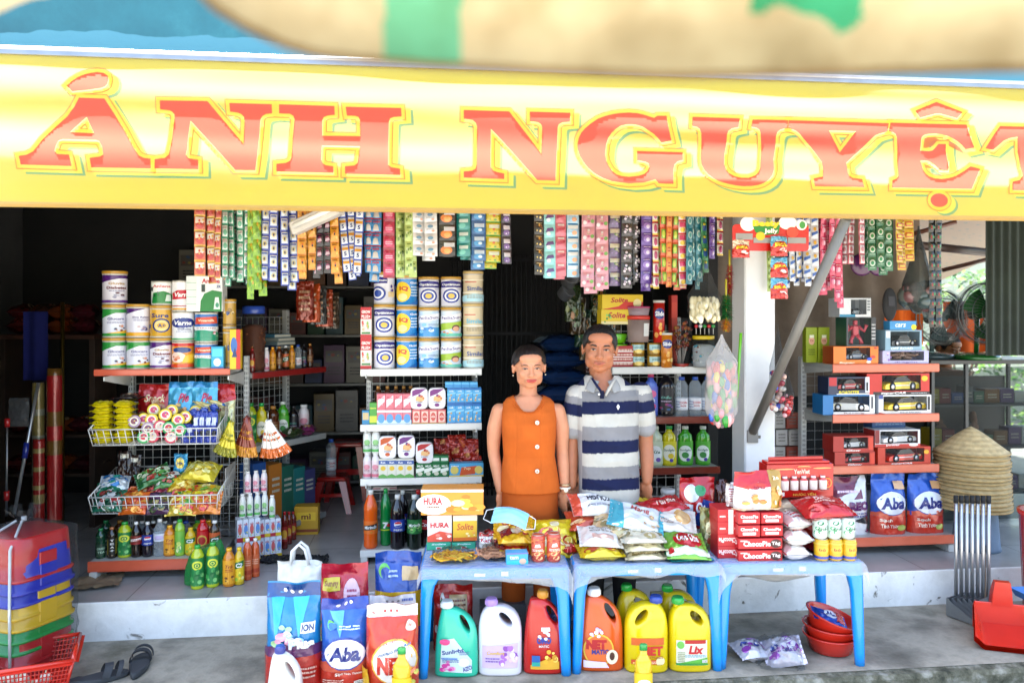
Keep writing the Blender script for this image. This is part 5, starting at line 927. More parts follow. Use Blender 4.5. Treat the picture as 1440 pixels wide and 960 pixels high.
for px,y0,w,key,lab in((917,526,20,'softpink','blue fabric softener bottle with a pink cap beside the man'),(939,525,24,'black','black bottle beside the clear spirit bottles'),(960.5,530,18,'spirit','clear CON bottle with a blue cap beside the black bottle'),(979.5,530,18,'spirit','clear CON bottle with a blue cap in the middle of three'),(997,530,17,'spirit','clear CON bottle with a blue cap nearest the pillar')):
 bottle(px,y0,0,row(4.79,862),w,key,lab,'bottles on the second shelf behind the man',zb=b2)
for px,y0,w,key,lab in((924,600,20,'dishpale','pale dish soap bottle right beside the man'),(943,600,21,'dishyellow','yellow dish soap bottle with a green cap'),(966,600,22,'dishgreen','green dish soap bottle left of the gap'),(991,600,21,'dishgreen','green dish soap bottle nearest the pillar')):
 bottle(px,y0,0,row(4.79,862),w,key,lab,'dish soap bottles behind the man',zb=b3)
for px,key,lab in((893,'dishpale','pale bottle hidden behind the man on the soap shelf'),):bottle(px,600,0,row(4.79,862),20,key,lab,None,zb=b3)
bottle(942,690,0,4.62,30,'milkpink','lilac bottle with a white cap low behind the man',None,zb=ST+.1)
TB='#0f8be2'
def table(px0,px1,Y,ytop,rz,label):
 x0,x1=X(px0,Y),X(px1,Y);w=x1-x0;zt=Z(ytop,Y);D_=.46
 o=bpy.data.objects.new('plastic_table',None);col.objects.link(o);o.location=(x0,Y,.003);o.rotation_euler=(0,0,rz);tag(o,label,'table','blue plastic tables in front of the shop')
 def ring(ins,z,n=6,rad=.05):
  pts=[]
  for(cx,cy,a0)in((w-rad-ins,rad+ins,-pi/2),(w-rad-ins,D_-rad-ins,0),(rad+ins,D_-rad-ins,pi/2),(rad+ins,rad+ins,pi)):
   for k in range(n+1):a=a0+pi/2*k/n;pts.append((cx+rad*cos(a),cy+rad*sin(a),z))
  return pts
 t=mb().loft([ring(.006,zt-.052),ring(.0,zt-.046),ring(-.002,zt-.012),ring(.004,zt-.002),ring(.012,zt)],TB,'gloss',(False,True))
 t.loft([ring(.03,zt-.004),ring(.012,zt-.048)],'#1670bc','gloss',(False,False))
 obj('table_top',t,o)
 for sx in(0,1):
  for sy_ in(0,1):
   R_=[]
   for k in range(9):
    s=k/8;z=(zt-.02)*(1-s);fl=.045*max(0,1-s*5)**1.6;ww=.060-.016*s;sp=.012*s
    ix=(0.004-sp,ww+fl-sp)if sx==0 else(w-.004-ww-fl+sp,w-.004+sp);dd=.056-.014*s
    iy=(.004,dd+fl*.6)if sy_==0 else(D_-.004-dd-fl*.6,D_-.004)
    c=.012;x_0,x_1=ix;y_0,y_1=iy
    R_.append([(x_0+c,y_0,z),(x_1-c,y_0,z),(x_1,y_0+c,z),(x_1,y_1-c,z),(x_1-c,y_1,z),(x_0+c,y_1,z),(x_0,y_1-c,z),(x_0,y_0+c,z)])
   obj('leg',mb().loft(R_[::-1],TB,'gloss'),o)
 for k,a in enumerate((.16,.34)):obj('sticker',mb().box(w*(a+.2)-.0,w*(a+.2)+(.05 if k==0 else.032),-.0035,-.0025,zt-.036,zt-(.022 if k==0 else.015),'#e4e4e0','paper',.0003),o)
 return o,x0,w,zt,D_
T1=table(591,802,3.58,801,.045,'blue plastic table left of the others, stacked with cake boxes')
T2=table(808,1018,3.63,796,.045,'blue plastic table in the middle, piled with cracker bags')
T3=table(1013,1221,3.68,794,.045,'blue plastic table at the right, stacked with red cake boxes')
zt=.003+T1[3]+.002;zt2=.003+T2[3]+.002;zt3=.003+T3[3]+.002
def sheet(T,drop,seed,label,under):
 o,x0,w,zt_,D_=T;q=random.Random(seed)
 def fl(u,v):
  x=-.014+(w+.028)*u;t=v*1.35
  if t<1:y=D_*(1-t)-.008;z=zt_+.0035+.0015*noise.noise(Vector((x*14,y*14,seed)))
  else:
   s=(t-1)/.35;dr=drop(u)
   y=-.012-.02*s*abs(noise.noise(Vector((x*6,s,seed))))-.012*sin(x*40+seed)*s*.4;z=zt_+.002-dr*s
  e=max(0,abs(u-.5)*2-.93)/.07
  return Vector((x,y,z-.05*e*e-.03*e*abs(noise.noise(Vector((y*9,seed,1))))))
 m=mb().grid(fl,60,44,'#d8dde2','sheet')
 def un(u,v):
  x=.02+(w-.04)*u;return Vector((x,.05+.10*sin(pi*v)+.1*v,zt_-.052-under(u)*sin(pi*v)**.8-.012*noise.noise(Vector((x*8,v*4,seed)))))
 m.grid(un,40,14,'#c8c8c6','haze')
 ob=thing('plastic_sheet',label,'plastic sheet',m.mesh('plastic_sheet'),o.location,.045);return ob
sheet(T1,lambda u:.045+.05*u*u+.05*max(0,u-.9)*10*.6,3,'clear plastic sheet wrapped over the left blue table',lambda u:.05+.05*u)
sheet(T2,lambda u:.04+.075*max(0,1-u*6)+.02*sin(u*9)**2,5,'clear plastic sheet wrapped over the middle blue table',lambda u:.075*sin(pi*min(1,u*1.15)))
sheet(T3,lambda u:.045+.09*max(0,1-u*7)+.015*u,8,'clear plastic sheet wrapped over the right blue table',lambda u:.075*sin(pi*u)+.02)
rt1=row(3.86,600)
HB=[('e',.2,.42,.28,.4,'#e8e2da'),('t','HURA',.19,.55,.3,.28,'#c01c24',{'bold':.04}),('L',.1,.25,.3,.38,1,'#8a5a3a'),('B',.68,.45,.3,.36,12,['#e8b83a','#e89a2a','#f0dca0','#d8781c'],4),('r',.0,.9,1,1,'#e8e0d8')]
zA1=zt
carton(600,762,634,0,rt1,.1,'#2f9a78',[('t','Solite',.5,.75,.6,.2,'#e8f0e8',{'shear':.2}),('r',.38,.1,.62,.4,'#d8d8d0'),('r',.42,.14,.58,.36,'#c04030'),('r',0,0,1,.06,'#1c6a50')],'green cake box at the left end of the left table','cake_box','box',zb=zA1)
carton(635.5,762,669,0,rt1,.1,'#2f9a78',[('t','Solite',.5,.75,.6,.2,'#e8f0e8',{'shear':.2}),('r',.38,.1,.62,.4,'#d8d8d0'),('r',.42,.14,.58,.36,'#c04030'),('r',0,0,1,.06,'#1c6a50')],'green cake box under the orange Solite box','cake_box','box',zb=zA1)
zA2=Z(761.6,rt1(617));
carton(601,724,635.5,0,rt1,.1,'#dcd4ce',[('t','HURA',.5,.62,.76,.2,'#c01c24',{'bold':.04}),('p',[(0,.0),(1,.0),(1,.3),(.5,.4),(0,.2)],'#d8503a'),('B',.6,.2,.3,.16,6,['#e8b8a0','#e08070','#f0e0d0'],2)],'white and red HURA cake box under the long orange one','cake_box','box',zb=zA2+.002)
carton(637,724,671,0,rt1,.1,'#e0b02a',[('r',0,.78,1,1,'#e8d8c0'),('t','Solite',.5,.55,.7,.26,'#c0502a',{'shear':.2,'bold':.02}),('r',0,0,1,.14,'#d0641c'),('B',.7,.25,.2,.12,5,['#f0e0a0','#e89a3a'],2)],'yellow Solite cake box under the long orange one','cake_box','box',zb=zA2+.002)
zA3=Z(723.6,rt1(635))
carton(592,688,680,0,(lambda p:rt1(p)-.02),.13,'#e0902a',HB,'long white and orange HURA box on top of the cake boxes','cake_box','box',zb=zA3+.004,rz=TH-.08)
pouch(673,750,695,781,3.80,.05,'#d8d4d0',[('t','Karo',.5,.66,.8,.18,'#b01c2c'),('r',0,.82,1,1,'#b0302c'),('L',.2,.2,.8,.45,3,'#9a8a8a'),('r',.0,.0,1,.1,'#c8a070')],'small white Karo bag between the cake boxes and the yellow packets','snack_bag','bag',fin='crisp',zb=zt)
def noodle(px,Y,w,l,h,cs,label,seed):
 m=mb();q=random.Random(seed)
 for k in range(34):
  a=q.uniform(0,pi);x,y=q.uniform(-w*.36,w*.36),q.uniform(-l*.3,l*.3);r=q.uniform(.02,.045)
  m.tube([(x+r*cos(t+a),y+r*.7*sin(t+a),.012+h*.55*q.uniform(.1,.9)*(1-(x/w)**2*2))for t in[i*.9 for i in range(6)]],.0045,cs[k%len(cs)],'matte',5)
 f=pillow_mesh(w,l,h,'#d8d4c8',(),seed,'film',wr=.012)
 return thing('noodle_packet',label,'packet',[('wrapper',f.mesh('wrapper')),('noodles',m.mesh('noodles'))],(X(px,Y),Y+l/2,zt),.06)
noodle(635,3.62,.20,.16,.055,['#f0b820','#ecc840','#e09a1c'],'clear packet of yellow noodles at the front of the left table',3)
noodle(695,3.66,.15,.16,.06,['#cc9472','#bc8464','#dca482'],'clear packet of brown noodles at the front of the left table',8)
carton(712,777,743,800,3.64,.06,'#3a9ac8',[('r',0,0,1,.34,'#2ab0b8'),('e',.75,.28,.16,.24,'#c8a890'),('t','tam',.35,.62,.4,.3,'#d8e4f0'),('r',.0,.9,1,1,'#6a5ab0')],'small blue box at the front of the left table',zb=zt)
def can_parts(key,r,h,base,sh,top='#b9b7b2'):
 def f():
  b=mb().lathe([(r*.8,0),(r*.84,.003),(r,.010),(r,h-.012),(r*.84,h-.002)],base,'gloss',22,['#b0aeaa',base,base,base]);art(b,sh,cyl(r*1.001,.012,h-.013),.0008,'gloss',True)
  return[('body',b.mesh('can_body')),('can_end',mb().lathe([(r*.86,h-.003),(r*.86,h),(r*.8,h),(r*.78,h-.003)],top,'metal',20).mesh('can_end'))]
 return cached(('can',key,round(r,3),round(h,3)),f)
for i,(px,y0)in enumerate(((757,753),(779,751))):
 Y=3.66;thing('drink_can',['red fruit drink can on the left table, left one of two','red fruit drink can on the left table, right one of two'][i],'can',can_parts('red',.033,Z(y0,Y)-zt,'#b84a34',[('B',.5,.25,.45,.22,12,['#d8783a','#a02a1c','#e8b070'],3),('B',.5,.85,.45,.1,8,['#d8783a','#a02a1c'],5),('p',[(.36,.58),(.64,.6),(.6,.74),(.42,.72)],'#e8e4dc'),('L',.25,.4,.75,.52,2,'#f0dcd0')]),(X(px,Y),Y+.033,zt),.2*i-.1,'red drink cans on the left table')
YB=[('B',.5,.5,.42,.36,14,['#d8c060','#c87a2a','#a82018','#e8dcb0'],4)]
for a in((720,772,3.72,.17,.15,.06,'#b01c14',[('r',.05,.0,.95,.14,'#d8b020'),('L',.2,.3,.8,.6,2,'#d8a090')],'red snack packet with yellow edge, lowest in the left table pile',(.12,0,-.05),zt),(722,752,3.73,.18,.15,.06,'#e8b01c',[('p',[(.1,.2),(.5,.3),(.4,.8),(.1,.7)],'#8a1c2c'),('e',.55,.5,.16,.2,'#e8dcc0'),('r',.7,.3,.9,.6,'#c03a2a')],'golden yellow snack packet on the red one',(.2,.05,.1),zt+.058),(722,744,3.80,.2,.16,.06,'#d8a818',YB,'yellow printed snack bag directly under the face mask',(.4,-.05,-.1),zt+.085),(776,748,3.82,.25,.22,.10,'#e2c820',YB,'large yellow snack bag leaning behind the drink cans',(.75,0,-.05),zt+.02),(747,748,3.95,.2,.16,.07,'#c81c18',YB,'red and yellow snack bag at the back of the left table',(.3,.1,.2),zt),(700,760,3.92,.16,.14,.06,'#9a1a1c',[('t','mì',.5,.5,.3,.4,'#e0c040')],'dark red packet behind the golden one on the left table',(.3,0,.2),zt),(798,775,3.78,.10,.12,.05,'#b0241a',YB,'small red packet at the right end of the left table',(.2,.1,.4),zt)):
 pillow(a[0],a[1],a[2],a[3],a[4],a[5],a[6],a[7],a[8],'snack_packet','packet','snack packets heaped on the left table',rot=a[9],zb=a[10],fin='crisp',wr=.009)
def mask():
 m=mb()
 m.grid(lambda u,v:Vector(((u-.5)*.17,(v-.5)*.095+.012*cos(pi*(u-.5)),.035*cos(pi*(u-.5))*cos(pi*(v-.5)*.8)+.0035*sin(v*pi*6)*.5)),20,14,'#8cc4d8','cloth')
 L_=[]
 for sg in(-1,1):s=mb();L_.append(('ear_loop',s));s.tube([(sg*.085,.04,.0),(sg*.12,.03,-.008),(sg*.125,-.02,-.014),(sg*.085,-.042,0)],.002,'#e4e6e6','cloth',5)
 return[('mask',m.mesh('mask'))]+[(a,b.mesh(a))for a,b in L_]
o=thing('face_mask','light blue face mask lying on the snack packets of the left table','face mask',mask(),P(717,729,3.73),.25);o.rotation_euler=(.65,.15,-.15)
CR='#d9cfae'
def speck(n,seed):return[('B',.5,.5,.46,.42,n,['#b8a878','#c8b890','#8a7a50','#e8e0c8'],seed)]
for a in((846,799,3.66,.22,.17,.07,'#cdb41e',[('B',.5,.4,.42,.3,14,['#d8d080','#b86a2a','#e8dcb0','#a83a1c'],4),('r',.1,.75,.9,.86,'#e8c830')],'yellow snack bag at the front left of the middle table',(.1,0,0),zt2),(908,797,3.66,.21,.17,.04,CR,speck(10,1)+[('L',.2,.1,.8,.3,2,'#7a6a40')],'cream cracker bag, lowest of the cream stack',(.05,0,.0),zt2),(907,778,3.67,.21,.17,.04,'#d6cba6',speck(10,2),'cream cracker bag, middle of the cream stack',(.06,0,.03),zt2+.038),(905,764,3.68,.22,.18,.045,'#ddd5bc',speck(10,3),'cream cracker bag topping the cream stack',(.1,.0,-.04),zt2+.074),(972,796,3.66,.21,.16,.022,'#2a9aa8',[('r',.1,.1,.9,.3,'#1c7a8a')],'flat teal bag under the green One One bag',(.02,0,.03),zt2),(967,786,3.66,.21,.19,.075,'#6aa038',[('e',.55,.55,.34,.3,'#b01c24'),('t','One One',.55,.6,.5,.3,'#f0ece4',{'bold':.03}),('r',0,.05,1,.25,'#c8d8c0'),('e',.12,.2,.06,.1,'#b01c24')],'green One One cracker bag with a red oval',(.42,.05,-.05),zt2+.025),(845,776,3.70,.21,.17,.06,'#e2ded6',[('r',.3,.2,.8,.4,'#d8b0a0'),('L',.25,.5,.8,.8,3,'#9a8a80')],'plain white cracker bag on the yellow one',(.3,.06,-.08),zt2+.062),(868,760,3.78,.23,.18,.06,'#c8a878',speck(12,6),'tan cracker bag sloping behind the white one',(.35,.18,-.3),zt2+.09),(897,750,3.80,.28,.2,.055,'#dfe3e2',[('p',[(.0,.0),(.3,.0),(.22,1),(0,1)],'#4aa8b8'),('t','Marie',.55,.7,.34,.2,'#b8504a',{'rot':-.1}),('r',.9,0,1,1,'#4aa8b8'),('B',.75,.3,.15,.2,5,['#d8b890','#c89a6a'],3)],'white and turquoise cracker bag across the middle of the heap',(.42,.2,-.25),zt2+.13),(951,752,3.84,.23,.2,.05,'#e4ded4',[('e',.68,.55,.2,.26,'#d8a868'),('e',.7,.52,.14,.18,'#e0b880'),('p',[(0,0),(.2,0),(.1,1),(0,1)],'#58a8b0'),('L',.2,.2,.5,.35,2,'#a08a80')],'white cracker bag with a printed biscuit near the red packet',(.42,.15,-.2),zt2+.11),(836,730,3.93,.26,.16,.075,'#e6e4e0',[('t','TOUGH',.58,.6,.5,.26,'#1a1a3a',{'rot':pi,'bold':.03}),('r',0,.0,.18,1,'#d0503a'),('L',.3,.2,.8,.34,1,'#8a8a90')],'white bag with dark upside-down lettering at the top of the heap',(.5,.05,.1),zt2+.16),(833,752,3.90,.26,.16,.07,'#c04a2c',[('t','Huong',.45,.7,.5,.3,'#1a1a1a',{'bold':.03}),('B',.5,.3,.4,.2,8,['#e8c090','#d88a4a'],3)],'orange red bag under the white lettered one',(.4,0,.05),zt2+.09),(886,733,3.98,.24,.18,.07,'#a01a1c',[('t','Custas',.5,.4,.6,.26,'#e8d8a0',{'shear':.2,'rot':pi}),('r',.0,.72,1,1,'#c8b030'),('e',.5,.7,.2,.14,'#2a7a3a')],'red Custas bag with green and yellow at the back of the heap',(.6,0,-.1),zt2+.12),(935,722,3.95,.24,.14,.05,'#b0141c',[('t','Yen Bao',.55,.5,.5,.3,'#e8c8b8',{'shear':.2})],'long red Yen Bao packet behind the biscuit bag',(.3,-.1,.25),zt2+.16),(840,770,3.92,.3,.2,.10,'#b8a050',YB,'mixed yellow snack bag deep in the heap of the middle table',(.1,0,.1),zt2),(920,770,3.90,.32,.22,.12,'#a8704a',YB,'brown snack bag deep in the heap of the middle table',(.1,0,-.1),zt2),(920,742,3.97,.3,.16,.08,'#c8b890',speck(10,9),'beige cracker bag at the back of the middle heap',(.3,0,.1),zt2+.08)):
 pillow(a[0],a[1],a[2],a[3],a[4],a[5],a[6],a[7],a[8],'snack_bag','bag','bags heaped on the middle table',rot=a[9],zb=a[10],fin='crisp',wr=.008)
CP='#b3121a'
rt3=row(3.70,1013)
def cp(x0,y0,x1,y1,dy,d,fr,label,zb,side=()):
 return carton(x0,y0,x1,0,(lambda p:rt3(p)+dy),d,CP,fr,label,'cake_box','box','red Choco Pie boxes stacked on the right table',zb=zb,rz=.045,lside=side)
CPL=[('t','ChocoPie',.42,.5,.62,.5,'#f2e8e2',{'bold':.03}),('e',.85,.5,.13,.42,'#3a1010'),('t','Tàg',.85,.5,.2,.4,'#f2e8e2',{'bold':.02}),('r',.04,.72,.2,.84,'#e0c0b8')]
SDE=[('t','ChocoPie',.5,.5,.8,.4,'#f0e4dc',{'rot':pi,'bold':.03})]
h_=Z(778.5,3.70)-zt3;hs=[.0,.058,.113,.172,.235]
for k in range(2):cp(1038,Z and(440+(H-(zt3+.057*(k+1)))*F/3.7),1101,0,0,.19,CPL,['long Choco Pie box lying at the bottom of the stack on the right table','long Choco Pie box lying second from the bottom'][k],zt3+.058*k,SDE)
CPS=[('t','ChocoPie',.5,.66,.8,.28,'#f2e8e2',{'bold':.03}),('r',.2,.16,.8,.4,'#e8ded8')]
for k in range(2):
 for j in range(2):
  z0=zt3+.117+.060*k
  cp(1038+32*j,440+(H-(z0+.058))*F/3.7,1069.5+32*j,0,0,.19,CPS,['small Choco Pie box in the lower left of the four','small Choco Pie box in the lower right of the four','small Choco Pie box in the upper left of the four','small Choco Pie box in the upper right of the four'][2*k+j],z0,[('r',.3,0,.5,1,'#e0d4cc'),('t','12P',.7,.5,.16,.2,'#f0e4dc')])
for k in range(4):
 z0=zt3+.0585*k;cp(1009,440+(H-(z0+.057))*F/3.77,1037,0,.06,.14,[('t','ChocoPie',.5,.5,.9,.4,'#f0e4dc',{'rot':pi,'bold':.02})]if k<2 else[('r',.55,0,.8,1,'#e0d4cc'),('L',.1,.3,.4,.6,1,'#e8c8c0')],['Choco Pie box end at the bottom of the left pile','Choco Pie box end second from the bottom of the left pile','Choco Pie box end third from the bottom of the left pile','Choco Pie box end on top of the left pile'][k],z0)
ztop=zt3+.117+.120
pouch(1033,664,1104,0,3.74,.08,'#dcd8d2',[('r',0,.62,.72,1,'#b8161c'),('r',.72,.0,1,1,'#a8802c'),('p',[(0,.62),(.2,.56),(.72,.6),(.72,.7),(0,.7)],'#b8161c'),('t','Karo',.42,.6,.36,.12,'#b01c24',{'bold':.03}),('B',.36,.28,.24,.16,9,['#d88a3a','#e0a050','#c87a30'],4),('B',.86,.3,.1,.24,6,['#d06a3a','#e8d0a0'],3),('t','20',.86,.8,.14,.08,'#f0e0c0'),('r',0,0,1,.04,'#c8a080')],'white and red Karo cake bag standing on the Choco Pie boxes','cake_bag','bag',zb=ztop+.002,top=.06,fin='crisp',bottom=1)
pouch(1022,680,1040,0,3.80,.05,'#d4ccc8',[('L',.2,.2,.8,.8,6,'#b0404a')],'narrow white bag with red print beside the Karo bag','cake_bag','bag',zb=ztop+.002,fin='crisp')
def gift():
 w,d,h=.35,.1,.165;m=mb().box(-w/2,w/2,.004,d,0,h,'#b5140f','gloss',.002)
 art(m,[('r',.16,.22,.93,.6,'#6a1010'),('t','YenViet',.52,.78,.24,.14,'#e8d0b8',{'bold':.02}),('r',.02,.05,.26,.16,'#e8e0dc'),('t','NƯỚC YẾN',.56,.1,.34,.1,'#e8b040',{'bold':.02}),('e',.9,.42,.075,.16,'#d87a2a'),('e',.9,.42,.055,.12,'#b5140f'),('t','X',.9,.42,.05,.12,'#e8a040'),('B',.5,.9,.4,.06,8,['#d8402a','#e8a060'],4),('B',.06,.5,.06,.3,6,['#d8402a','#e8a060'],3)],flat((-w/2,.003,0),(w,0,0),(0,0,h)),.0004)
 m.box(-w/2+.01,w/2-.01,.02,d-.01,h,h+.012,'#c21a14','gloss',.003);m.box(-w/2+.03,w/2-.03,.05,.06,h+.012,h+.03,'#b5140f','gloss',.003)
 q=[]
 for k in range(5):q.append(('bottle',mb().lathe([(.018,0),(.02,.004),(.02,.05),(.012,.062),(.012,.07)],'#b83a34','gloss',14,['#b83a34','#d8c8c0','#b83a34','#d8d0c8']).tf(Matrix.Translation((-.085+.05*k,-.002,.037))).mesh('bottle')))
 return[('box',m.mesh('gift_box'))]+q
thing('gift_box','red gift box with drink bottles in its window behind the Karo bag','box',gift(),(X(1126,3.92),3.92,Z(699,3.92)),TH)
carton(1078,700,1172,0,3.95,.12,'#8a1a18',[('L',.1,.2,.9,.8,3,'#d0a090')],'red carton under the gift box at the back of the right table','carton','box',zb=zt3)
WR=[('r',.05,.1,.3,.9,'#c8a0a0'),('L',.35,.2,.9,.8,4,'#b0404a'),('r',.0,.0,.06,1,'#b01c24')]
for a in((1121,794,3.70,.135,.15,.075,'#d9d5d1',WR,'white and red cake packet, lowest beside the Choco Pie boxes',(.03,0,0),zt3),(1124,768,3.70,.15,.15,.075,'#dcd8d4',WR,'white and red cake packet, middle beside the Choco Pie boxes',(.05,.03,-.05),zt3+.070),(1122,742,3.72,.14,.15,.07,'#d8d4d0',WR,'white cake packet, topmost beside the Choco Pie boxes',(.12,-.05,.1),zt3+.142),(1165,735,3.72,.27,.17,.085,'#b0161a',[('L',.3,.4,.7,.55,1,'#e8c0b0'),('t','Danisa',.5,.62,.3,.14,'#e8d0c0'),('B',.3,.25,.2,.15,5,['#c83a30','#8a0f12'],2)],'big shiny red bag lying over the green cans',(.3,-.02,.05),zt3+.195),(1115,728,3.86,.18,.15,.08,'#b8a890',[('B',.5,.5,.4,.3,9,['#a02018','#d8c8a8','#8a6a40'],4)],'beige packet between the gift box and the red bag',(.3,.1,.2),zt3+.16),(1146,780,3.82,.1,.16,.1,'#b0201a',[],'red packet behind the white cake packets',(.1,.1,.4),zt3)):
 pillow(a[0],a[1],a[2],a[3],a[4],a[5],a[6],a[7],a[8],'cake_packet','packet','cake packets on the right table',rot=a[9],zb=a[10],fin='crisp',wr=.006)
GC=[('B',.5,.5,.45,.4,10,['#3a8a5a','#c8d4c8','#1c6a44','#e0e4dc'],5),('t','chè',.5,.5,.4,.16,'#1c5a3a')];YC=[('r',0,0,1,.16,'#2c3a8a'),('e',.5,.55,.3,.22,'#d8a020'),('t','bò',.5,.55,.3,.16,'#7a3a10'),('r',0,.84,1,.95,'#c8a83a')]
hc=.105
for i,px in enumerate((1157,1176.5,1196)):
 Y=3.71;n_=['left','middle','right'][i]
 thing('drink_can',f'yellow drink can, {n_} of three at the front of the right table','can',can_parts('y',.034,hc,'#cf9f1c',YC),(X(px+2,Y),Y+.034,zt3),.15*i-.2,'yellow cans on the right table')
 thing('drink_can',f'green and white drink can, {n_} of three stacked on the yellow ones','can',can_parts('g',.034,hc-.006,'#b9c8bc',GC),(X(px,Y),Y+.034,zt3+hc+.0005),.2*i,'green cans stacked on yellow ones')
for i,px in enumerate((1163,1183)):thing('drink_can',['yellow drink can in the second row, left one','yellow drink can in the second row, right one'][i],'can',can_parts('y',.034,hc,'#cf9f1c',YC),(X(px,3.8),3.83,zt3),.3,'yellow cans in the second row')
pouch(956,673,1009,730,4.05,.09,'#b0141c',[('p',[(.3,.1),(.9,.0),(1,.5),(.6,.6)],'#1c3a8a'),('t','OMO',.62,.36,.5,.22,'#e8e4f0',{'rot':-.5,'bold':.04}),('e',.3,.7,.2,.16,'#d8d8d8'),('e',.55,.75,.16,.1,'#2a8a4a'),('r',.1,.2,.3,.5,'#cfd4e0')],'red and blue washing powder bag behind the heap of crackers','powder_bag','bag',zb=.56,fin='foil')
pouch(985,714,1014,762,3.88,.05,'#7a7a4a',[('B',.5,.5,.42,.4,16,['#c8a060','#8a3a20','#d8d0a0','#4a6a2a'],4)],'olive and brown snack bag at the left end of the right table','snack_bag','bag',zb=zt3,fin='crisp')
pouch(1008,676,1024,735,4.1,.06,'#4a2018',[('B',.5,.5,.42,.4,12,['#6a3020','#3a1810'],4)],'dark brown bag between the powder bag and the Karo bag','snack_bag','bag',zb=.6,fin='crisp')
g0=.004
def pbag(x0,y0,x1,Y,d,c,sh,label,**k):return pouch(x0,y0,x1,0,Y,d,c,sh,label,'powder_bag','bag',zb=g0,**k)
H3=lambda c='#e8e4e4',y=.955:[('e',.36+.14*i,y,.036,.018,c)for i in range(3)]
def bands(*st):
 def f(u,v):
  for lim,c in st:
   if v<lim:return c
  return st[-1][1]
 return f
def carrier():
 m=pouch_mesh(.225,.30,.08,'#dcdcda',[('t','100',.82,.42,.3,.22,'#b01c2c',{'rot':.35,'bold':.05}),('e',.5,.36,.08,.08,'#2a5ab0'),('L',.2,.2,.6,.3,2,'#8a9ac0')],4,'cloth',top=.04,wr=.012,taper=.0)
 h=mb()
 for y in(-.02,.02):h.tube([(-.04,y,.285),(-.035,y,.35),(.0,y,.385),(.03,y*1,.36),(.05,y,.285)],.008,'#dededc','cloth',6)
 return[('bag',m.mesh('bag')),('handle',h.mesh('handle'))]
thing('carrier_bag','white cloth carrier bag lettered 100 with looped handles behind the powder bags','bag',carrier(),(X(419,3.82),3.86,.16),TH-.15)
carton(396,830,446,0,3.80,.1,'#8a8a84',[('r',.1,.2,.9,.8,'#a0a098')],'grey box holding up the white carrier bag','carton','box',zb=g0)
pbag(447,797,515,3.72,.12,'#b81a30',[('r',0,.1,1,.52,'#c85a5a'),('B',.45,.34,.4,.24,26,['#e8a0a0','#8ac06a','#e8d070','#d84a6a','#4a8a3a'],3),('e',.66,.7,.17,.15,'#e4b8c4'),('e',.78,.56,.08,.08,'#e0c8b0'),('L',.56,.66,.76,.76,2,'#a83a5a'),('r',.06,.74,.42,.86,'#c8b020'),('t','Sunny',.24,.8,.28,.07,'#8a4a10')],'crimson floral powder bag with a pink oval at the back of the row',seed=2)
pbag(524,780,592,3.78,.12,'#1b48a0',[('r',0,.3,1,.64,'#c8a020'),('B',.45,.46,.4,.12,22,['#e8d040','#d8a018','#e8e0b0','#b06a7a'],6),('e',.2,.82,.12,.07,'#5ab04a'),('e',.23,.8,.1,.055,'#1b48a0'),('r',.58,.74,.92,.86,'#d0b080'),('L',.3,.76,.5,.84,2,'#b0c0e0')],'blue powder bag with a yellow flower band behind the red one',seed=5,topc='#1b48a0')
pbag(516,842,583,3.60,.11,'#b52a1c',[('r',0,.78,1,1,'#dcdadc')]+[('e',.38+.12*i,.93,.03,.016,'#8a8a8a')for i in range(3)]+[('L',.7,.9,.95,.97,1,'#5a70b0')],'red and white powder bag directly behind the front NET bag',seed=8)
pbag(369,824,446,3.46,.13,'#1479b4',[('r',0,.86,1,.985,'#123c7a'),('p',[(.1,.86),(.35,.86),(.2,.45)],'#22a0cc'),('p',[(.5,.86),(.8,.86),(.62,.5)],'#2fb0d8'),('r',0,.0,1,.33,'#b0241c'),('p',[(0,.33),(1,.33),(1,.42),(.5,.5),(0,.4)],'#5a2a5a'),('B',.4,.52,.28,.10,16,['#d8d8e8','#8ac0e0','#e8a0b8','#a0c890'],4),('r',.66,.55,.9,.64,'#dde0e8'),('t','ION',.78,.595,.2,.06,'#18306a',{'bold':.04}),('t','Plus',.68,.46,.42,.10,'#eef0f4',{'bold':.06}),('L',.6,.12,.9,.24,3,'#e0b0a0')]+H3(y=.93),'metallic blue powder bag lettered ION Plus at the left end of the front row',seed=1,fin='foil')
ABA=[('r',0,.87,1,1,'#1c3a98'),('r',0,.0,1,.22,'#bf3320'),('p',[(0,.22),(1,.22),(1,.34),(.5,.42),(0,.3)],'#cf5a40'),('p',[(.2,.86),(.5,.86),(.42,.6)],'#5aa8e0'),('e',.52,.42,.42,.18,'#1c3a98'),('e',.52,.42,.40,.165,'#e4e4e8'),('t','Aba',.52,.42,.62,.17,'#1a2a78',{'shear':.15,'bold':.045}),('t','Sạch Tinh Tươm',.6,.2,.5,.035,'#f0e0d0'),('L',.1,.05,.5,.15,4,'#e8c0b0'),('r',.7,.04,.92,.12,'#e0dcd4'),('L',.71,.045,.91,.115,3,'#2a2a2a'),('L',.4,.66,.8,.72,2,'#d0e0f0'),('e',.24,.72,.09,.05,'#5ab04a'),('e',.27,.71,.08,.04,'#2a68b8')]
pbag(447,847,515,3.47,.13,'#2159b0',ABA+H3(y=.955),'blue and red powder bag with a big Aba oval in the front row',seed=3)
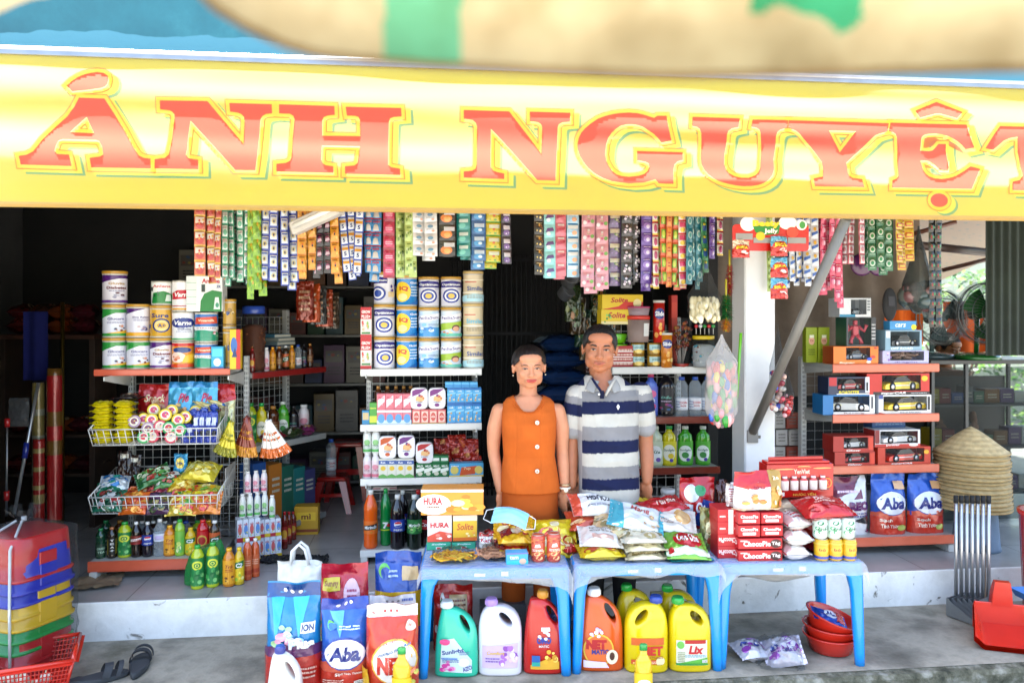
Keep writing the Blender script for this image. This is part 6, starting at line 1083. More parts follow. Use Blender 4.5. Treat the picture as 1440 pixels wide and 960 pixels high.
pbag(511,856,586,3.44,.13,'#c43a1c',[('r',0,.86,1,1,'#e0dcda')]+[('e',.36+.12*i,.92,.026,.016,'#b03030')for i in range(3)]+[('e',.55,.38,.42,.26,'#e8b040'),('e',.55,.38,.39,.24,'#e2dcd4'),('t','NET',.5,.34,.52,.2,'#c0281c',{'bold':.06}),('t','HƯƠNG HOA MAI',.55,.52,.6,.035,'#2a70b0',{'rot':.2}),('t','BỘT GIẶT',.45,.6,.36,.03,'#c06040',{'rot':.2}),('e',.84,.76,.09,.055,'#e0c8b0'),('t','W',.84,.76,.06,.04,'#b03020'),('B',.8,.2,.14,.1,9,['#e8a030','#d8d060','#e87a50'],3),('r',0,0,.1,.3,'#d8a820')],'red NET powder bag with a white top at the right of the front row',seed=6)
def jug(px,ytop,Y,w,h,d,c,capc,sh,label,capx=-.22,hx=1,style='round',lab2=None,name='detergent_jug',capw=.14,rz=.0,z=None):
 0
 m=mb();N=28
 def ring(x0,x1,dd,z,e=3.2):
  cx,rx=(x0+x1)/2,(x1-x0)/2;return[(cx+rx*(abs(cos(t))**(2/e))*(1 if cos(t)>0 else-1),(dd/2)*(abs(sin(t))**(2/e))*(1 if sin(t)>0 else-1),z)for t in[2*pi*k/N for k in range(N)]]
 W2=w/2;nx=capx*w
 if style=='taper':
  prof=[(-.97,.97,.92,0),(-1,1,1,.03),(-.98,.99,1,.3),(-.93,.97,.98,.5),(-.87,.91,.92,.63),(-.82,.80,.84,.71),(-.77,.63,.76,.78),(-.72,.40,.66,.84),(-.68,.18,.56,.88),(-.62,.0,.46,.905)];hole=(.40,.715,.135,.046,-62)
 else:
  prof=[(-.96,.96,.92,0),(-1,1,1,.03),(-1,1,1,.48),(-.99,.99,1,.6),(-.96,.94,.94,.69),(-.90,.84,.84,.77),(-.78,.66,.70,.84),(-.64,.42,.56,.885),(-.5,.2,.44,.91)];hole=(.26,.745,.125,.062,-48)
 bd=mb().loft([ring(W2*a,W2*b,d*q,h*z_)for a,b,q,z_ in prof],c,'gloss')
 hx_,hz,ha,hb_,an=hole;an=R(an)
 ct=mb().loft([[(hx_*W2+h*(ha*cos(t)*cos(an)-hb_*sin(t)*sin(an)),y,hz*h+h*(ha*cos(t)*sin(an)+hb_*sin(t)*cos(an)))for t in[2*pi*k/24 for k in range(24)]]for y in(d,-d)],c,'gloss')
 o1=obj('t',bd);o2=obj('t',ct);md=o1 .modifiers.new('b','BOOLEAN');md.object=o2;md.solver='EXACT';md.operation='DIFFERENCE'
 e_=o1 .evaluated_get(bpy.context.evaluated_depsgraph_get());me_=e_.to_mesh();m.add([v.co.copy()for v in me_.vertices],[list(p.vertices)for p in me_.polygons],c,'gloss',True);e_.to_mesh_clear();bpy.data.objects.remove(o1);bpy.data.objects.remove(o2)
 m.lathe([(w*.12,h*.84),(w*.105,h*.89),(w*.10,h*.92)],c,'gloss',18,ctr=(nx,0,0))
 if style=='round':
  for z_ in(.1,.5):m.loft([ring(-W2*1.004,W2*1.004,d*1.004,h*(z_-.006)),ring(-W2*.985,W2*.985,d*.985,h*z_),ring(-W2*1.004,W2*1.004,d*1.004,h*(z_+.006))],c,'gloss',(False,False))
 cp_=mb().lathe([(capw*w*.9,h*.905),(capw*w,h*.912),(capw*w,h*.975),(capw*w*.86,h)],capc,'gloss',18,ctr=(nx,0,0))
 for k in range(18):a_=2*pi*k/18;cp_.box(nx+capw*w*cos(a_)-.0015,nx+capw*w*cos(a_)+.0015,capw*w*sin(a_)-.0015,capw*w*sin(a_)+.0015,h*.915,h*.97,capc,'gloss',.0003)
 lb=mb();LW=W2*.80
 def ls(u,v):
  x=-LW+2*LW*u;z_=h*(.06+.50*v)if style=='taper' else h*(.115+.375*v)
  k=max(0,1-abs(x/W2)**3.2)**(1/3.2);q=1 if z_<.5*h else.96
  return Vector((x,-d/2*q*k-.0012,z_))
 if lab2:lb.grid(ls,12,8,lab2,'paper')
 art(lb,sh,surf_of(ls),.0015,'paper',.05)
 if hx<0:
  for q in(m,cp_):q.tf(Matrix.Diagonal((-1,1,1,1)));q.f=[f[::-1]for f in q.f]
 ps=[('body',m.mesh('jug_body')),('cap',cp_.mesh('jug_cap'))]
 if lb.v:ps.append(('label',lb.mesh('jug_label')))
 return thing(name,label,'jug',ps,(X(px,Y),Y+d/2,g0 if z is None else z),rz)
S=lambda px,Y:px*Y/F
jug(641,855,3.60,S(62,3.6),S(103,3.6),.10,'#2fb896','#d8dcd8',[('p',[(.05,.05),(.95,.0),(.95,.35),(.45,.95),(.1,.9)],'#c8dcd8'),('t','Sunlight',.42,.58,.62,.15,'#1a2a80',{'rot':.15,'bold':.03}),('B',.25,.2,.22,.16,14,['#e07ab0','#c83a90','#e8b0d0'],4),('e',.72,.3,.16,.12,'#e0e4ec'),('L',.12,.3,.6,.38,2,'#4a5a9a'),('L',.6,.5,.88,.6,2,'#5a6a9a'),('t','AZO',.82,.14,.26,.12,'#4a2a8a',{'rot':.3}),('e',.2,.86,.14,.08,'#d8407a'),('r',.1,.4,.55,.43,'#2a6ac0')],'turquoise Sunlight jug with a slanted handle under the left table',style='taper')
jug(703,851,3.61,S(62,3.61),S(104,3.61),.12,'#dcd9e2','#a884c8',[('r',0,.0,1,.8,'#c9b0d8'),('B',.72,.4,.26,.34,16,['#a86ac0','#d8b8e0','#8a4aa0','#e0d0e8'],5),('p',[(.0,.8),(1,.8),(1,.9),(.5,.83)],'#c9b0d8'),('t','Comfort',.38,.55,.5,.14,'#d8b030',{'shear':.2}),('L',.1,.2,.5,.4,2,'#7a5a9a')],'white jug with a lilac flower label under the left table',capx=-.2)
jug(765,839,3.63,S(58,3.63),S(114,3.63),.10,'#b81c16','#c8861c',[('t','OMO',.5,.72,.44,.17,'#17308a',{'bold':.06}),('t','MATIC',.5,.58,.3,.06,'#d8d0d0'),('B',.5,.84,.16,.12,8,['#e8e8ec','#c8d8f0'],3),('p',[(.1,.02),(.95,.02),(.95,.2),(.6,.28),(.1,.12)],'#d8a028'),('B',.68,.3,.2,.16,12,['#e0a828','#f0d060','#c88a1c'],5),('r',.14,.2,.38,.36,'#1c5aa0'),('r',.14,.1,.38,.2,'#2a9a8a'),('r',.42,.96,.68,1.05,'#e0dcd8')],'red OMO jug with an amber cap under the left table',style='taper',capx=-.02,capw=.13)
jug(846,836,3.66,S(64,3.66),S(113,3.66),.10,'#cf5216','#e2e0dc',[('e',.42,.42,.42,.4,'#e0b83a'),('e',.42,.42,.38,.36,'#dd6a2a'),('t','NET',.36,.56,.56,.24,'#b0141c',{'bold':.08}),('t','MATIC',.46,.38,.46,.12,'#1c2a7a',{'bold':.04}),('B',.36,.84,.16,.12,9,['#e8e0e8','#c0b0d0'],3),('e',.78,.26,.16,.18,'#e8d8b8'),('e',.78,.28,.07,.1,'#4a2a20'),('p',[(.02,.0),(.7,.0),(.6,.14),(.02,.18)],'#d8c8d8')],'orange NET jug with a white cap behind the middle table leg',style='taper',capx=-.14)
YJ='#d6bc0a'
NETY=[('r',.04,.72,.96,.98,'#c85a1c'),('t','NET',.62,.52,.62,.34,'#c02418',{'bold':.06}),('r',.04,.04,.96,.2,'#c8461c'),('e',.85,.14,.12,.16,'#e8d8a0'),('B',.2,.14,.14,.1,6,['#8ac04a','#e8e070'],3),('L',.3,.24,.92,.34,2,'#a02018'),('L',.36,.07,.74,.17,2,'#e8d8b0')]
LIXY=[('r',.06,.04,.94,.9,'#dcdcc4'),('r',.3,.78,.9,.92,'#b0201c'),('t','Lix',.62,.56,.44,.32,'#c01c24',{'shear':.2,'bold':.05}),('p',[(.06,.04),(.94,.04),(.94,.26),(.5,.16)],'#5aa83a'),('e',.18,.74,.1,.14,'#6ab04a'),('L',.3,.28,.9,.38,2,'#3a8ab0'),('L',.1,.1,.3,.5,6,'#8a8a60'),('r',.78,.09,.92,.2,'#e8e8e0'),('L',.79,.1,.91,.19,4,'#26262a'),('r',.06,.0,.94,.06,'#2a8a3a')]
jug(911,849,3.64,S(62,3.64),S(103,3.64),.13,YJ,'#1c3f9a',NETY,'yellow dish soap jug with a blue cap and red NET label',capx=-.24,hx=-1)
jug(895,845,3.80,S(52,3.8),S(99,3.8),.12,YJ,'#1c9a3a',[],'yellow jug with a green cap standing behind the blue capped one',capx=-.22)
jug(973,853,3.65,S(61,3.65),S(100,3.65),.13,YJ,'#1c9a3a',LIXY,'yellow jug with a Lix label and green cap under the middle table',capx=-.26)
jug(958,844,3.80,S(54,3.8),S(98,3.8),.12,'#cdb612','#1c9a3a',[],'yellow jug with a green cap standing behind the Lix one',capx=-.3)
jug(396,886,3.29,S(50,3.29),S(112,3.29),.10,'#dedad4','#2a3a8a',[('r',.08,.1,.8,.62,'#c8b81c'),('t','nhung',.42,.42,.4,.12,'#8a7a2a'),('L',.14,.16,.7,.3,2,'#8a8a2a'),('e',.34,.86,.06,.08,'#c86a6a')],'white jug with a blue cap and yellow label in front of the ION Plus bag',capx=-.14,z=-.075+.003,style='taper')
def small_soap(px,ytop,Y,w,capc,label,z):
 h=Z(ytop,Y)-z;r=S(w,Y)/2
 bottle_parts
 return thing('soap_bottle',label,'bottle',bottle_parts('netsoap',round(h,3),round(r,3),'#d8a80c',capc,[('r',.08,.1,.92,.62,'#dcb020'),('t','NET',.5,.46,.6,.2,'#b8201c',{'bold':.06}),('e',.5,.74,.3,.12,'#e8e0d0'),('r',.1,.1,.9,.2,'#c8461c')],'#d4b014',.06,.62,'soap'),(X(px,Y),Y+.04,z),0)
small_soap(563,915,3.30,28,'#2a9a4a','small yellow NET soap bottle in front of the red NET bag',-.075+.003)
small_soap(907,910,3.36,26,'#1c8a40','small yellow NET soap bottle in front of the yellow jugs',-.075+.003)
pouch(608,826,665,0,3.86,.1,'#b01c1a',[('r',.4,.5,.85,.85,'#c0a070'),('B',.2,.5,.2,.3,6,['#2a8a4a','#d8d8d8'],3),('L',.45,.55,.8,.8,4,'#7a3a2a')],'red powder bag standing behind the turquoise jug','powder_bag','bag',zb=g0)
pouch(775,860,800,0,3.88,.08,'#1c2a6a',[('L',.2,.2,.8,.8,4,'#5a6ab0')],'dark blue powder bag behind the OMO jug','powder_bag','bag',zb=g0)
o=carton(915,832,945,0,3.95,.02,'#b8ae84',[('L',.1,.2,.9,.8,5,'#a09468')],'tan cardboard sheet leaning under the middle table','cardboard_sheet','cardboard',zb=g0)
carton(676,850,740,0,4.0,.1,'#56585c',[('L',.1,.2,.9,.8,5,'#6a6c70')],'dark grey carton far back under the left table','carton','box',zb=g0)
def basin(R0,h,c='#c0281a'):return mb().lathe([(R0*.62,0),(R0*.74,.006),(R0*.92,h*.9),(R0*.93,h-.006),(R0*1.0,h-.006),(R0*1.01,h),(R0*.93,h+.001),(R0*.9,h*.88),(R0*.7,.012),(0,.010)],c,'gloss',36,None,(True,False))
bm_=basin(.135,.085).mesh('basin')
Yb=3.90
for k,(dx,dz,ty,tx)in enumerate(((0,0,0,0),(-.006,.043,.06,.0),(-.012,.092,.30,.08))):
 o=thing('plastic_basin',['red plastic basin at the bottom of the pile under the right table','red plastic basin in the middle of the pile under the right table','tilted red plastic basin on top of the pile, holding a blue packet'][k],'basin',bm_,(X(1168,Yb)+dx,Yb,g0+dz),0,'red basins under the right table');o.rotation_euler=(tx,ty,0)
o=thing('powder_packet','blue and red packet lying in the top red basin','packet',pillow_mesh(.17,.1,.04,'#1c3f9a',[('e',.5,.5,.2,.3,'#dfe0ea'),('t','Aba',.5,.5,.3,.3,'#1a2a78',{'bold':.04}),('r',.66,.1,.9,.9,'#b02a20')],4,'crisp').mesh('powder_packet'),(X(1163,Yb)-.01,Yb-.03,g0+.155),.0);o.rotation_euler=(.25,.32,-.1)
PW=[('B',.5,.5,.4,.36,14,['#a04ab0','#e0dce4','#7a2a9a','#d8a0d0','#3a4a9a'],5),('L',.2,.3,.8,.5,2,'#6a3a8a')]
o=pillow(1062,938,3.74,.17,.16,.07,'#d4d0d8',PW,'white and purple packet in clear plastic, left of the basins','washing_packet','packet','packets under the right table',rot=(.1,0,.1),zb=g0,fin='crisp',wr=.010)
o=pillow(1110,942,3.72,.19,.16,.09,'#cfc8d4',PW,'crumpled white and purple packet leaning against the basins','washing_packet','packet','packets under the right table',rot=(.6,-.25,-.3),zb=g0+.01,fin='crisp',wr=.014)
o=thing('plastic_wrapper','loose clear plastic wrapper over the crumpled packet by the basins','wrapper',pillow_mesh(.22,.18,.13,'#dfe3e6',(),7,'film',wr=.03).mesh('plastic_wrapper'),(X(1105,3.7),3.78,g0),.3);o.rotation_euler=(.7,-.2,-.3)
tu,tw=unit(1172,1320,4.80,'shelf_unit','white perforated shelf unit with red edges full of boxed toy cars')
for x in(.02,tw-.01):obj('post',post(x-.02,.40,.0,1.19,.036,.05,'#c9c9c6'),tu)
obj('back_grid',wires(.02,tw-.02,.1,1.16,.385,.06,.0012,'#a8a8a6'),tu)
for z in(1.161,.852,.537):
 obj('shelf',board(tw,.40,z,.03,'#c9654a','#a9a9a5',.042),tu)
 obj('shelf_bracket',bracket(.004,.40,z-.012,.07,'#b9b9b4'),tu)
obj('shelf',board(tw+.12,.44,.107,.03,'#c9654a','#b0aca6',.046).tf(Matrix.Translation((-.04,-.05,0))),tu)
for x in(0,tw+.06):obj('foot',mb().box(x-.02,x+.02,-.04,.4,0,.05,'#c6c7c4','paint',.004),tu)
t1,t2,t3,t4=ST+1.162,ST+.853,ST+.538,ST+.108
rt=row(4.82,1172)
def car_mesh(L,c,seed=0,kind='car'):
 m=mb();w=L*.42;h=L*.30
 prof=[(-.5,.10),(-.5,.30),(-.47,.40),(-.28,.50),(-.15,.82),(.12,.90),(.28,.62),(.46,.50),(.5,.36),(.5,.10)]
 low=[(-.5,.10),(-.5,.30),(-.47,.42),(-.28,.52),(.30,.56),(.46,.48),(.5,.36),(.5,.10)]
 def ext(P_,w2,col_,sc_=1):
  N=len(P_);vs=[(x*L*sc_,s*w2/2,z*h)for s in(-1,1)for x,z in P_]
  fs=[list(range(N))[::-1],list(range(N,2*N))]+[[i,(i+1)%N,N+(i+1)%N,N+i]for i in range(N)]
  m.add(vs,fs,col_,'gloss')
 ext(low,w,c);ext([(-.27,.48),(-.14,.84),(.12,.92),(.27,.6),(.29,.5)],w*.86,'#20262c' if kind=='car' else c)
 ext([(-.10,.86),(.10,.935),(.12,.90),(-.12,.82)],w*.8,c)
 m.box(-.36*L,.36*L,-w/2-.001,-w/2+.001,.30*h,.36*h,'#d8d8d8','gloss',.0005);m.box(.2*L,.44*L,-w/2-.0015,-w/2+.001,.38*h,.47*h,'#e0d8a0','gloss',.0005)
 for x in(-.3,.3):
  for s in(-1,1):
   q=mb().lathe([(h*.26,-.006),(h*.28,0),(h*.28,.008),(h*.14,.0085)],'#15151a','matte',16,None);q.lathe([(h*.16,.0086),(h*.15,.010),(0.0005,.0105)],'#c8c8cc','metal',12)
   m.join(q,Matrix.Translation((x*L,s*(w/2-.004),h*.26))@Matrix.Rotation(pi/2*(1 if s<0 else-1),4,'X'))
 return m
def toybox(x0,y0,x1,c,cc,label,zb,fr=(),win=(.16,.2,.94,.9),rt_=rt,y1=0,kind='car',side=None,d=.13,dy=0,flip=1,dark='#1b1a20'):
 xc=(x0+x1)/2;Y=rt_(xc)+dy;w=(x1-x0)*Y/F-.001;h=Z(y0,Y)-zb;a,b,e,f=win
 m=mb();t=.002
 m.box(-w/2,w/2,d-t,d,0,h,c,'paper',.0005);m.box(-w/2,w/2,0,d-t-.0005,0,t,c,'paper',.0005);m.box(-w/2,w/2,0,d-t-.0005,h-t,h,c,'paper',.0005)
 m.box(-w/2,-w/2+t,0,d-t-.0005,t+.0003,h-t-.0003,side or c,'paper',.0005);m.box(w/2-t,w/2,0,d-t-.0005,t+.0003,h-t-.0003,side or c,'paper',.0005)
 X_=lambda u:-w/2+w*u;Z_=lambda v:h*v
 for(u0,u1,v0,v1)in((0,a,0,1),(e,1,0,1),(a,e,0,b),(a,e,f,1)):
  if u1-u0>.004 and v1-v0>.004:m.box(X_(u0),X_(u1),-.002,-.0003,Z_(v0),Z_(v1),c,'paper',.0003)
 m.box(X_(a),X_(e),d-t-.002,d-t-.0008,Z_(b),Z_(f),dark,'paper',.0004);m.box(X_(a),X_(e),.004,d-t-.003,Z_(b)-.004,Z_(b),dark,'paper',.0004)
 art(m,fr,flat((-w/2,-.0023,0),(w,0,0),(0,0,h)))
 ps=[('carton',m.mesh('toy_carton'))]
 ww=(e-a)*w
 if kind=='car':L=min(ww*1.0,(f-b)*h*.95/.276);k=car_mesh(L,cc).tf(Matrix.Translation((X_((a+e)/2),d*.42,Z_(b)+.001))@Matrix.Rotation(.18*flip,4,'Z')@Matrix.Diagonal((flip,1,min(1.3,(f-b)*h*.93/(L*.28)),1)))
 else:
  q=random.Random(int(x0));k=mb();hh_=(f-b)*h;cxx=X_((a+e)/2)
  k.box(cxx-.02,cxx+.02,.04,.07,Z_(b)+hh_*.35,Z_(b)+hh_*.72,cc,'gloss',.005);k.box(cxx-.012,cxx+.012,.04,.065,Z_(b)+hh_*.74,Z_(b)+hh_*.92,cc,'gloss',.004)
  for s in(-1,1):
   k.tube([(cxx+s*.022,.05,Z_(b)+hh_*.68),(cxx+s*ww*.38,.045,Z_(b)+hh_*.5),(cxx+s*ww*.42,.03,Z_(b)+hh_*.75)],[.012,.009,.012],cc,'gloss',8)
   k.tube([(cxx+s*.012,.05,Z_(b)+hh_*.36),(cxx+s*ww*.2,.045,Z_(b)+hh_*.2),(cxx+s*ww*.24,.04,Z_(b)+.006)],[.013,.010,.014],cc,'gloss',8)
 ps.append(('toy',k.mesh('toy')))
 fm=mb().add([(X_(a),-.0012,Z_(b)),(X_(e),-.0012,Z_(b)),(X_(e),-.0012,Z_(f)),(X_(a),-.0012,Z_(f))],[[0,1,2,3]],'#e8eaec','film');ps.append(('window_film',fm.mesh('window_film')))
 return thing('toy_box',label,'toy box',ps,(X(xc,Y),Y,zb),TH,'boxed toys on the red edged shelves')
OFR=[('t','Super',.3,.09,.36,.12,'#f0e0c8',{'shear':.2,'bold':.03}),('e',.8,.3,.06,.09,'#2a4ab0'),('e',.88,.42,.05,.08,'#c83020'),('e',.78,.14,.05,.07,'#e8e0d0'),('r',.9,.86,.97,.96,'#b0301c')]
toybox(1170,487,1237,'#d8701a','#5a6a80','orange boxed toy car at the left of the top toy shelf',t1,OFR,(.28,.26,.82,.94),side='#9a3a14')
toybox(1239,493,1308,'#a9a6c8','#8a6a58','pale lilac boxed toy at the right of the top toy shelf',t1,[('t','dragon',.5,.14,.5,.14,'#6a4a8a'),('B',.1,.5,.08,.3,5,['#7a5a9a','#c8b0d8'],3)],(.16,.28,.9,.94),kind='robot')
zt_=Z(486.6,rt(1200));zt2_=Z(492.6,rt(1270))
toybox(1189,446,1233,'#3a3c40','#cf4a58','boxed pink robot toy standing on the orange car box',zt_,[('L',.85,.2,.98,.8,5,'#b8b8b8')],(.06,.04,.84,.97),kind='robot',side='#1c4a3a',dark='#7a8a86')
toybox(1243,464,1298,'#7a98aa','#3a4248','blue grey boxed jeep standing on the lilac toy box',zt2_,[('t','OFF ROAD',.45,.1,.6,.12,'#dfe4e8',{'shear':.2}),('r',.02,.62,.13,.95,'#d0d0d0')],(.14,.2,.94,.93),kind='car',dark='#4a5a62')
zt3_=Z(445.6,rt(1205));zt4_=Z(463.6,rt(1270))
toybox(1179,419,1226,'#cdd0d2','#c8d4dc','small white boxed toy car topping the robot box',zt3_,[('r',0,.0,.5,.14,'#2a7a9a'),('L',.88,.3,.97,.9,4,'#3a4a5a')],(.36,.14,.86,.92),side='#b9bcc0',dark='#9aa0a4')
carton(1250,451,1290,0,rt,.07,'#3a8ac0',[('t','cars',.4,.5,.4,.4,'#e0e8f0',{'shear':.2}),('e',.9,.3,.1,.3,'#d8d020')],'small blue box lying on the boxed jeep',zb=zt4_)
for i,px in enumerate((1141.5,1159)):carton(px-8.5,460,px+8.2,0,5.02,.05,'#8a9a14',[('e',.5,.62,.26,.12,'#d8a080'),('t','Oi',.5,.62,.3,.06,'#8a2a1c'),('r',.3,.7,.7,.78,'#dfe0c0'),('L',.2,.2,.8,.4,3,'#5a6a10')],['tall lime perfume carton, left of two behind the toys','tall lime perfume carton, right of two behind the toys'][i],'carton','box','lime perfume cartons',zb=t1)
toybox(1233,555,1312,'#d6d6d6','#cfae1c','white boxed yellow sports car, lower right on the middle toy shelf',t2,[('t','RACE RACING',.6,.08,.4,.09,'#6a6a70',{'shear':.2}),('r',.93,.2,.975,.9,'#26262c'),('p',[(0,0),(.16,0),(0,.1)],'#b02028'),('r',0,.8,.08,1,'#3a4a8a')],(.09,.17,.92,.93))
toybox(1155,555,1232,'#1a6aa4','#cfd0cc','blue and white boxed race car, lower left on the middle toy shelf',t2,[('r',.2,0,1,.14,'#d8d8d8'),('r',.9,.14,1,1,'#d8d8d8'),('r',.93,.3,.97,.9,'#4a4a50'),('t','Racing',.6,.07,.4,.08,'#8a5a50')],(.2,.15,.9,.93),flip=-1)
zz=Z(554.6,rt(1190))
toybox(1163,530,1224,'#26304a','#b03038','dark boxed red racer stacked on the blue race car box',zz,[('r',.02,.5,.2,.98,'#b01c24'),('t','ROADSTER',.5,.12,.5,.2,'#d8c81c',{'shear':.2,'bold':.03}),('r',.2,.0,1,.06,'#d8d8d8'),('r',.9,.1,1,1,'#d0d0d4'),('r',.92,.2,.97,.7,'#26262c')],(.22,.25,.88,.92))
toybox(1216,525,1310,'#b5241a','#d8c03a','red boxed yellow car lettered superCAR on the middle toy shelf',Z(554.6,rt(1262)),[('r',.1,.0,1,.14,'#1c1416'),('t','superCAR',.42,.07,.4,.13,'#e8e4e0',{'shear':.25,'bold':.03}),('e',.92,.76,.05,.13,'#d8b01c'),('L',.7,.04,.95,.1,1,'#c8c8c8')],(.24,.18,.86,.93),side='#8a1410',dark='#5a4418')
toybox(1172,635,1232,'#a5241a','#b02a30','red boxed racer, lower left on the third toy shelf',t3,[('t','Glow',.5,.08,.36,.14,'#e8e0d8',{'shear':.2,'bold':.03}),('r',.88,.1,.98,.9,'#c83a22')],(.26,.2,.86,.92))
toybox(1170,613,1230,'#a5241a','#cfcfd0','red boxed white racer stacked on the lower left toy box',Z(634.6,rt(1200)),[('t','Glow',.5,.08,.36,.14,'#e8e0d8',{'shear':.2,'bold':.03}),('r',.88,.1,.98,.9,'#c83a22')],(.26,.2,.86,.92))
toybox(1232,628,1311,'#b5301a','#c02418','red boxed red car lettered superCAR on the third toy shelf',t3,[('t','superCAR',.45,.06,.4,.11,'#e8e4e0',{'shear':.25,'bold':.03}),('e',.92,.7,.05,.12,'#d8a01c')],(.14,.15,.88,.93),dark='#6a4a34')
toybox(1228,604,1296,'#cbcaca','#d4d4d4','white and red boxed white car stacked on the superCAR box',Z(627.6,rt(1262)),[('r',0,0,1,.16,'#b0241c'),('t','power',.4,.08,.3,.12,'#e8e4e0'),('e',.85,.1,.1,.09,'#e0d8d0'),('r',0,.2,.1,1,'#7a1c1c')],(.12,.2,.95,.92),side='#8a1410')
carton(1225,588,1275,605,row(4.92,1172),.1,'#1c4a80',[('L',.1,.3,.9,.7,2,'#6a90b8')],'dark blue flat box at the back of the third toy shelf',zb=Z(604,4.9))
ABB=[('r',0,.0,1,.30,'#bf3320'),('p',[(0,.30),(1,.30),(1,.38),(.5,.46),(0,.36)],'#cf5a40'),('e',.5,.52,.43,.2,'#1c3a98'),('e',.5,.52,.41,.185,'#dfe2ea'),('t','Aba',.5,.52,.66,.19,'#1a2a78',{'shear':.12,'bold':.045}),('t','Sạch',.3,.24,.3,.06,'#f0e0d0'),('t','Tinh Tươm',.42,.15,.5,.06,'#f0e0d0'),('e',.72,.12,.12,.05,'#a0a850'),('r',.58,.74,.88,.86,'#d0a070')]
for i,(x0,x1)in enumerate(((1229,1281),(1281,1335))):pouch(x0,668,x1,0,row(4.80,1172),.13,'#2152ae',ABB,['blue and red Aba powder bag on the lowest toy shelf, left of two','blue and red Aba powder bag on the lowest toy shelf, right of two'][i],'powder_bag','bag','Aba bags on the lowest toy shelf',zb=t4,bottom=.95)
pouch(1174,672,1226,0,row(4.82,1172),.12,'#d4d2d4',[('r',0,.62,.8,1,'#6a1a3a'),('p',[(0,.62),(.8,.8),(.8,1),(1,1),(1,.9),(.5,.62)],'#d4d2d4'),('t','REO',.66,.5,.6,.16,'#5a1a5a',{'bold':.08}),('p',[(.5,.26),(.95,.34),(.9,.18),(.6,.22)],'#26242a'),('L',.4,.3,.95,.4,2,'#4a4a8a'),('t','+',.88,.06,.12,.06,'#6a1a4a',{'bold':.05}),('L',.1,.7,.7,.78,1,'#e0c0d0')],'white and plum powder bag lettered REO beside the Aba bags','powder_bag','bag',zb=t4,bottom=.95)
for k in range(10):
 px,y=1088+18*(k%2)+3*(k//2%2),580+24*(k//2)
 carton(px,y,px+17,y+22,5.3,.1,['#a8a6a2','#8a3a2a','#b5b2ae','#a09a94'][k%4],[('L',.2,.2,.8,.8,3,'#6a6460')],f'{["pale", "rusty red", "white", "grey"][k % 4]} packet {["on the top row", "on the second row", "on the third row", "on the fourth row", "on the bottom row"][k//2]} of the dim stack behind the pillar, {["left", "right"][k % 2]}','packet_box','box','packets stacked behind the pillar',zb=Z(y+22,5.3)if k//2 else None)
Yh=4.74
sm_=mb().lathe([(.14,0),(.135,.02),(.12,.22),(.13,.25),(.128,.262)],'#5f7186','matte',28)
thing('round_stool','grey blue round plastic stool under the stack of conical hats','stool',sm_.mesh('round_stool'),(X(1400,Yh),Yh+.2,ST+.001),0)
def hat():
 m=mb();R0,h=.218,.16
 pr=[(R0*(1-k/14)+.001,h*(k/14)*(1+.1*sin(pi*k/14)))for k in range(15)]
 m.lathe(pr,'#c9b183','straw',40,['#c9b183' if k%2 else '#bca273' for k in range(14)],(False,True))
 m.lathe([(R0*.985,-.004),(R0*1.004,-.003),(R0*1.006,.004),(R0,.006)],'#a98d5c','straw',40,None,(False,False))
 m.lathe([(R0*.98,-.003),(R0*.5,h*.46)],'#b89c68','straw',30,None,(False,False));return m.mesh('conical_hat')
hm=hat();nh=15
for k in range(nh):
 f=k/(nh-1);pos=['lowest','second lowest','third lowest','fourth from the bottom','fifth from the bottom','sixth from the bottom','seventh from the bottom','middle','seventh from the top','sixth from the top','fifth from the top','fourth from the top','third from the top','second from the top','topmost'][k]
 o=thing('conical_hat',f'woven palm conical hat, {pos} of the stack on the grey stool','hat',hm,(X(1393,Yh)+.002*sin(k*2.3),Yh+.2+.003*cos(k*1.9),ST+.265+.0245*k),k*.7,'conical hats stacked on the stool')
 o.scale=(1.04-.06*f,)*3;o.rotation_euler=(.015*sin(k),.015*cos(k*1.3),k*.7)
def pan_parts():
 def f():
  rod=mb().tube([(0,0,.05),(0,0,.63)],.0095,'#b9bbbd','metal',12)
  cap=mb().tube([(0,0,.615),(0,0,.655)],.0125,'#17181a','matte',12)
  p=mb();w=.105
  def side(u,v):
   x=(u-.5)*2*w;yy=-.18*v;zz=.0+.10*(1-v)**2+.004;e=abs(u-.5)*2
   return Vector((x*(1-.12*(1-v)),yy,zz*.4+.06*max(0,e-.86)/.14*(1-.8*v)+.003))
  p.grid(side,18,10,'#a3a6a8','metal')
  p.box(-w*.88,w*.88,-.001,.004,.004,.10,'#a3a6a8','metal',.002)
  for s in(-1,1):
   vs=[(s*w*.88,0,.004),(s*w,-.18,.004),(s*w,-.18,.012),(s*w*.88,0,.10)];p.add(vs+[(x+.002*s,y,z)for x,y,z in vs],[[0,1,2,3],[7,6,5,4],[0,3,7,4],[2,3,7,6]],'#a3a6a8','metal')
  return[('pan',p.mesh('pan'),[('cap',cap.mesh('cap'))]if False else[]),('handle',rod.mesh('handle'),[('grip',cap.mesh('grip'))])]
 return cached('pan',f)
for k in range(7):
 o=thing('metal_dustpan',f'grey long-handled metal dustpan, {["leftmost", "second from the left", "third from the left", "middle one", "third from the right", "second from the right", "rightmost"][k]} of the nested row before the step','dustpan',[(a[0],a[1],a[2]if len(a)>2 else[])for a in pan_parts()],(X(1350+6.2*k,4.34)+.0,4.38-.010*k,g0+.002*k),.55,'metal dustpans nested by the step')
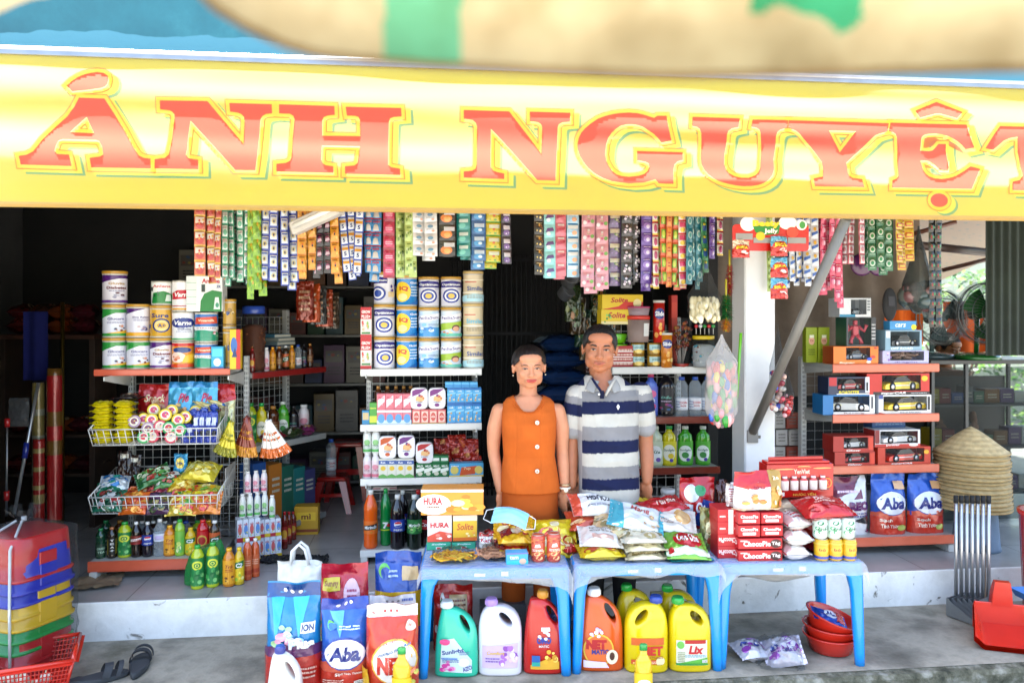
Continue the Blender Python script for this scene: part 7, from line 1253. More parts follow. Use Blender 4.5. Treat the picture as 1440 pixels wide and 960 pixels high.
def rpan():
 m=mb();w=.16
 P_=lambda x,y,z:(x,y,z)
 prof=[(-w*.62,.0),(-w*.62,.0)]
 vs=[];n=10
 def bt(u,v):e=abs(u-.5)*2;ww=w*(.68+.32*v);return Vector(((u-.5)*2*ww,-.24*v,.004+.012*(1-v)+(.085*(1-v*.62))*max(0,(e-.80)/.2)**.8))
 m.grid(bt,24,10,'#c8240f','gloss')
 m.grid(lambda u,v:bt(1-u,v)-Vector((0,0,.004)),24,10,'#b01f0c','gloss')
 m.box(-w*.68,w*.68,-.004,.006,.006,.105,'#c8240f','gloss',.004)
 h=mb().loft([[(-.04,-.01,.10),(.04,-.01,.10),(.04,.03,.10),(-.04,.03,.10)],[(-.036,-.012,.16),(.036,-.012,.16),(.036,.024,.16),(-.036,.024,.16)],[(-.03,-.014,.20),(.03,-.014,.20),(.03,.018,.20),(-.03,.018,.20)]],'#c8240f','gloss',smooth=False)
 return[('pan',m.mesh('pan')),('handle',h.mesh('handle'))]
rp=rpan()
for k in range(3):thing('plastic_dustpan',['bright red plastic dustpan, lowest of the nested three at the pavement edge','bright red plastic dustpan in the middle of the nested three','bright red plastic dustpan on top of the nested three'][k],'dustpan',rp,(X(1412,4.1),4.13-.006*k,g0+.012*k),-.3,'red plastic dustpans',None,1.2)
thing('broom_handle','short brown wooden stick with a black tip leaning behind the red dustpan','stick',[('stick',mb().tube([(0,0,0),(.012,.03,.36)],.010,'#8a7460','wood',10).mesh('stick')),('tip',mb().tube([(.0115,.029,.35),(.0135,.033,.385)],.0125,'#1a1a1a','matte',10).mesh('tip'))],(X(1388,4.3),4.32,g0),0)
thing('dust_pan_tray','blue plastic tray behind the red dustpans at the right edge','tray',mb().loft([[(-.16,-.08,0),(.16,-.08,0),(.16,.08,0),(-.16,.08,0)],[(-.18,-.1,.04),(.18,-.1,.04),(.18,.1,.04),(-.18,.1,.04)]],'#2a6ab0','gloss',(True,False),False).mesh('tray'),(X(1500,4.05),4.14,g0+.16),.1)
thing('plastic_bucket','tall red plastic bin at the far right edge','bin',mb().lathe([(.13,0),(.15,.02),(.17,.56),(.18,.565),(.18,.585),(.165,.585)],'#c41e18','gloss',28).mesh('bin'),(X(1502,4.2),4.3,g0),0)
def stool_mesh(c):
 m=mb();N=24
 def ring(a,z,e=5):return[(a*(abs(cos(t))**(2/e))*(1 if cos(t)>0 else-1),a*(abs(sin(t))**(2/e))*(1 if sin(t)>0 else-1),z)for t in[2*pi*(k+.5)/N for k in range(N)]]
 m.loft([ring(.165,0),ring(.172,.004),ring(.172,.016),ring(.162,.02),ring(.158,.10),ring(.152,.19),ring(.146,.2)],c,'gloss')
 for a in range(4):
  q=mb().box(-.045,.045,-.166,-.150,.02,.12,c,'gloss',.004);m.join(q,Matrix.Rotation(a*pi/2,4,'Z'))
 return m.mesh('plastic_stool')
cs=['#b00c12','#b00c12','#0c8a38','#0c8a38','#c8a00c','#c8a00c','#1424a0','#1424a0','#b00c12']
nm={'#b00c12':'red','#0c8a38':'green','#c8a00c':'yellow','#1424a0':'blue'}
seen={}
sx,sY=X(30,3.72),3.74
for k,c in enumerate(cs):
 seen[(c,k>7)]=seen.get((c,k>7),0)+1;n_=seen[(c,k>7)]
 o=thing('plastic_stool',f'{nm[c]} plastic stool, {"lower" if n_ == 1 else "upper"} of the two {nm[c]} ones {"at the bottom of" if k < 2 else "inside"} the wrapped stack' if k<8 else 'red plastic stool topping the wrapped stack of coloured stools','stool',cached(('stool',c),lambda:stool_mesh(c)),(sx+.004*sin(k*2),sY,g0+.055*k),-.38,'coloured plastic stools stacked in clear wrap')
 if k%3:o.rotation_euler=(.01*sin(k*3),.01*cos(k*5),-.38+.02*sin(k))
def wrapf(u,v):
 a=2*pi*u;e=4.5;z=.01+.68*v;r=.184 if v<.93 else.188*(1-(v-.93)/.07*.85)
 n_=.012*noise.noise(Vector((cos(a)*4,sin(a)*4,v*9)))+.006*noise.noise(Vector((cos(a)*12,sin(a)*12,v*20)))
 x=(r+n_)*(abs(cos(a))**(2/e))*(1 if cos(a)>0 else-1);y=(r+n_)*(abs(sin(a))**(2/e))*(1 if sin(a)>0 else-1)
 return Vector((x,y,z))
wm=mb().grid(wrapf,72,40,'#dfe3e6','film');knot=mb()
for k in range(5):knot.grid(lambda u,v:Vector(((.02+.06*v)*cos(k*1.3+u*.9),(.02+.06*v)*sin(k*1.3+u*.9),.68+.07*v+.015*noise.noise(Vector((k,u*3,v*4))))),6,6,'#dfe3e6','film')
knot.tube([(.0,0,.685),(0,0,.705)],.012,'#d8dcde','haze',8)
strg=mb()
for a in(-.9,-2.0):strg.tube([(.205*cos(a)*1.0,.205*sin(a),.02),(.212*cos(a),.212*sin(a),.35),(.205*cos(a),.205*sin(a),.60),(.03*cos(a),.03*sin(a),.69)],.006,'#cfd2d2','cloth',6)
thing('plastic_wrap','clear plastic wrap tied round the stack of coloured stools','wrap',[('film',wm.mesh('wrap_film')),('knot',knot.mesh('knot')),('string',strg.mesh('string'))],(sx,sY,g0),-.38)
def rbasket():
 w,d,h=.34,.26,.115;m=mb()
 def wall(a,b,a2,b2,n,cc='#bb2417'):
  a,b,a2,b2=map(Vector,(a,b,a2,b2));rows=7
  for i in range(n+1):
   t=i/n;m.tube([a.lerp(b,t),a2 .lerp(b2,t)],.0024,cc,'gloss',4,cap=False)
  for j in range(rows+1):
   t=j/rows;m.tube([a.lerp(a2,t),b.lerp(b2,t)],.0024,cc,'gloss',4,cap=False)
 b4=[(-w*.42,-d*.42,.003),(w*.42,-d*.42,.003),(w*.42,d*.42,.003),(-w*.42,d*.42,.003)];t4_=[(-w/2,-d/2,h),(w/2,-d/2,h),(w/2,d/2,h),(-w/2,d/2,h)]
 for i in range(4):wall(b4[i],b4[(i+1)%4],t4_[i],t4_[(i+1)%4],26 if i%2==0 else 20)
 m.box(-w*.42,w*.42,-d*.42,d*.42,0,.004,'#a81f14','gloss',.001)
 r=mb()
 for i in range(4):
  a,b=Vector(t4_[i]),Vector(t4_[(i+1)%4]);r.tube([a,b],.008,'#c02818','gloss',8)
  r.tube([Vector(b4[i]),a],.006,'#c02818','gloss',6)
  n_=(b-a).cross(Vector((0,0,1))).normalized();r.add([a-Vector((0,0,.004)),b-Vector((0,0,.004)),b+n_*.018-Vector((0,0,.008)),a+n_*.018-Vector((0,0,.008))],[[0,1,2,3]],'#c02818','gloss')
 return[('lattice',m.mesh('lattice')),('rim',r.mesh('rim'))]
Ybk=3.52;bx=X(34,Ybk)
thing('plastic_basket','red plastic lattice basket holding garlic at the lower left corner','basket',rbasket(),(bx,Ybk,g0),.42,None,None,1.22)
gq=mb()
for k in range(9):a=2*pi*k/9;gq.ell((.014*cos(a),.014*sin(a),.016),(.011,.011,.02),'#d6cdbd','matte',10,8)
gq.ell((0,0,.017),(.022,.022,.019),'#d9d0c2','matte',14,10);gq.tube([(0,0,.03),(.002,.001,.05)],[.006,.003],'#c8bb9c','matte',6)
gm_=gq.mesh('garlic_bulb')
for k,(dx,dy,dz)in enumerate(((-.10,-.07,0),(-.05,-.08,0),(.0,-.075,0),(.05,-.07,0),(-.11,-.02,0),(-.05,-.03,.0),(.01,-.03,0),(.06,-.02,.0),(-.07,-.055,.034),(.03,-.05,.034),(-.02,-.05,.034),(.08,.03,0))):
 o=thing('garlic_bulb','small pale garlic bulb lying in the red lattice basket','garlic',gm_,(bx+dx+.0,Ybk+dy,g0+.006+dz),k*.8,'garlic bulbs in the red basket');o.rotation_euler=(.5*sin(k*2),.6*cos(k*3),k)
def slipper():
 m=mb();N=28;out=[]
 for k in range(N):
  t=2*pi*k/N;y=.13*cos(t);x=(.042+.010*cos(t)-.006*sin(2*t+.4))*sin(t)*(1.0 if abs(cos(t))<.97 else.98);out.append((x,y))
 m.loft([[(x*.96,y*.97,0)for x,y in out],[(x,y,.004)for x,y in out],[(x,y,.018+(.008 if y<-.06 else 0))for x,y in out],[(x*.95,y*.97,.021+(.008 if y<-.06 else 0))for x,y in out]],'#33363a','matte')
 s=mb()
 def strap(a0,dy,w):
  s.grid(lambda u,v:Vector((.048*cos(pi*u)*1.0,.045+dy+(v-.5)*w+.03*sin(pi*u)*.6,.020+.05*sin(pi*u)**.8)),16,4,'#2b2e33','matte')
  s.grid(lambda u,v:Vector((.046*cos(pi*(1-u)),.045+dy+(v-.5)*w+.03*sin(pi*u)*.6,.018+.047*sin(pi*u)**.8)),16,4,'#2b2e33','matte')
 strap(0,-.015,.035);strap(0,.035,.02);return[('sole',m.mesh('sole')),('strap',s.mesh('strap'))]
sl_=slipper()
o=thing('slipper','dark grey slipper lying upright on the concrete, right of the pair','slipper',sl_,(X(190,3.66),3.70,g0),.25)
o=thing('slipper','dark grey slipper partly out of the picture beside the red basket','slipper',sl_,(X(136,3.56),3.57,g0),-1.05)
thing('cardboard_sheet','crumpled brown cardboard on the tiles under the left shelf','cardboard',mb().grid(lambda u,v:Vector(((u-.5)*.26,(v-.5)*.22,.012+.02*noise.noise(Vector((u*4,v*4,3)))+.01*noise.noise(Vector((u*11,v*9,1))))),22,18,'#7d6a52','matte').mesh('cardboard'),(X(132,4.25),4.27,ST+.006),.3)
q=random.Random(4);cordp=[]
for k in range(160):t=k/159;cordp.append((X(366,4.72)+.42*t+.015*sin(k*1.3),4.66+.05*sin(k*.55)+.02*cos(k*1.9),ST+.012+.010*abs(sin(k*.9))))
thing('cord','black knotted cord lying across the tiles in the aisle','cord',mb().tube(cordp,.009,'#1b1b1d','matte',6).mesh('cord'),(0,0,0))
def roll(px,ytop,Y,w,z0,c,c2,label,lean=0):
 r=S(w,Y)/2;h=Z(ytop,Y)-z0;b=mb();n=26
 b.lathe([(r*(1+.02*noise.noise(Vector((k*.7,px,0)))),h*k/n)for k in range(n+1)],c,'foil',22,[(c if(noise.noise(Vector((k*.45,px,3)))>-.1)else c2)for k in range(n)])
 o=thing('plastic_roll',label,'roll',b.mesh('plastic_roll'),(X(px,Y),Y+r,z0),0);o.rotation_euler=(0,lean,0);return o
roll(71,518,4.75,20,ST,'#9a1a1c','#6a4a1c','tall red plastic roll standing against the left wall');roll(50,618,4.70,15,ST,'#8a1a18','#8a7a4a','shorter red roll left of the tall one')
roll(49,538,4.78,16,ST+.001,'#7d7142','#8a8a78','yellowish clear roll behind the shorter red one')
thing('mop_handle','bright metal mop handle with a blue grip leaning at the left wall','mop handle',[('pole',mb().tube([P(20,722,4.5),P(54,538,4.6)],.0095,'#b9bdc0','metal',10).mesh('pole')),('grip',mb().tube([P(34.5,644,4.535),P(37.5,622,4.55)],.016,'#1c2a7a','gloss',10).mesh('grip'))],(0,0,0))
thing('mop_handle','thin grey handle with red joints at the far left edge','mop handle',[('pole',mb().tube([P(9,725,4.45),P(10,590,4.45)],.006,'#8a8c90','metal',8).mesh('pole')),('joint',mb().tube([P(9,703,4.45),P(9,690,4.45)],.015,'#9a1a1c','gloss',10).mesh('joint')),('joint',mb().tube([P(10,600,4.45),P(10,588,4.45)],.015,'#9a1a1c','gloss',10).mesh('joint'))],(0,0,0))
bc=mb().grid(lambda u,v:Vector(((u-.5)*.14,.012*sin(u*9),-.43*v)),16,12,'#141a52','cloth');thing('cloth','dark blue cloth hanging by the left wall above the mop handle','cloth',bc.mesh('cloth'),P(50,438,4.9),.2)
gp=mb().tube([P(88,425,5.0),P(88,735,5.0)],.012,'#5a4a1a','metal',10);thing('curtain_pole','thin brass coloured upright pole in the dark left corner','pole',gp.mesh('curtain_pole'),(0,0,0))
pouch(8,560,36,600,4.75,.06,'#6a6c6e',[],'grey plastic bag hanging at the far left edge','carrier_bag','bag',fin='haze')
shf=mb().box(-3.56,-2.86,5.35,5.75,1.50,1.53,'#4a2a1c','wood',.003);shf.box(-3.54,-3.50,5.4,5.7,ST,1.5,'#3a2a20','wood');shf.box(-2.92,-2.88,5.4,5.7,ST,1.5,'#3a2a20','wood')
for z in(.55,.82):shf.box(-3.50,-2.92,5.4,5.7,z,z+.02,'#3a2a20','wood')
tag(obj('wooden_rack',shf),'dark wooden rack in the unlit left corner','rack')
q=random.Random(12)
for k in range(16):
 x=-3.44+.15*(k%4)+q.uniform(-.02,.02);lay=k//4
 if lay<2:z=1.532+.10*lay
 else:z=(.572,.842)[lay-2]
 o=thing('snack_bag',f'{["dark red", "brown", "orange", "maroon"][k % 4]} bag {["lying on the top board of", "piled highest on", "on the lowest board of", "on the middle board of"][lay]} the unlit wooden rack','bag',pillow_mesh(.19,.2,.11,['#5a1a18','#4a2a1a','#7a3a18','#4a1420'][k%4],[('B',.5,.5,.4,.35,8,['#a05a2a','#8a2a20','#b0a080'],k)],k,'crisp').mesh('snack_bag'),(x,5.52,z),q.uniform(-.3,.3),'bags on the unlit wooden rack')
def strip_mesh(w,n,ph,base,sh,fin='crisp',seed=0,edge=None,curl=0):
 m=mb();q=random.Random(seed)
 for k in range(n):
  z1=-ph*k;z0=z1-ph;tw=q.uniform(-.25,.25);by=q.uniform(.6,1.3)
  def f(u,v,tw=tw,by=by):
   a=abs(sin(pi*u))**.7*abs(sin(pi*v))**.7;x=(u-.5)*w
   return Vector((x,-.0065*by*a+.004*sin((z0+ph*v)*9+seed)+tw*.012*(u-.5)*sin(pi*v)+curl*(z0+ph*v)**2,z0+ph*v))
  m.grid(f,6,6,base,fin);m.grid(lambda u,v:f(1-u,v)*1.0+Vector((0,.004*sin(pi*u)*sin(pi*v),0)),3,3,base,fin)
  if edge:art(m,[('r',0,0,1,.07,edge),('r',0,.93,1,1,edge)],surf_of(f),.0009,fin,True)
  art(m,sh,surf_of(f),.0011,fin,True)
 m.c=[tuple(.74*x for x in c[:3])+(1,)for c in m.c]  # all sachet colours darkened to stand in for the banner's shade
 return m
def at_(t):return[('t',t[0],.5,.5,.7,.24,t[1],{'bold':.03})]
A_={'redgold':('#b8542c',[('r',.1,.5,.9,.9,'#d8d0c4'),('e',.5,.35,.34,.2,'#a81c1c'),('B',.6,.6,.25,.25,5,['#c83020','#e0b040'],2)],'#c8a040'),'greenwhite':('#1c7a5a',[('r',.14,.1,.86,.9,'#c8d4cc'),('e',.55,.4,.26,.22,'#5aa080'),('L',.2,.65,.8,.85,2,'#7a4a4a')],None),'lime':('#7aa81c',[('B',.5,.5,.42,.4,9,['#5a8a14','#a8c83a','#8ab828','#d0a828'],3)],None),'blueframe':('#2a3f9a',[('r',.14,.1,.86,.92,'#c9d2dc'),('r',.2,.74,.8,.84,'#3a5ab0'),('e',.5,.42,.22,.18,'#c8b880'),('e',.5,.42,.1,.1,'#3a3a5a')],None),'orange':('#d8921c',[('B',.5,.45,.34,.3,5,['#c85a1c','#2a1a14','#e8b040'],4),('L',.2,.78,.8,.92,1,'#6a2a1a')],'#c87a14'),'blackpink':('#17121a',[('e',.5,.5,.3,.24,'#7a2a50'),('p',[(.2,.3),(.8,.4),(.7,.6),(.3,.55)],'#c8a8b4'),('L',.2,.8,.8,.9,1,'#a85a7a')],None),'whitegold':('#2a48a0',[('r',.12,.08,.88,.94,'#d0d4dc'),('r',.12,.6,.88,.8,'#c88a1c'),('t','5',.5,.34,.3,.3,'#1c2c6a',{'bold':.04})],None),'bluered':('#2f80b8',[('t','Gội',.5,.74,.7,.2,'#b82030',{'bold':.04}),('p',[(.2,.1),(.8,.1),(.7,.5),(.5,.58),(.3,.5)],'#b0a8a0'),('r',0,.92,1,1,'#b8242c')],None),'crimson':('#a81844',[('e',.5,.5,.36,.26,'#c8386a'),('L',.2,.36,.8,.62,2,'#e8c0d0'),('r',0,.0,1,.12,'#8a1030')],None),'palelime':('#a9bf6a',[('B',.5,.5,.36,.3,6,['#6a8a3a','#c8d8a0','#4a6a28'],5),('L',.3,.75,.8,.9,1,'#5a7a30')],None),'white':('#d0d1d2',[('e',.5,.6,.22,.14,'#6a98b8'),('L',.2,.28,.8,.42,2,'#8a8a90'),('e',.7,.2,.12,.08,'#d08a6a')],None),'blackorange':('#1d1712',[('e',.45,.4,.36,.26,'#d8782a'),('r',.3,.6,.95,.86,'#c8ccd4'),('e',.5,.36,.2,.16,'#e0a050')],None),'teal':('#2a8a86',[('r',.2,.55,.85,.8,'#c8dcd8'),('e',.4,.32,.28,.2,'#5ab0a0')],None),'blue':('#1f5a92',[('r',.2,.5,.9,.78,'#b8cce0'),('e',.45,.3,.3,.2,'#3a8ac0'),('e',.6,.3,.14,.1,'#c8d8e8')],None),'yellowgreen':('#c8b41c',[('r',.2,.55,.9,.82,'#d8e0c8'),('B',.5,.3,.34,.2,5,['#c85a2a','#5a9a2a','#e0d040'],3)],'#5a9a2a'),'darkviolet':('#2a2034',[('r',.2,.5,.85,.8,'#c8c4d0'),('e',.5,.28,.32,.2,'#6a4a8a'),('B',.5,.28,.2,.14,4,['#d8d0e0','#8a6aa8'],2)],None),'blackgold':('#191512',[('B',.5,.45,.34,.3,6,['#c8943a','#e0c070','#7a4a1a'],3),('L',.2,.78,.8,.92,1,'#c8b890')],None),'aquaviolet':('#86c8cc',[('p',[(.1,.4),(.9,.5),(.8,.75),(.3,.7)],'#5a3a7a'),('e',.4,.3,.18,.14,'#d8e8e8')],None),'pinkwave':('#cf6a7c',[('p',[(.1,.3),(.9,.5),(.9,.7),(.1,.55)],'#a82a4a'),('r',.2,.76,.8,.9,'#e0c8cc')],None),'skyblue':('#9cc0d8',[('r',.1,.6,.9,.86,'#d8dfe4'),('r',.1,.9,.9,1,'#3a88c0'),('e',.6,.3,.2,.16,'#d89a70')],None),'pinkgreen':('#c88a98',[('B',.5,.5,.4,.36,8,['#d8a8b0','#6a9a4a','#b04a6a','#d8d0d4'],4)],None),'violetgreen':('#6a5a80',[('r',.1,.6,.9,.88,'#c8c0a8'),('B',.5,.35,.36,.2,6,['#4a6a3a','#8a6aa8','#a8a880'],3)],None),'blackflower':('#17131a',[('B',.5,.5,.32,.28,7,['#c8bcc8','#a890a8','#d8d0d4'],5),('L',.25,.12,.75,.2,1,'#b0a8b0')],None),'purple':('#55338a',[('e',.5,.5,.34,.26,'#8a6ab8'),('e',.55,.45,.16,.14,'#d0c4e0'),('L',.2,.8,.8,.92,1,'#c8b8e0')],None),'whitered':('#d4ccc4',[('e',.5,.5,.28,.3,'#a83a6a'),('r',0,0,1,.14,'#c8a830'),('r',.0,.86,1,1,'#b02a34')],None),'orangegreen':('#c8501c',[('r',.15,.2,.85,.85,'#6a9a2a'),('e',.5,.5,.25,.25,'#b8c840')],None),'orangestick':('#c8641c',[('r',.2,.1,.8,.9,'#d88a2a'),('L',.3,.3,.7,.7,2,'#a81c14')],None),'pinkyellow':('#d8c8b8',[('r',.1,.5,.9,.9,'#c83a6a'),('e',.5,.3,.3,.18,'#d8b020')],'#c82a3a'),'tealstar':('#1f7484',[('e',.5,.5,.32,.26,'#a8c8c4'),('e',.5,.5,.18,.16,'#4a9a98')],None),'greenblue':('#3a8a5a',[('r',.2,.3,.8,.7,'#2a5aa0'),('e',.5,.8,.2,.1,'#d8d040')],None),'bluewhite':('#c8ccd4',[('p',[(.1,.2),(.9,.4),(.9,.6),(.1,.45)],'#2a58a8'),('e',.5,.72,.2,.14,'#d8a830')],None),'pinkheart':('#c02a54',[('e',.4,.5,.24,.22,'#d86a8a'),('e',.6,.5,.2,.18,'#e0a8b8'),('L',.2,.8,.8,.9,1,'#e8d0d8')],None),'roseframe':('#a8384a',[('r',.14,.1,.86,.9,'#d0c4c8'),('e',.5,.5,.24,.24,'#b8707c')],None),'greenring':('#14623c',[('e',.5,.55,.32,.24,'#c0d0c0'),('e',.5,.55,.18,.14,'#2a8a50'),('L',.2,.14,.8,.24,1,'#a0c0a8')],None),'yellowred':('#c8a41c',[('r',.1,.2,.9,.6,'#b0241c'),('r',.2,.3,.8,.5,'#d8b83a')],'#a87a14'),'blackgreen':('#121613',[('r',.15,.3,.85,.7,'#1f3a24'),('e',.4,.5,.14,.2,'#8a2020'),('r',.5,.4,.8,.6,'#2a7a3c')],None),}
LOOK={'redgold':'red and gold','greenwhite':'green framed white','lime':'lime green','blueframe':'blue framed white','orange':'orange','blackpink':'black and pink','whitegold':'blue, white and gold','bluered':'red lettered blue','crimson':'crimson','palelime':'pale lime','white':'plain white','blackorange':'black and orange','teal':'teal','blue':'deep blue','yellowgreen':'yellow and green','darkviolet':'dark violet','blackgold':'black and gold','aquaviolet':'aqua and violet','pinkwave':'pink with a wave','skyblue':'pale sky blue','pinkgreen':'pink and green','violetgreen':'violet and green','blackflower':'black flowered','purple':'purple','whitered':'narrow white and red','orangegreen':'orange framed green','orangestick':'narrow orange','pinkyellow':'pink and yellow','tealstar':'teal round-motif','greenblue':'green and blue','bluewhite':'blue stroked white','pinkheart':'bright pink','roseframe':'rose framed','greenring':'dark green ringed','yellowred':'yellow and red','blackgreen':'black and green'}
def ys(px):return row(4.24,720)(px)
ZR=2.40
rod=mb().tube([UV(-2.6,.0,ZR+.012),UV(1.3,.0,ZR+.012)],.009,'#4a4a4a','metal',8);tag(obj('hanging_rod',rod),'dark steel rod above the shop front carrying the sachet strips','rod')
rod=mb().tube([UV(1.52,.0,ZR+.012),UV(2.8,.0,ZR+.012)],.009,'#4a4a4a','metal',8);tag(obj('hanging_rod',rod),'short dark steel rod right of the white pillar carrying sachet strips','rod')
SG='sachet strips hanging under the banner'
SP=[(281,14,392,'redgold',20,0),(297,12,391,'redgold',20,.02),(308,9,391,'redgold',20,-.01),(316,9,396,'greenwhite',18,0),(326,9,398,'greenwhite',18,.02),(337,10,396,'greenwhite',18,.0),(348,8,394,'greenwhite',18,-.02),(353,9,412,'lime',24,0),(362,11,412,'lime',24,.01),(373,12,396,'blueframe',20,-.03),(385,12,399,'blueframe',20,-.01),(400,11,401,'blueframe',20,.01),(412,12,402,'blueframe',20,.03),(425,12,383,'orange',22,0),(438,12,383,'orange',22,.01),(450,10,384,'blackpink',19,0),(460,10,383,'blackpink',19,.01),(470,11,381,'orange',22,.02),(482,11,384,'whitegold',19,.10),(494,11,388,'whitegold',19,.04),(505,12,386,'whitegold',19,-.04),(518,12,384,'bluered',19,.01),(530,14,384,'bluered',19,-.01),(547,15,388,'crimson',19,0),(562,12,390,'palelime',24,0),(575,11,388,'palelime',24,.01),(588,17,363,'white',17,0),(606,18,364,'white',17,.01),(629,22,363,'blackorange',21,0),(651,19,364,'teal',20,.01),(673,19,365,'blue',20,0),(694,20,367,'yellowgreen',20,-.01),(712,14,368,'darkviolet',20,.01),(758,14,386,'blackgold',19,0),(773,15,388,'aquaviolet',20,.01),(789,15,387,'pinkwave',19,0),(806,17,388,'skyblue',20,.01),(827,18,403,'pinkgreen',20,-.01),(846,18,404,'pinkgreen',20,.01),(865,16,401,'violetgreen',20,0),(882,16,402,'blackflower',19,0),(896,11,400,'blackflower',19,.01),(910,16,401,'purple',17,0),(922,8,408,'whitered',18,.01),(932,9,398,'orangegreen',20,.02),(941,8,406,'orangestick',20,-.01),(950,9,399,'orangegreen',20,-.04),(960,11,404,'pinkyellow',19,.02),(971,11,396,'tealstar',19,0),(982,9,394,'tealstar',19,.01),(990,10,384,'greenblue',18,.02),(1001,9,360,'purple',16,.01),(1011,10,362,'whitered',17,-.02),(1082,9,415,'palelime',20,.01),(1113,10,394,'bluewhite',20,0),(1124,10,392,'bluewhite',20,.01),(1135,10,393,'bluewhite',20,0),(1146,10,392,'bluewhite',20,.01),(1160,11,404,'pinkheart',19,.01),(1171,10,408,'pinkheart',19,0),(1180,9,425,'pinkheart',19,-.01),(1199,11,375,'roseframe',14,0),(1212,11,376,'roseframe',14,.01),(1226,11,378,'greenring',18,0),(1238,10,378,'greenring',18,.01),(1250,11,378,'greenring',18,0),(1265,13,371,'yellowred',15,0),(1278,12,372,'yellowred',15,.01)]
cnt={}
for i,t in enumerate(SP):cnt.setdefault(t[3],[]).append(i)
NB=['leftmost','second','third','fourth'];NU={2:'two',3:'three',4:'four'}
for i,(px,w,yb,key,pit,lean)in enumerate(SP):
 base,sh,ed=A_[key];Y=ys(px)+rnd.uniform(-.02,.03);ph=pit*Y/F;ww=w*Y/F*1.04;n=max(1,round((ZR-Z(yb,Y))/ph));ph=(ZR-Z(yb,Y))/n
 me=cached(('strip',key,n,round(ww,3)),lambda:strip_mesh(ww,n,ph,base,sh,'crisp',len(key)+n,ed).mesh('sachet_strip'))
 run=[j for j in cnt[key]];groups=[]
 for j in run:
  if groups and j==groups[-1][-1]+1:groups[-1].append(j)
  else:groups.append([j])
 g=[q for q in groups if i in q][0];k=g.index(i);L_=LOOK[key]
 near={'orange':{13:'beside the slanted lamp',17:'right of the black and pink ones'},'purple':{True:1},}.get(key)
 where=(('the only one of its look' if len(groups)==1 else{0:'on the left group side',1:'in the right hand group'}[groups.index(g)])if len(g)==1 else f'{NB[k] if k < len(g)-1 or len(g) < 2 else "rightmost"} of {NU[len(g)]} hanging together')
 sp_={'orange':['just right of the slanted lamp','touching the black and pink ones'][k]if len(g)==2 else 'between black pink and fanned ones','purple':'beside the black flowered ones' if px<950 else 'just left of the white pillar','whitered':'next to the purple one' if px<950 else 'at the white pillar','orangegreen':'left of the narrow orange one' if px<940 else 'right of the narrow orange one','palelime':('beside the crimson one' if px<570 else 'beside the plain white ones')if px<1000 else 'right of the pillar behind jelly packs'}.get(key)
 lab=f'{L_} sachet strip {sp_}' if sp_ else f'{L_} sachet strip under the banner, {where}'
 bl_=f'second {L_} sachet strip behind the one {sp_}' if sp_ else f'half hidden {L_} sachet strip behind the {NB[k] if k < len(g)-1 else "rightmost"} of {NU[len(g)]} alike' if len(g)>1 else f'second {L_} sachet strip hanging half hidden behind the front one'
 o=thing('sachet_strip',lab,'sachet strip',me,(X(px,Y)-lean*(ZR-Z(yb,Y))*.5,Y,ZR),0,SG)
 o.rotation_euler=(rnd.uniform(-.03,.03),lean*-1.0,TH+rnd.uniform(-.38,.38));o.location.z+=rnd.uniform(-.015,.02)
 if rnd.random()<.75:
  k2=i*7%5;o2=thing('sachet_strip','','sachet strip',me,o.location+Vector((rnd.uniform(-.018,.018),.05+.01*(i%3),rnd.uniform(-.05,.025))),0,SG);o2['label']=bl_;o2 .rotation_euler=(rnd.uniform(-.04,.04),-lean+rnd.uniform(-.04,.04),TH+rnd.uniform(-.5,.5))
ph=.075;me=strip_mesh(.085,10,.0745,*A_['blackgreen'][:2],'crisp',3,None).mesh('sachet_strip')
for k,px in enumerate((1311,1320)):
 o=thing('sachet_strip',['long black and green sachet strip by the grey plastic bag','long black and green sachet strip nearest the fans'][k],'sachet strip',strip_mesh(.042,12,.056,A_['blackgreen'][0],A_['blackgreen'][1],'crisp',3+k).mesh('sachet_strip'),P(px,300,4.62),TH+.1*k,SG);
a,b=P(412,322,4.05),P(478,292,3.95);dr=(b-a);L=dr.length
m=mb().box(0,L,-.025,.025,-.035,.035,'#b9b5ae','paint',.006);m.box(-.004,0,-.022,.022,-.03,.03,'#8d8a84','paint',.002)
m2=mb().tube([(.03,-.034,.0),(L-.02,-.034,.0)],.013,'#d8d4cc','gloss',12)
o=thing('tube_lamp','unlit grey tube lamp hanging askew among the sachet strips','lamp',[('housing',m.mesh('housing')),('tube',m2 .mesh('tube'))],a,0);o.rotation_euler=dr.to_track_quat('X','Z').to_euler()
Yj=4.16;kx=lambda p:(p-1084)*Yj/F;kz=lambda q:-(q-318)*Yj/F
def roundrect(x0,x1,z0,z1,r,n=6):
 return[(cx+r*cos(a0+pi/2*k/n),cz+r*sin(a0+pi/2*k/n))for cx,cz,a0 in((x1-r,z0+r,-pi/2),(x1-r,z1-r,0),(x0+r,z1-r,pi/2),(x0+r,z0+r,pi))for k in range(n+1)]
m=mb();pr=roundrect(kx(1028),kx(1140),kz(353),kz(316),.02);N=len(pr)
m.add([(x,0,z)for x,z in pr]+[(x,.004,z)for x,z in pr],[list(range(N)),list(range(N,2*N))[::-1]]+[[(i+1)%N,i,N+i,N+(i+1)%N]for i in range(N)],'#b8160f','gloss')
fs=flat((kx(1028),-.0004,kz(353)),(kx(1140)-kx(1028),0,0),(0,0,kz(316)-kz(353)))
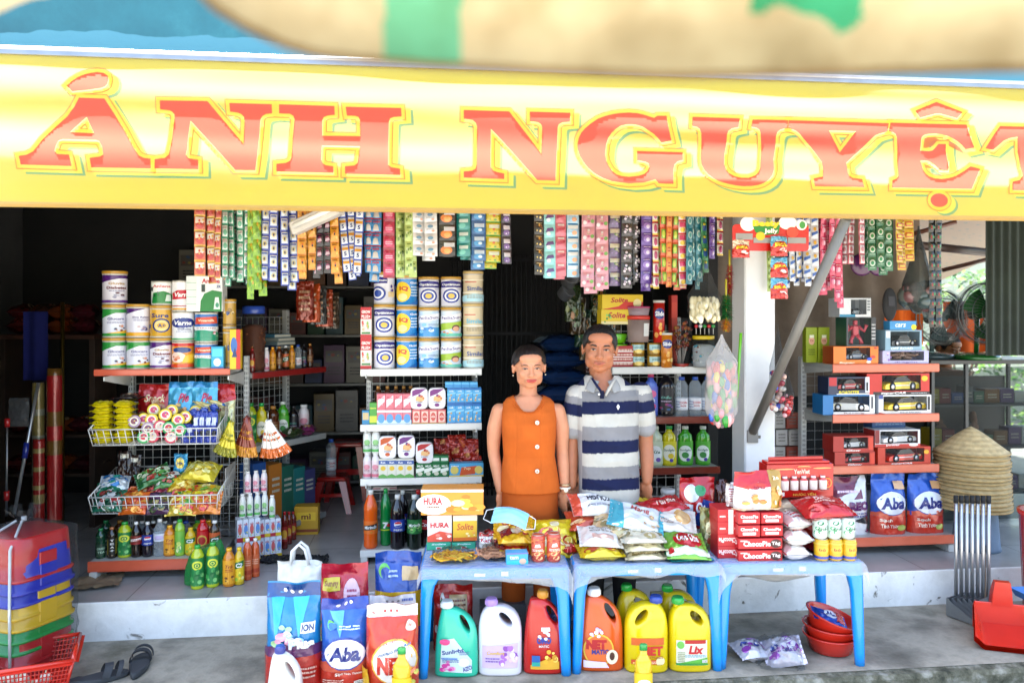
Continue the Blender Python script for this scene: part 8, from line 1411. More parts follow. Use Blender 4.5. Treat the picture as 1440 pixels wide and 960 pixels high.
art(m,[('e',.2,1.02,.1,.28,'#e2ded8'),('e',.72,1.08,.12,.26,'#e2ded8'),('p',[(.26,.95),(.62,1.0),(.6,.66),(.42,.6),(.3,.7)],'#1c7a2c'),('t','Beety',.44,1.02,.36,.3,'#e0c020',{'bold':.06}),('t','Jelly',.5,.74,.18,.22,'#f0ece4',{'bold':.03}),('r',.04,.42,.26,.66,'#8a8a8a'),('r',.72,.3,.96,.52,'#8a8a8a'),('r',.27,.3,.5,.5,'#8a8a8a'),('e',.36,.56,.06,.16,'#d8b020'),('e',.78,.72,.08,.2,'#c8402a'),('e',.9,1.0,.07,.2,'#e2ded8'),('e',.91,1.0,.04,.14,'#3a8a3a')],fs)
thing('jelly_hanger','red card hanger lettered Beety Jelly fixed across the white pillar','hanger card',m.mesh('jelly_hanger'),P(1084,318,Yj),TH)
JP=[('r',0,0,1,.5,'#b02018'),('e',.5,.5,.42,.26,'#b82418'),('t','HOT',.5,.76,.3,.1,'#f0e8e0',{'bold':.03}),('t','JECA',.5,.54,.74,.2,'#e0c820',{'bold':.06}),('B',.5,.24,.32,.13,6,['#d8d0c8','#c83a2a','#e8e0d8'],3)]
for k,(px,y0,y1,c)in enumerate(((1097,332,360,'#58a0c0'),(1097,362,390,'#58a0c0'),(1097,391,420,'#58a0c0'),(1043,337,362,'#c8b8a0'))):
 pouch(px-12.5,y0,px+12.5,y1,4.125,.03,c,JP,['top jelly pack of the three hanging in a column at the pillar','middle jelly pack of the three hanging in a column at the pillar','bottom jelly pack of the three hanging in a column at the pillar','single jelly pack hanging at the left end of the red hanger card'][k],'jelly_pack','pack','jelly packs at the pillar',fin='crisp',top=.08)
def bagof(px,y0,y1,Y,w,c,fill,label,name,n=40,seed=1,fin='film',knot=.28,rr=.02,zs=1):
 k=Y/F;h=(y1-y0)*k;R_=w*k/2;q=random.Random(seed);m=mb();b=mb()
 def f(u,v):
  a=2*pi*u;g=(sin(min(1,(1-v)/(1-knot))*pi*.5)**.6 if v>knot*0+.0 else 1);e=v/(1)
  r=R_*(min(1,(v/.18))**.5 if v<.18 else 1)*(1 if v<1-knot-.15 else max(.06,1-((v-(1-knot-.15))/(knot+.15))**.8))
  r*=1+.10*noise.noise(Vector((cos(a)*2,sin(a)*2,v*5+seed)))+.05*noise.noise(Vector((cos(a)*7,sin(a)*7,v*9)))
  return Vector((r*cos(a),r*.7*sin(a),v*h))
 b.grid(f,36,24,c,fin)
 for i in range(n):
  a=q.uniform(0,6.28);g=R_*.78*q.uniform(.2,1)**.5;z=h*q.uniform(.08,1-knot-.22)
  m.ell((g*cos(a),g*.7*sin(a),z),(rr,rr,rr*zs*q.uniform(.8,1.2)),fill[i%len(fill)],'gloss',10,7)
 return thing(name,label,'bag',[('wrapper',b.mesh('wrapper')),('contents',m.mesh('contents'))],P(px,y1,Y),.2)
bagof(991,362,456,4.15,50,'#dcdcd8',['#d8cba4','#cdbd90','#e2d8b8'],'clear bag of cream puffed rolls hanging left of the pillar','snack_bag',130,2,rr=.014,knot=.42,zs=1.7)
bagof(1015,470,602,4.10,46,'#d8d4d0',['#d8c020','#2a8a2a','#c8302a','#e08890','#3a9a3a','#2a5ab0','#e8a0a0'],'long clear bag of green, yellow and pink plastic toys hanging at the pillar','toy_bag',110,5,'sheet',rr=.017,knot=.12,zs=1.9)
bagof(1094,455,585,4.30,24,'#c8ccd0',['#3a4ab0','#c8a090','#d8d0c8','#b83a4a'],'narrow clear bag of trinkets hanging right of the pillar','trinket_bag',40,7,rr=.016,knot=.3)
bagof(1108,520,590,4.32,18,'#c8ccd0',['#c81c1c','#c82a20','#d8a0a0'],'small clear bag with red trinkets behind the slanted strut','trinket_bag',24,9,rr=.014,knot=.3)
bagof(1292,318,440,4.70,46,'#4a4f4c',['#5a5f58','#6a4a4a','#3a4a4a'],'dark grey plastic bag hanging above the toy shelf','carrier_bag',26,4,'haze',rr=.05,knot=.5)
def duster(px,y0,y1,Y,w,cols,label):
 k=Y/F;h=(y1-y0)*k;R_=w*k/2;m=mb();q=random.Random(int(px));n=900
 for i in range(n):
  t=q.uniform(0,1);a=q.uniform(0,6.28);c=cols[min(len(cols)-1,int(t*len(cols)))];r0=R_*.25;r1=R_*q.uniform(.7,1.1)*(sin(pi*min(1,max(.06,t*.92+.05)))**.35)
  z=-h*t;d=Vector((cos(a),sin(a),q.uniform(-.5,.3)));s=Vector((-sin(a),cos(a),0))*R_*.10
  p0=Vector((r0*cos(a),r0*sin(a),z));p1=p0+d*(r1-r0);m.add([p0-s,p0+s,p1+s*.7,p1-s*.7],[[0,1,2,3]],c,'matte')
 m2=mb().tube([(0,0,.08),(0,0,-h)],.006,'#a89a30','gloss',6)
 return thing('feather_duster',label,'duster',[('head',m.mesh('head')),('stick',m2 .mesh('stick'))],P(px,y0,Y),0)
duster(1021,414,466,4.16,22,['#147a2c','#147a2c','#d08a14'],'green and orange fluffy duster hanging left of the pillar')
duster(1026,372,416,4.22,14,['#b01c1c','#b01c1c'],'red fluffy duster hanging behind the green one')
stk=mb().tube([P(1036,560,4.14),P(1042,468,4.14)],.008,'#5aa01c','gloss',8);thing('toy_stick','lime green plastic stick hanging against the pillar','stick',stk.mesh('toy_stick'),(0,0,0))
bs=mb().ell((0,0,0),(.045,.02,.10),'#101012','matte',18,12);bs.box(-.02,.02,-.022,-.016,-.01,.05,'#2a2a2e','matte',.004)
thing('scrub_brush','black oval scrubbing brush hanging over the toy shelf','brush',bs.mesh('scrub_brush'),P(1251,428,4.66),.1)
for k,px in enumerate((1212,1236)):thing('plastic_plate',['purple round plate hanging under the green strips, left one','purple round plate hanging under the green strips, right one'][k],'plate',mb().ell((0,0,0),(.07,.02,.07),'#4a1c4a','gloss',20,10).mesh('plastic_plate'),P(px,372,4.75),0,'purple plates')
def beam(a,b,r,c,label):thing('roof_pipe',label,'pipe',mb().tube([a,b],r,c,'paint',8).mesh('roof_pipe'),(0,0,0))
def dash_tarp():
 m,n,l=nodes('patterned_tarp');b=n['Principled BSDF'];tc=n.new('ShaderNodeTexCoord');mp=n.new('ShaderNodeMapping');mp.inputs['Scale'].default_value=(9,26,1);l.new(tc.outputs['Object'],mp.inputs[0])
 v=n.new('ShaderNodeTexVoronoi');v.inputs['Scale'].default_value=1.2;l.new(mp.outputs[0],v.inputs['Vector']);r=n.new('ShaderNodeValToRGB');r.color_ramp.elements[0].position=.16;r.color_ramp.elements[0].color=C('#4f6f72');r.color_ramp.elements[1].position=.22;r.color_ramp.elements[1].color=C('#8a7c6e')
 l.new(v.outputs['Distance'],r.inputs[0]);l.new(r.outputs[0],b.inputs['Base Color']);b.inputs['Roughness'].default_value=.8
 t=n.new('ShaderNodeBsdfTranslucent');l.new(r.outputs[0],t.inputs[0]);ms=n.new('ShaderNodeMixShader');ms.inputs[0].default_value=.05;l.new(b.outputs[0],ms.inputs[1]);l.new(t.outputs[0],ms.inputs[2]);l.new(ms.outputs[0],n['Material Output'].inputs[0]);return m
g=mb().grid(lambda u,v:UV(2.2+3.0*u,1.3+2.9*v,2.62-.62*v+.05*sin(u*7)*sin(v*5)),30,30,'W')
o=rawmesh('roof_tarpaulin',[Vector(p)for p in g.v],g.f,dash_tarp());tag(o,'pale tarpaulin roof with small blue dashes over the right side','tarpaulin')
beam(P(1272,343,5.6),P(1400,356,5.7),.03,'#4a3a34','thick dark pipe under the dashed tarpaulin');beam(P(1325,380,6.0),P(1400,362,5.9),.016,'#5a3424','thin rusty pipe sloping under the dashed tarpaulin');beam(P(1280,330,5.4),P(1345,312,5.3),.016,'#5a3424','short rusty pipe by the long black strips')
M_cor=surface('green_sheet',[(.3,'#1c241c'),(.6,'#283228')],3,.6,.1,30)
g=mb().grid(lambda u,v:UV(3.32+.6*u,.72+.016*sin(u*2*pi*10),1.39+1.22*v),240,2,'E');o=rawmesh('corrugated_sheet',[Vector(p)for p in g.v],g.f,M_cor);tag(o,'dark green corrugated metal sheet at the right edge','metal sheet')
M_beige=surface('beige_cloth',[(.3,'#6a5c50'),(.6,'#857566')],3,.9,.3,20)
g=mb().grid(lambda u,v:UV(1.66+1.98*u,1.90+.02*sin(u*40)+.02*noise.noise(Vector((u*9,v*3,1))),1.0+1.58*v),90,12,'W')
tag(rawmesh('side_curtain',[Vector(t)for t in g.v],g.f,M_beige),'beige curtain cloth closing the space behind the toy shelf','curtain')
oc=mb().grid(lambda u,v:Vector(((u-.5)*.5,.03*sin(u*13),-.40*v)),30,10,'#c8561c','cloth');thing('cloth','orange cloth hanging behind the standing fans','cloth',oc.mesh('cloth'),P(1368,424,6.2),.1)
oc=mb().grid(lambda u,v:Vector(((u-.5)*.3,.03*sin(u*13),-.25*v)),20,8,'#c85a1c','cloth');thing('cloth','small orange cloth behind the black brush','cloth',oc.mesh('cloth'),P(1272,436,5.6),.1)
dc=bpy.data.objects.new('display_case',None);col.objects.link(dc);tag(dc,'dark framed glass display case behind the conical hats','display case');dx0,dx1=X(1310,5.45),X(1500,5.45);dc.location=(dx0,5.45,ST+.001);dc.rotation_euler=(0,0,TH)
W_=dx1-dx0
for x in(0,W_*.27,W_-.03):
 for y in(0,.42):obj('post',mb().box(x,x+.025,y,y+.025,0,1.12,'#4a4c4e','metal',.002),dc)
obj('table_top',mb().box(-.02,W_,-.02,.47,1.121,1.15,'#3a3a38','paint',.003),dc)
for z in(.2,.52,.82):obj('shelf',mb().box(.026,W_-.03,.02,.43,z,z+.015,'#5a5c5c','paint',.001),dc)
obj('back_panel',mb().box(.026,W_-.03,.448,.455,.02,1.0,'#222426','paint',.001),dc);obj('glass',mb().box(.03,W_-.03,.004,.007,.03,1.1,'#aab4b4','film',.0005),dc)
q=random.Random(3);DM=Matrix.Translation(dc.location)@Matrix.Rotation(TH,4,'Z');pal=['#a8941c','#8a2a2a','#2a4a8a','#6a6a6a','#3a6a4a','#8a5a2a','#5a3a6a','#c8c4b8']
for z,zz in((.835,'top'),(.535,'middle'),(.215,'lowest')):
 x=.05;k=0
 while x<W_-.16:
  w=q.uniform(.07,.12);p=DM@Vector((x+w/2,.1,z+.001));thing('small_carton',f'{["mustard", "dark red", "navy", "grey", "green", "brown", "plum", "cream"][k % 8]} small carton on the {zz} board of the display case','box',carton_mesh(w-.006,.1,q.uniform(.07,.13),pal[k%8],[('L',.2,.3,.8,.7,2,'#c8c0a8')]).mesh('small_carton'),p,TH,'cartons in the display case');x+=w;k+=1
def fan_thing(px,py,Y,R_,blade,label,zbase):
 p=P(px,py,Y);cage=mb();N=40
 for rr,yy in((1,0),(.97,-.03),(.97,.03),(.7,-.055),(.4,-.07),(.7,.055)):cage.tube([(R_*rr*cos(2*pi*k/N),yy,R_*rr*sin(2*pi*k/N))for k in range(N)],.003 if rr<1 else.005,'#7c8080','metal',5,True)
 for k in range(36):
  a=2*pi*k/36;cage.tube([(.02*cos(a),-.078,.02*sin(a)),(R_*.5*cos(a+.2),-.068,R_*.5*sin(a+.2)),(R_*cos(a+.35),0,R_*sin(a+.35))],.0012,'#7c8080','metal',4,cap=False)
 bl=mb()
 for k in range(3):
  a=2*pi*k/3+.4
  bl.grid(lambda u,v:Vector(((.03+R_*.74*v)*cos(a+(u-.5)*(1.3-.3*v)),-.02+.03*(u-.5),(.03+R_*.74*v)*sin(a+(u-.5)*(1.3-.3*v)))),8,6,blade,'gloss')
 hub=mb().tube([(0,-.05,0),(0,.12,0)],[.03,.05],blade,'gloss',14);stn=mb().tube([(0,.08,-.03),(0,.09,-.3),(0,.09,zbase-p.z+.03)],.016,blade,'gloss',10);bs_=mb().lathe([(.16,zbase-p.z),(.15,zbase-p.z+.03),(.04,zbase-p.z+.05)],blade,'gloss',24,ctr=(0,.09,0))
 sh_=mb().grid(lambda u,v:Vector(((R_*1.08+.012*noise.noise(Vector((cos(6.28*u)*3,sin(6.28*u)*3,v*4))))*cos(2*pi*u)*(1-.8*abs(v-.5)**3*4),-.09+.19*v,(R_*1.08)*sin(2*pi*u)*(1-.8*abs(v-.5)**3*4))),40,8,'#dfe3e4','film')
 return thing('standing_fan',label,'fan',[('cage',cage.mesh('cage')),('blades',bl.mesh('blades')),('motor',hub.mesh('motor')),('stand',stn.mesh('stand')),('base',bs_.mesh('base')),('plastic_cover',sh_.mesh('plastic_cover'))],p,.15)
fan_thing(1386,440,5.5,.21,'#1c5a24','green bladed fan in clear plastic standing on the display case',ST+1.152);fan_thing(1322,446,5.62,.19,'#3a4a4a','grey bladed fan in clear plastic beside the green one',ST+1.152)
q=random.Random(9)
def shrub(x,y,z0,w,h,label,n=1400):
 m=mb();pal_=['#2f5a1c','#47751f','#5d8a2c','#274a1a','#7a9a3c']
 for k in range(n):
  a=q.uniform(0,6.28);u=q.uniform(0,1)**.4;t=q.uniform(0,1);r=w*u*(sin(pi*min(.95,.15+t*.8))**.6)
  c=Vector((r*cos(a),r*sin(a)*.7,z0+h*t));s=q.uniform(.03,.06);d=Vector((q.uniform(-1,1),q.uniform(-1,1),q.uniform(-.6,.8))).normalized()*s;e=d.orthogonal().normalized()*s*.45
  m.add([c-d,c+e,c+d,c-e],[[0,1,2,3]],pal_[k%5],'paint')
 tr=mb()
 for k in range(5):a=k*1.26;tr.tube([(0,0,0),(.12*cos(a),.1*sin(a),z0+h*.3),(.5*w*cos(a),.4*w*sin(a),z0+h*.75)],[.03,.02,.008],'#4a3a28','wood',6)
 return thing('shrub',label,'shrub',[('foliage',m.mesh('foliage')),('trunk',tr.mesh('trunk'))],(x,y,0),0)
shrub(5.4,9.5,.2,1.1,2.0,'bright green shrub outside beyond the display case');shrub(6.9,9.8,.2,1.1,2.2,'green shrub at the far right outside');shrub(4.1,10.0,.2,1.0,1.9,'green shrub outside seen left of the fans')
slab('neighbour_wall',2,12,7.6,7.7,-.07,2.6,[surface('neighbour_paint',[(.3,'#8d9384'),(.6,'#a8ad9c')],2,.8,.2,20)])
for k in range(6):o=thing('rice_bag',f'blue and white bag, {["lowest", "second from the bottom", "third from the bottom", "third from the top", "second from the top", "topmost"][k]} of the dim pile behind the couple','bag',pillow_mesh(.42,.3,.12,'#16305a',[('p',[(.05,.1),(.4,.5),(.05,.9)],'#8a98a0'),('r',.5,.3,.9,.7,'#1c5a80')],k,'foil').mesh('rice_bag'),(X(787,5.4)+.01*(k%2),5.5,ST+.62+.118*k),.05*k,'blue bags piled in the dim back')
bx_=mb().box(X(740,5.4),X(850,5.4),5.3,5.75,ST+.001,ST+.615,'#2a2420','wood');tag(obj('wooden_chest',bx_),'dark wooden chest carrying the blue bags behind the couple','chest')
for k in range(10):
 px=806+7*k;y=400+18*(k%5);c=['#2a3a1c','#3a2a14','#1c3a2a','#4a3a1c','#3a1c1c'][k%5]
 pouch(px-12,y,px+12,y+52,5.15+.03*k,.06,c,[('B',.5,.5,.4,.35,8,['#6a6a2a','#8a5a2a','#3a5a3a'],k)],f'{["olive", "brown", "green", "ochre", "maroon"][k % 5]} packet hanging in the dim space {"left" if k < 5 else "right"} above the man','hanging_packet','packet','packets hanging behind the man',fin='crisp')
gate=mb()
for k in range(26):gate.box(-.5+.04*k,-.5+.04*k+.012,0,.02,0,1.95,'#141518','metal',.001)
for z in(.05,.7,1.3,1.9):gate.box(-.52,.54,-.006,-.001,z,z+.025,'#141518','metal',.001)
tag(obj('folding_gate',gate),'dark folding metal gate at the back of the shop between the shelves','gate');bpy.data.objects['folding_gate'].location=(X(722,6.4),6.35,ST+.001)
for k,(px,y)in enumerate(((788,384),(797,400),(790,418),(803,392))):thing('metal_pot',['small steel pot hanging highest in the dim gap','small steel pot hanging below the highest','small steel pot hanging lowest in the dim gap','small steel pot hanging nearest the man'][k],'pot',mb().lathe([(.03,0),(.045,.01),(.05,.07),(.052,.072),(.046,.07)],'#8a8c90','metal',18).mesh('metal_pot'),P(px,y,4.9),.4*k,'pots hanging in the dim gap').rotation_euler.__setitem__(0,.9)
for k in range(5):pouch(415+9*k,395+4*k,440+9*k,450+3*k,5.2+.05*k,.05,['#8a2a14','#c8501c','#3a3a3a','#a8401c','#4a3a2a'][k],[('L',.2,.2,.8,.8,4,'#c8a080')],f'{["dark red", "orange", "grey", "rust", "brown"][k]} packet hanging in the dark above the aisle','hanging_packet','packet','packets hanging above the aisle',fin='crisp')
bsh=bpy.data.objects.new('stock_shelf',None);col.objects.link(bsh);bsh.location=(-2.75,6.28,ST+.001);bsh.rotation_euler=(0,0,TH);tag(bsh,'dim stock shelf along the back wall beyond the aisle','shelf')
for z in(.1,.5,.9,1.3,1.7):obj('shelf',mb().box(0,2.0,0,.32,z-.02,z,'#6a6a66','paint',.002),bsh)
for x in(0,1.0,1.97):obj('post',mb().box(x,x+.03,.325,.355,0,2.2,'#8a8a86','paint',.002),bsh)
BM=Matrix.Translation(bsh.location)@Matrix.Rotation(TH,4,'Z');q=random.Random(31);pc=[('#b08a2a','ochre'),('#a83a2a','rusty red'),('#3a5aa0','blue'),('#b0aaa0','pale grey'),('#3a8a5a','green'),('#8a4a8a','violet'),('#c87a2a','orange'),('#2a7a8a','teal'),('#d0c8b0','cream'),('#6a3a2a','brown')]
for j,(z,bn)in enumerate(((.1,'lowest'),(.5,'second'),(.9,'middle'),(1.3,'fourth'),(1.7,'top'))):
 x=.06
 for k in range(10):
  w=q.uniform(.13,.18);c,cn=pc[(k*3+j*2)%10];thing('stock_carton',f'{cn} carton on the {bn} board of the dim stock shelf at the back','box',carton_mesh(w,.2,q.uniform(.16,.34),tuple(.22*t for t in C(c)[:3])+(1,),[('r',.1,.55,.9,.85,'#4a463e'),('L',.2,.2,.8,.45,3,'#1a1a1a'),('B',.5,.7,.3,.12,5,['#7a2a20','#2a4468','#8a7a30'],k)]).mesh('stock_carton'),BM@Vector((x+w/2,.04,z+.001)),TH+q.uniform(-.1,.1),'cartons on the dim stock shelf');x+=w+.015  # carton colours darkened to imitate the gloom of the back aisle
def legstool(R_,h):
 m=mb();m.box(-R_,R_,-R_,R_,h-.03,h,'#a01c18','gloss',.012);l_=[]
 for sx in(-1,1):
  for s2 in(-1,1):
   q_=mb().loft([[(sx*(R_+.03)+a*.02,s2*(R_+.03)+b*.02,0)for a,b in((-1,-1),(1,-1),(1,1),(-1,1))],[(sx*(R_-.025)+a*.025,s2*(R_-.025)+b*.025,h-.03)for a,b in((-1,-1),(1,-1),(1,1),(-1,1))]],'#a01c18','gloss',smooth=False);l_.append(('leg',q_.mesh('leg')))
 m.box(-R_-.0,R_,-R_-.012,-R_+.004,h*.45,h*.55,'#a01c18','gloss',.003)
 return[('seat',m.mesh('seat'))]+l_
thing('low_stool','low red plastic stool in the dim aisle','stool',legstool(.105,.26),(X(466,5.85),5.9,ST+.001),.1);thing('tall_stool','taller red plastic stool behind the low one in the dim aisle','stool',legstool(.12,.45),(X(486,6.2),6.3,ST+.001),.1)
bottle(464,618,0,5.85,14,'spirit','clear bottle standing on the low red stool in the aisle',None,zb=ST+.262)
def remeshed(m,vox,smooth=4):
 me=m.mesh('t');o=bpy.data.objects.new('t',me);col.objects.link(o)
 r=o.modifiers.new('r','REMESH');r.mode='VOXEL';r.voxel_size=vox
 s=o.modifiers.new('s','SMOOTH');s.factor=.5;s.iterations=smooth
 dg=bpy.context.evaluated_depsgraph_get();e=o.evaluated_get(dg);q=e.to_mesh()
 v=[x.co.copy()for x in q.vertices];f=[list(p.vertices)for p in q.polygons];e.to_mesh_clear();bpy.data.objects.remove(o);return v,f
def limb(m,pts,rad,n=14,sq=1.0):
 pts=[Vector(p)for p in pts];out=[];rr=[]
 for i in range(len(pts)-1):
  for k in range(5):
   t=k/5;p0,p1,p2,p3=pts[max(i-1,0)],pts[i],pts[i+1],pts[min(i+2,len(pts)-1)]
   out.append(.5*((2*p1)+(p2-p0)*t+(2*p0-5*p1+4*p2-p3)*t*t+(3*p1-p0-3*p2+p3)*t**3));rr.append(rad[i]+(rad[i+1]-rad[i])*t)
 out.append(pts[-1]);rr.append(rad[-1])
 m.tube(out,rr,'W','matte',n);m.ell(pts[0],(rad[0],)*3,'W','matte',n,8);m.ell(pts[-1],(rad[-1],)*3,'W','matte',n,8)
def colour(v,f,fn,fin,drop=None):
 m=mb();m.v=[tuple(p)for p in v]
 for q in f:
  c=sum((v[i]for i in q),Vector())/len(q)
  if drop and drop(c):continue
  m.f.append(q);m.c.append(C(fn(c)));m.m.append(fin);m.s.append(True)
 return m
def hand(m,M,side,curl=.35,s=1.0):
 q=mb();q.ell((0,0,-.045),(.037,.015,.05),'W','matte',16,12);q.ell((side*.02,-.004,-.03),(.02,.016,.03),'W','matte')
 for k,(x,l)in enumerate(((-.0315,.058),(-.0105,.070),(.0105,.075),(.0315,.068))):
  x*=-side;c=curl*(1.2-.15*k);p0=(x*.85,0,-.075);p1=(x*1.06,.012*c*2,-.078-l*.45);p2=(x*1.1,.035*c*2,-.078-l*.75);p3=(x*1.1,.055*c*2,-.078-l*.95)
  limb(q,[p0,p1,p2,p3],[.0095,.0088,.0078,.0068],10)
 limb(q,[(side*.026,-.002,-.018),(side*.046,-.006,-.045),(side*.050,-.004,-.072),(side*.046,.002,-.092)],[.013,.0115,.0095,.0075],10)
 m.join(q,M@Matrix.Scale(s,4))
def head_shapes(q,P_):
 0
 w=P_.get('w',1)
 q.ell((0,.012,.022),(.079*w,.098,.086),'W','matte',24,16);q.ell((0,-.020,-.030),(.068*w,.072,.084),'W','matte',24,16)
 q.ell((0,-.040,-.086),(P_.get('jaw',.043)*.82,.040,.028),'W','matte',18,12)
 for s in(-1,1):
  q.ell((s*.034*w,-.058,-.030),(.029,.030,.028),'W','matte');q.ell((s*P_.get('jx',.041)*w,-.018,-.060),(.024,.042,.036),'W','matte')
  q.ell((s*.081*w,.012,-.010),(.009,.018,.027),'W','matte');q.ell((s*.085*w,.009,.006),(.007,.014,.010),'W','matte')
  q.ell((s*.031*w,-.079,-.001),(.017,.010,.0085),'W','matte');q.ell((s*.012,-.098,-.036),(.0095,.010,.0075),'W','matte')
  q.ell((s*.018,-.086,-.066),(.014,.012,.008),'W','matte')
 q.ell((0,-.070,.020),(.056*w,.022,.013),'W','matte',18,10);q.ell((0,-.060,.05),(.06*w,.034,.034),'W','matte',18,10)
 limb(q,[(0,-.088,.010),(0,-.098,-.018),(0,-.106,-.034)],[.0085,.010,.0125],10)
 q.ell((0,-.091,-.0615),(.023,.0080,.0045),'W','matte',16,8);q.ell((0,-.090,-.0695),(.020,.0080,.0050),'W','matte',16,8);q.ell((0,-.074,-.066),(.032,.022,.02),'W','matte',16,8)
def person(label,root,headM,P_,shapes,skin,lip,hair,parts):
 q=mb();hq=mb();head_shapes(hq,P_);q.join(hq,headM);shapes(q)
 v,f=remeshed(q,.0042,4);Mi=headM.inverted()
 def sk(c):
  h=Mi@c
  lz=h.z+.0668-6*h.x*h.x
  if abs(lz)<P_.get('lip',.009)and h.y<-.07 and abs(h.x)<.0245*(1-(lz/P_.get('lip',.009))**2)**.5:return lip
  return skin
 body=colour(v,f,sk,'skin');o=obj('person',body);o.location=root;tag(o,label,'person')
 e=mb();br=mb()
 for s in(-1,1):
  Me=headM@Matrix.Translation((s*.031*P_.get('w',1),-.0885,-.0015))@Matrix.Rotation(s*-.06,4,'Y')
  e.join(mb().ell((0,0,0),(.0130,.0030,.0033),'#a8988c','gloss',14,8),Me);e.join(mb().ell((-.001,-.0022,0),(.0058,.0022,.0036),'#1a0f0b','gloss',12,8),Me)
  e.join(mb().tube([(s*-.014,.0,.0006),(s*-.007,-.0035,.0040),(s*.003,-.0038,.0046),(s*.0145,.0005,.0010)],[.0008,.0016,.0018,.0008],'#20140f','matte',6),Me)
  br.join(mb().tube([(s*-.019,.003,.0165),(s*-.006,-.0015,.0205),(s*.008,-.001,.0215),(s*.021,.006,.0175)],[.0018,P_.get('brow',.0034),P_.get('brow',.0034)*.85,.001],hair,'matte',6),Me)
 mo=mb().tube([(-.027,-.078,-.0590),(-.017,-.0912,-.0640),(-.006,-.0972,-.0664),(.006,-.0972,-.0664),(.017,-.0912,-.0640),(.027,-.078,-.0590)],[.0006,.0012,.0014,.0014,.0012,.0006],P_.get('mouth','#5a2a22'),'matte',6)
 obj('eyes',e,o);obj('eyebrows',br,o);obj('mouth',mb().join(mo,headM),o)
 e0=P_['e0'];hm_=mb();N,Mn=96,26
 def hf(u,vv):
  ph=2*pi*u;lo=e0(ph);el=lo+(pi/2-lo)*vv;d=Vector((cos(el)*sin(ph)*1.0,-cos(el)*cos(ph),sin(el)))
  st=noise.noise(Vector((ph*9,el*1.2,3)))*.0035+noise.noise(Vector((ph*26,el*2,8)))*.002
  t=min(1,vv/.10);k=.955+.075*t**.5+P_.get('side',0)*abs(sin(ph))*t*cos(el);b=Vector((.0815*P_.get('w',1)*d.x,.012+.101*d.y,.022+.088*d.z))
  c0=Vector((0,.012,.022));return headM@(c0+(b-c0)*(k+P_.get('vol',.0)*t*max(0,d.z))+d*st*t)
 hm_.grid(hf,N,Mn,hair,'hair')
 if P_.get('bun'):hm_.join(mb().ell((0,.115,.0),(.055,.04,.05),hair,'hair',20,14),headM)
 q_=random.Random(5);sw=P_.get('sweep',0)
 for k_ in range(150):
  ph=q_.uniform(-1.25,1.25);lo=e0(ph%(2*pi));pts=[]
  for t in range(6):
   f_=t/5;el=lo+(.75-.80*f_ if not sw else-.05+.75*f_)+(.0 if f_<1 else q_.uniform(-.10,.03));pp=ph+(f_*q_.uniform(-.05,.05)if not sw else f_*.5*ph)-(.10*f_ if not sw else 0)
   dd=Vector((cos(el)*sin(pp),-cos(el)*cos(pp),sin(el)));rr=1.045+P_.get('vol',0)*max(0,dd.z)*.9+q_.uniform(-.004,.012)
   pts.append(headM@(Vector((0,.012,.022))+Vector((.0815*P_.get('w',1)*dd.x,.101*dd.y,.088*dd.z))*rr))
  hm_.tube(pts,[.0022,.0026,.0026,.0022,.0016,.0006],hair,'hair',5)
 obj('hair',hm_,o)
 for nm,m in parts:obj(nm,m,o)
 return o
def ringz(cx,cy,rx,ry_,z,e=2.4,N=36):return[(cx+rx*(abs(cos(t))**(2/e))*(1 if cos(t)>0 else-1),cy+ry_*(abs(sin(t))**(2/e))*(1 if sin(t)>0 else-1),z)for t in[2*pi*k/N for k in range(N)]]
def keyed(ph,K):
 a=min(ph,2*pi-ph)
 for(x0,y0),(x1,y1)in zip(K,K[1:]):
  if a<=x1:t=(a-x0)/(x1-x0);return y0+(y1-y0)*t*t*(3-2*t)
 return K[-1][1]
MAN_L=[(0,.40),(.3,.22),(.7,.12),(.95,.02),(1.2,-.22),(1.45,-.10),(1.9,-.45),(3.2,-.68)];MAN_R=[(0,.44),(.4,.50),(.75,.34),(1.0,.05),(1.22,-.22),(1.45,-.10),(1.9,-.45),(3.2,-.68)]
WOM_K=[(0,.52),(.4,.47),(.75,.27),(1.05,.06),(1.3,-.12),(1.5,-.02),(2.0,-.42),(3.2,-.55)]
km=4.13/F;MR=Vector((X(853,4.13),4.13,g0))
LM=lambda px,py,y=0:Vector(((px-853)*km,y,H-(py-HY)*km-g0))
hc_=LM(843,489.5,-.015);HMm=Matrix.Translation(hc_)@Matrix.Rotation(.05,4,'Y')@Matrix.Rotation(-.10,4,'Z')@Matrix.Rotation(.03,4,'X')@Matrix.Scale(1.075,4)
def man_skin(q):
 limb(q,[LM(844,508,.025),LM(845,525,.02),LM(848,545,.02)],[.060,.058,.075]);
 q.loft([ringz(LM(851,0).x,.02,.145,.09,LM(0,590).z),ringz(LM(850,0).x,.015,.15,.095,LM(0,565).z),ringz(LM(849,0).x,.015,.145,.085,LM(0,548).z),ringz(LM(848,0).x,.02,.07,.06,LM(0,530).z)],'W','matte')
 for s,sh_,el,wr in((-1,LM(811,556,.01),LM(805,624,.02),LM(803,681,-.02)),(1,LM(902,552,.01),LM(909,622,.025),LM(909,674,-.02))):
  limb(q,[sh_,sh_.lerp(el,.5)+Vector((s*.006,0,0)),el,el.lerp(wr,.45)+Vector((s*.003,0,0)),wr],[.050,.046,.040,.038,.027])
  hand(q,Matrix.Translation(wr+Vector((0,0,-.004)))@Matrix.Rotation(s*-.75,4,'Z')@Matrix.Rotation(s*.05,4,'Y'),-s,.42,.98)
 for s in(-1,1):limb(q,[(s*.085,.02,.80),(s*.088,.02,.48),(s*.088,.03,.09)],[.075,.055,.042]);q.ell((s*.09,-.05,.035),(.042,.10,.034),'W','matte')
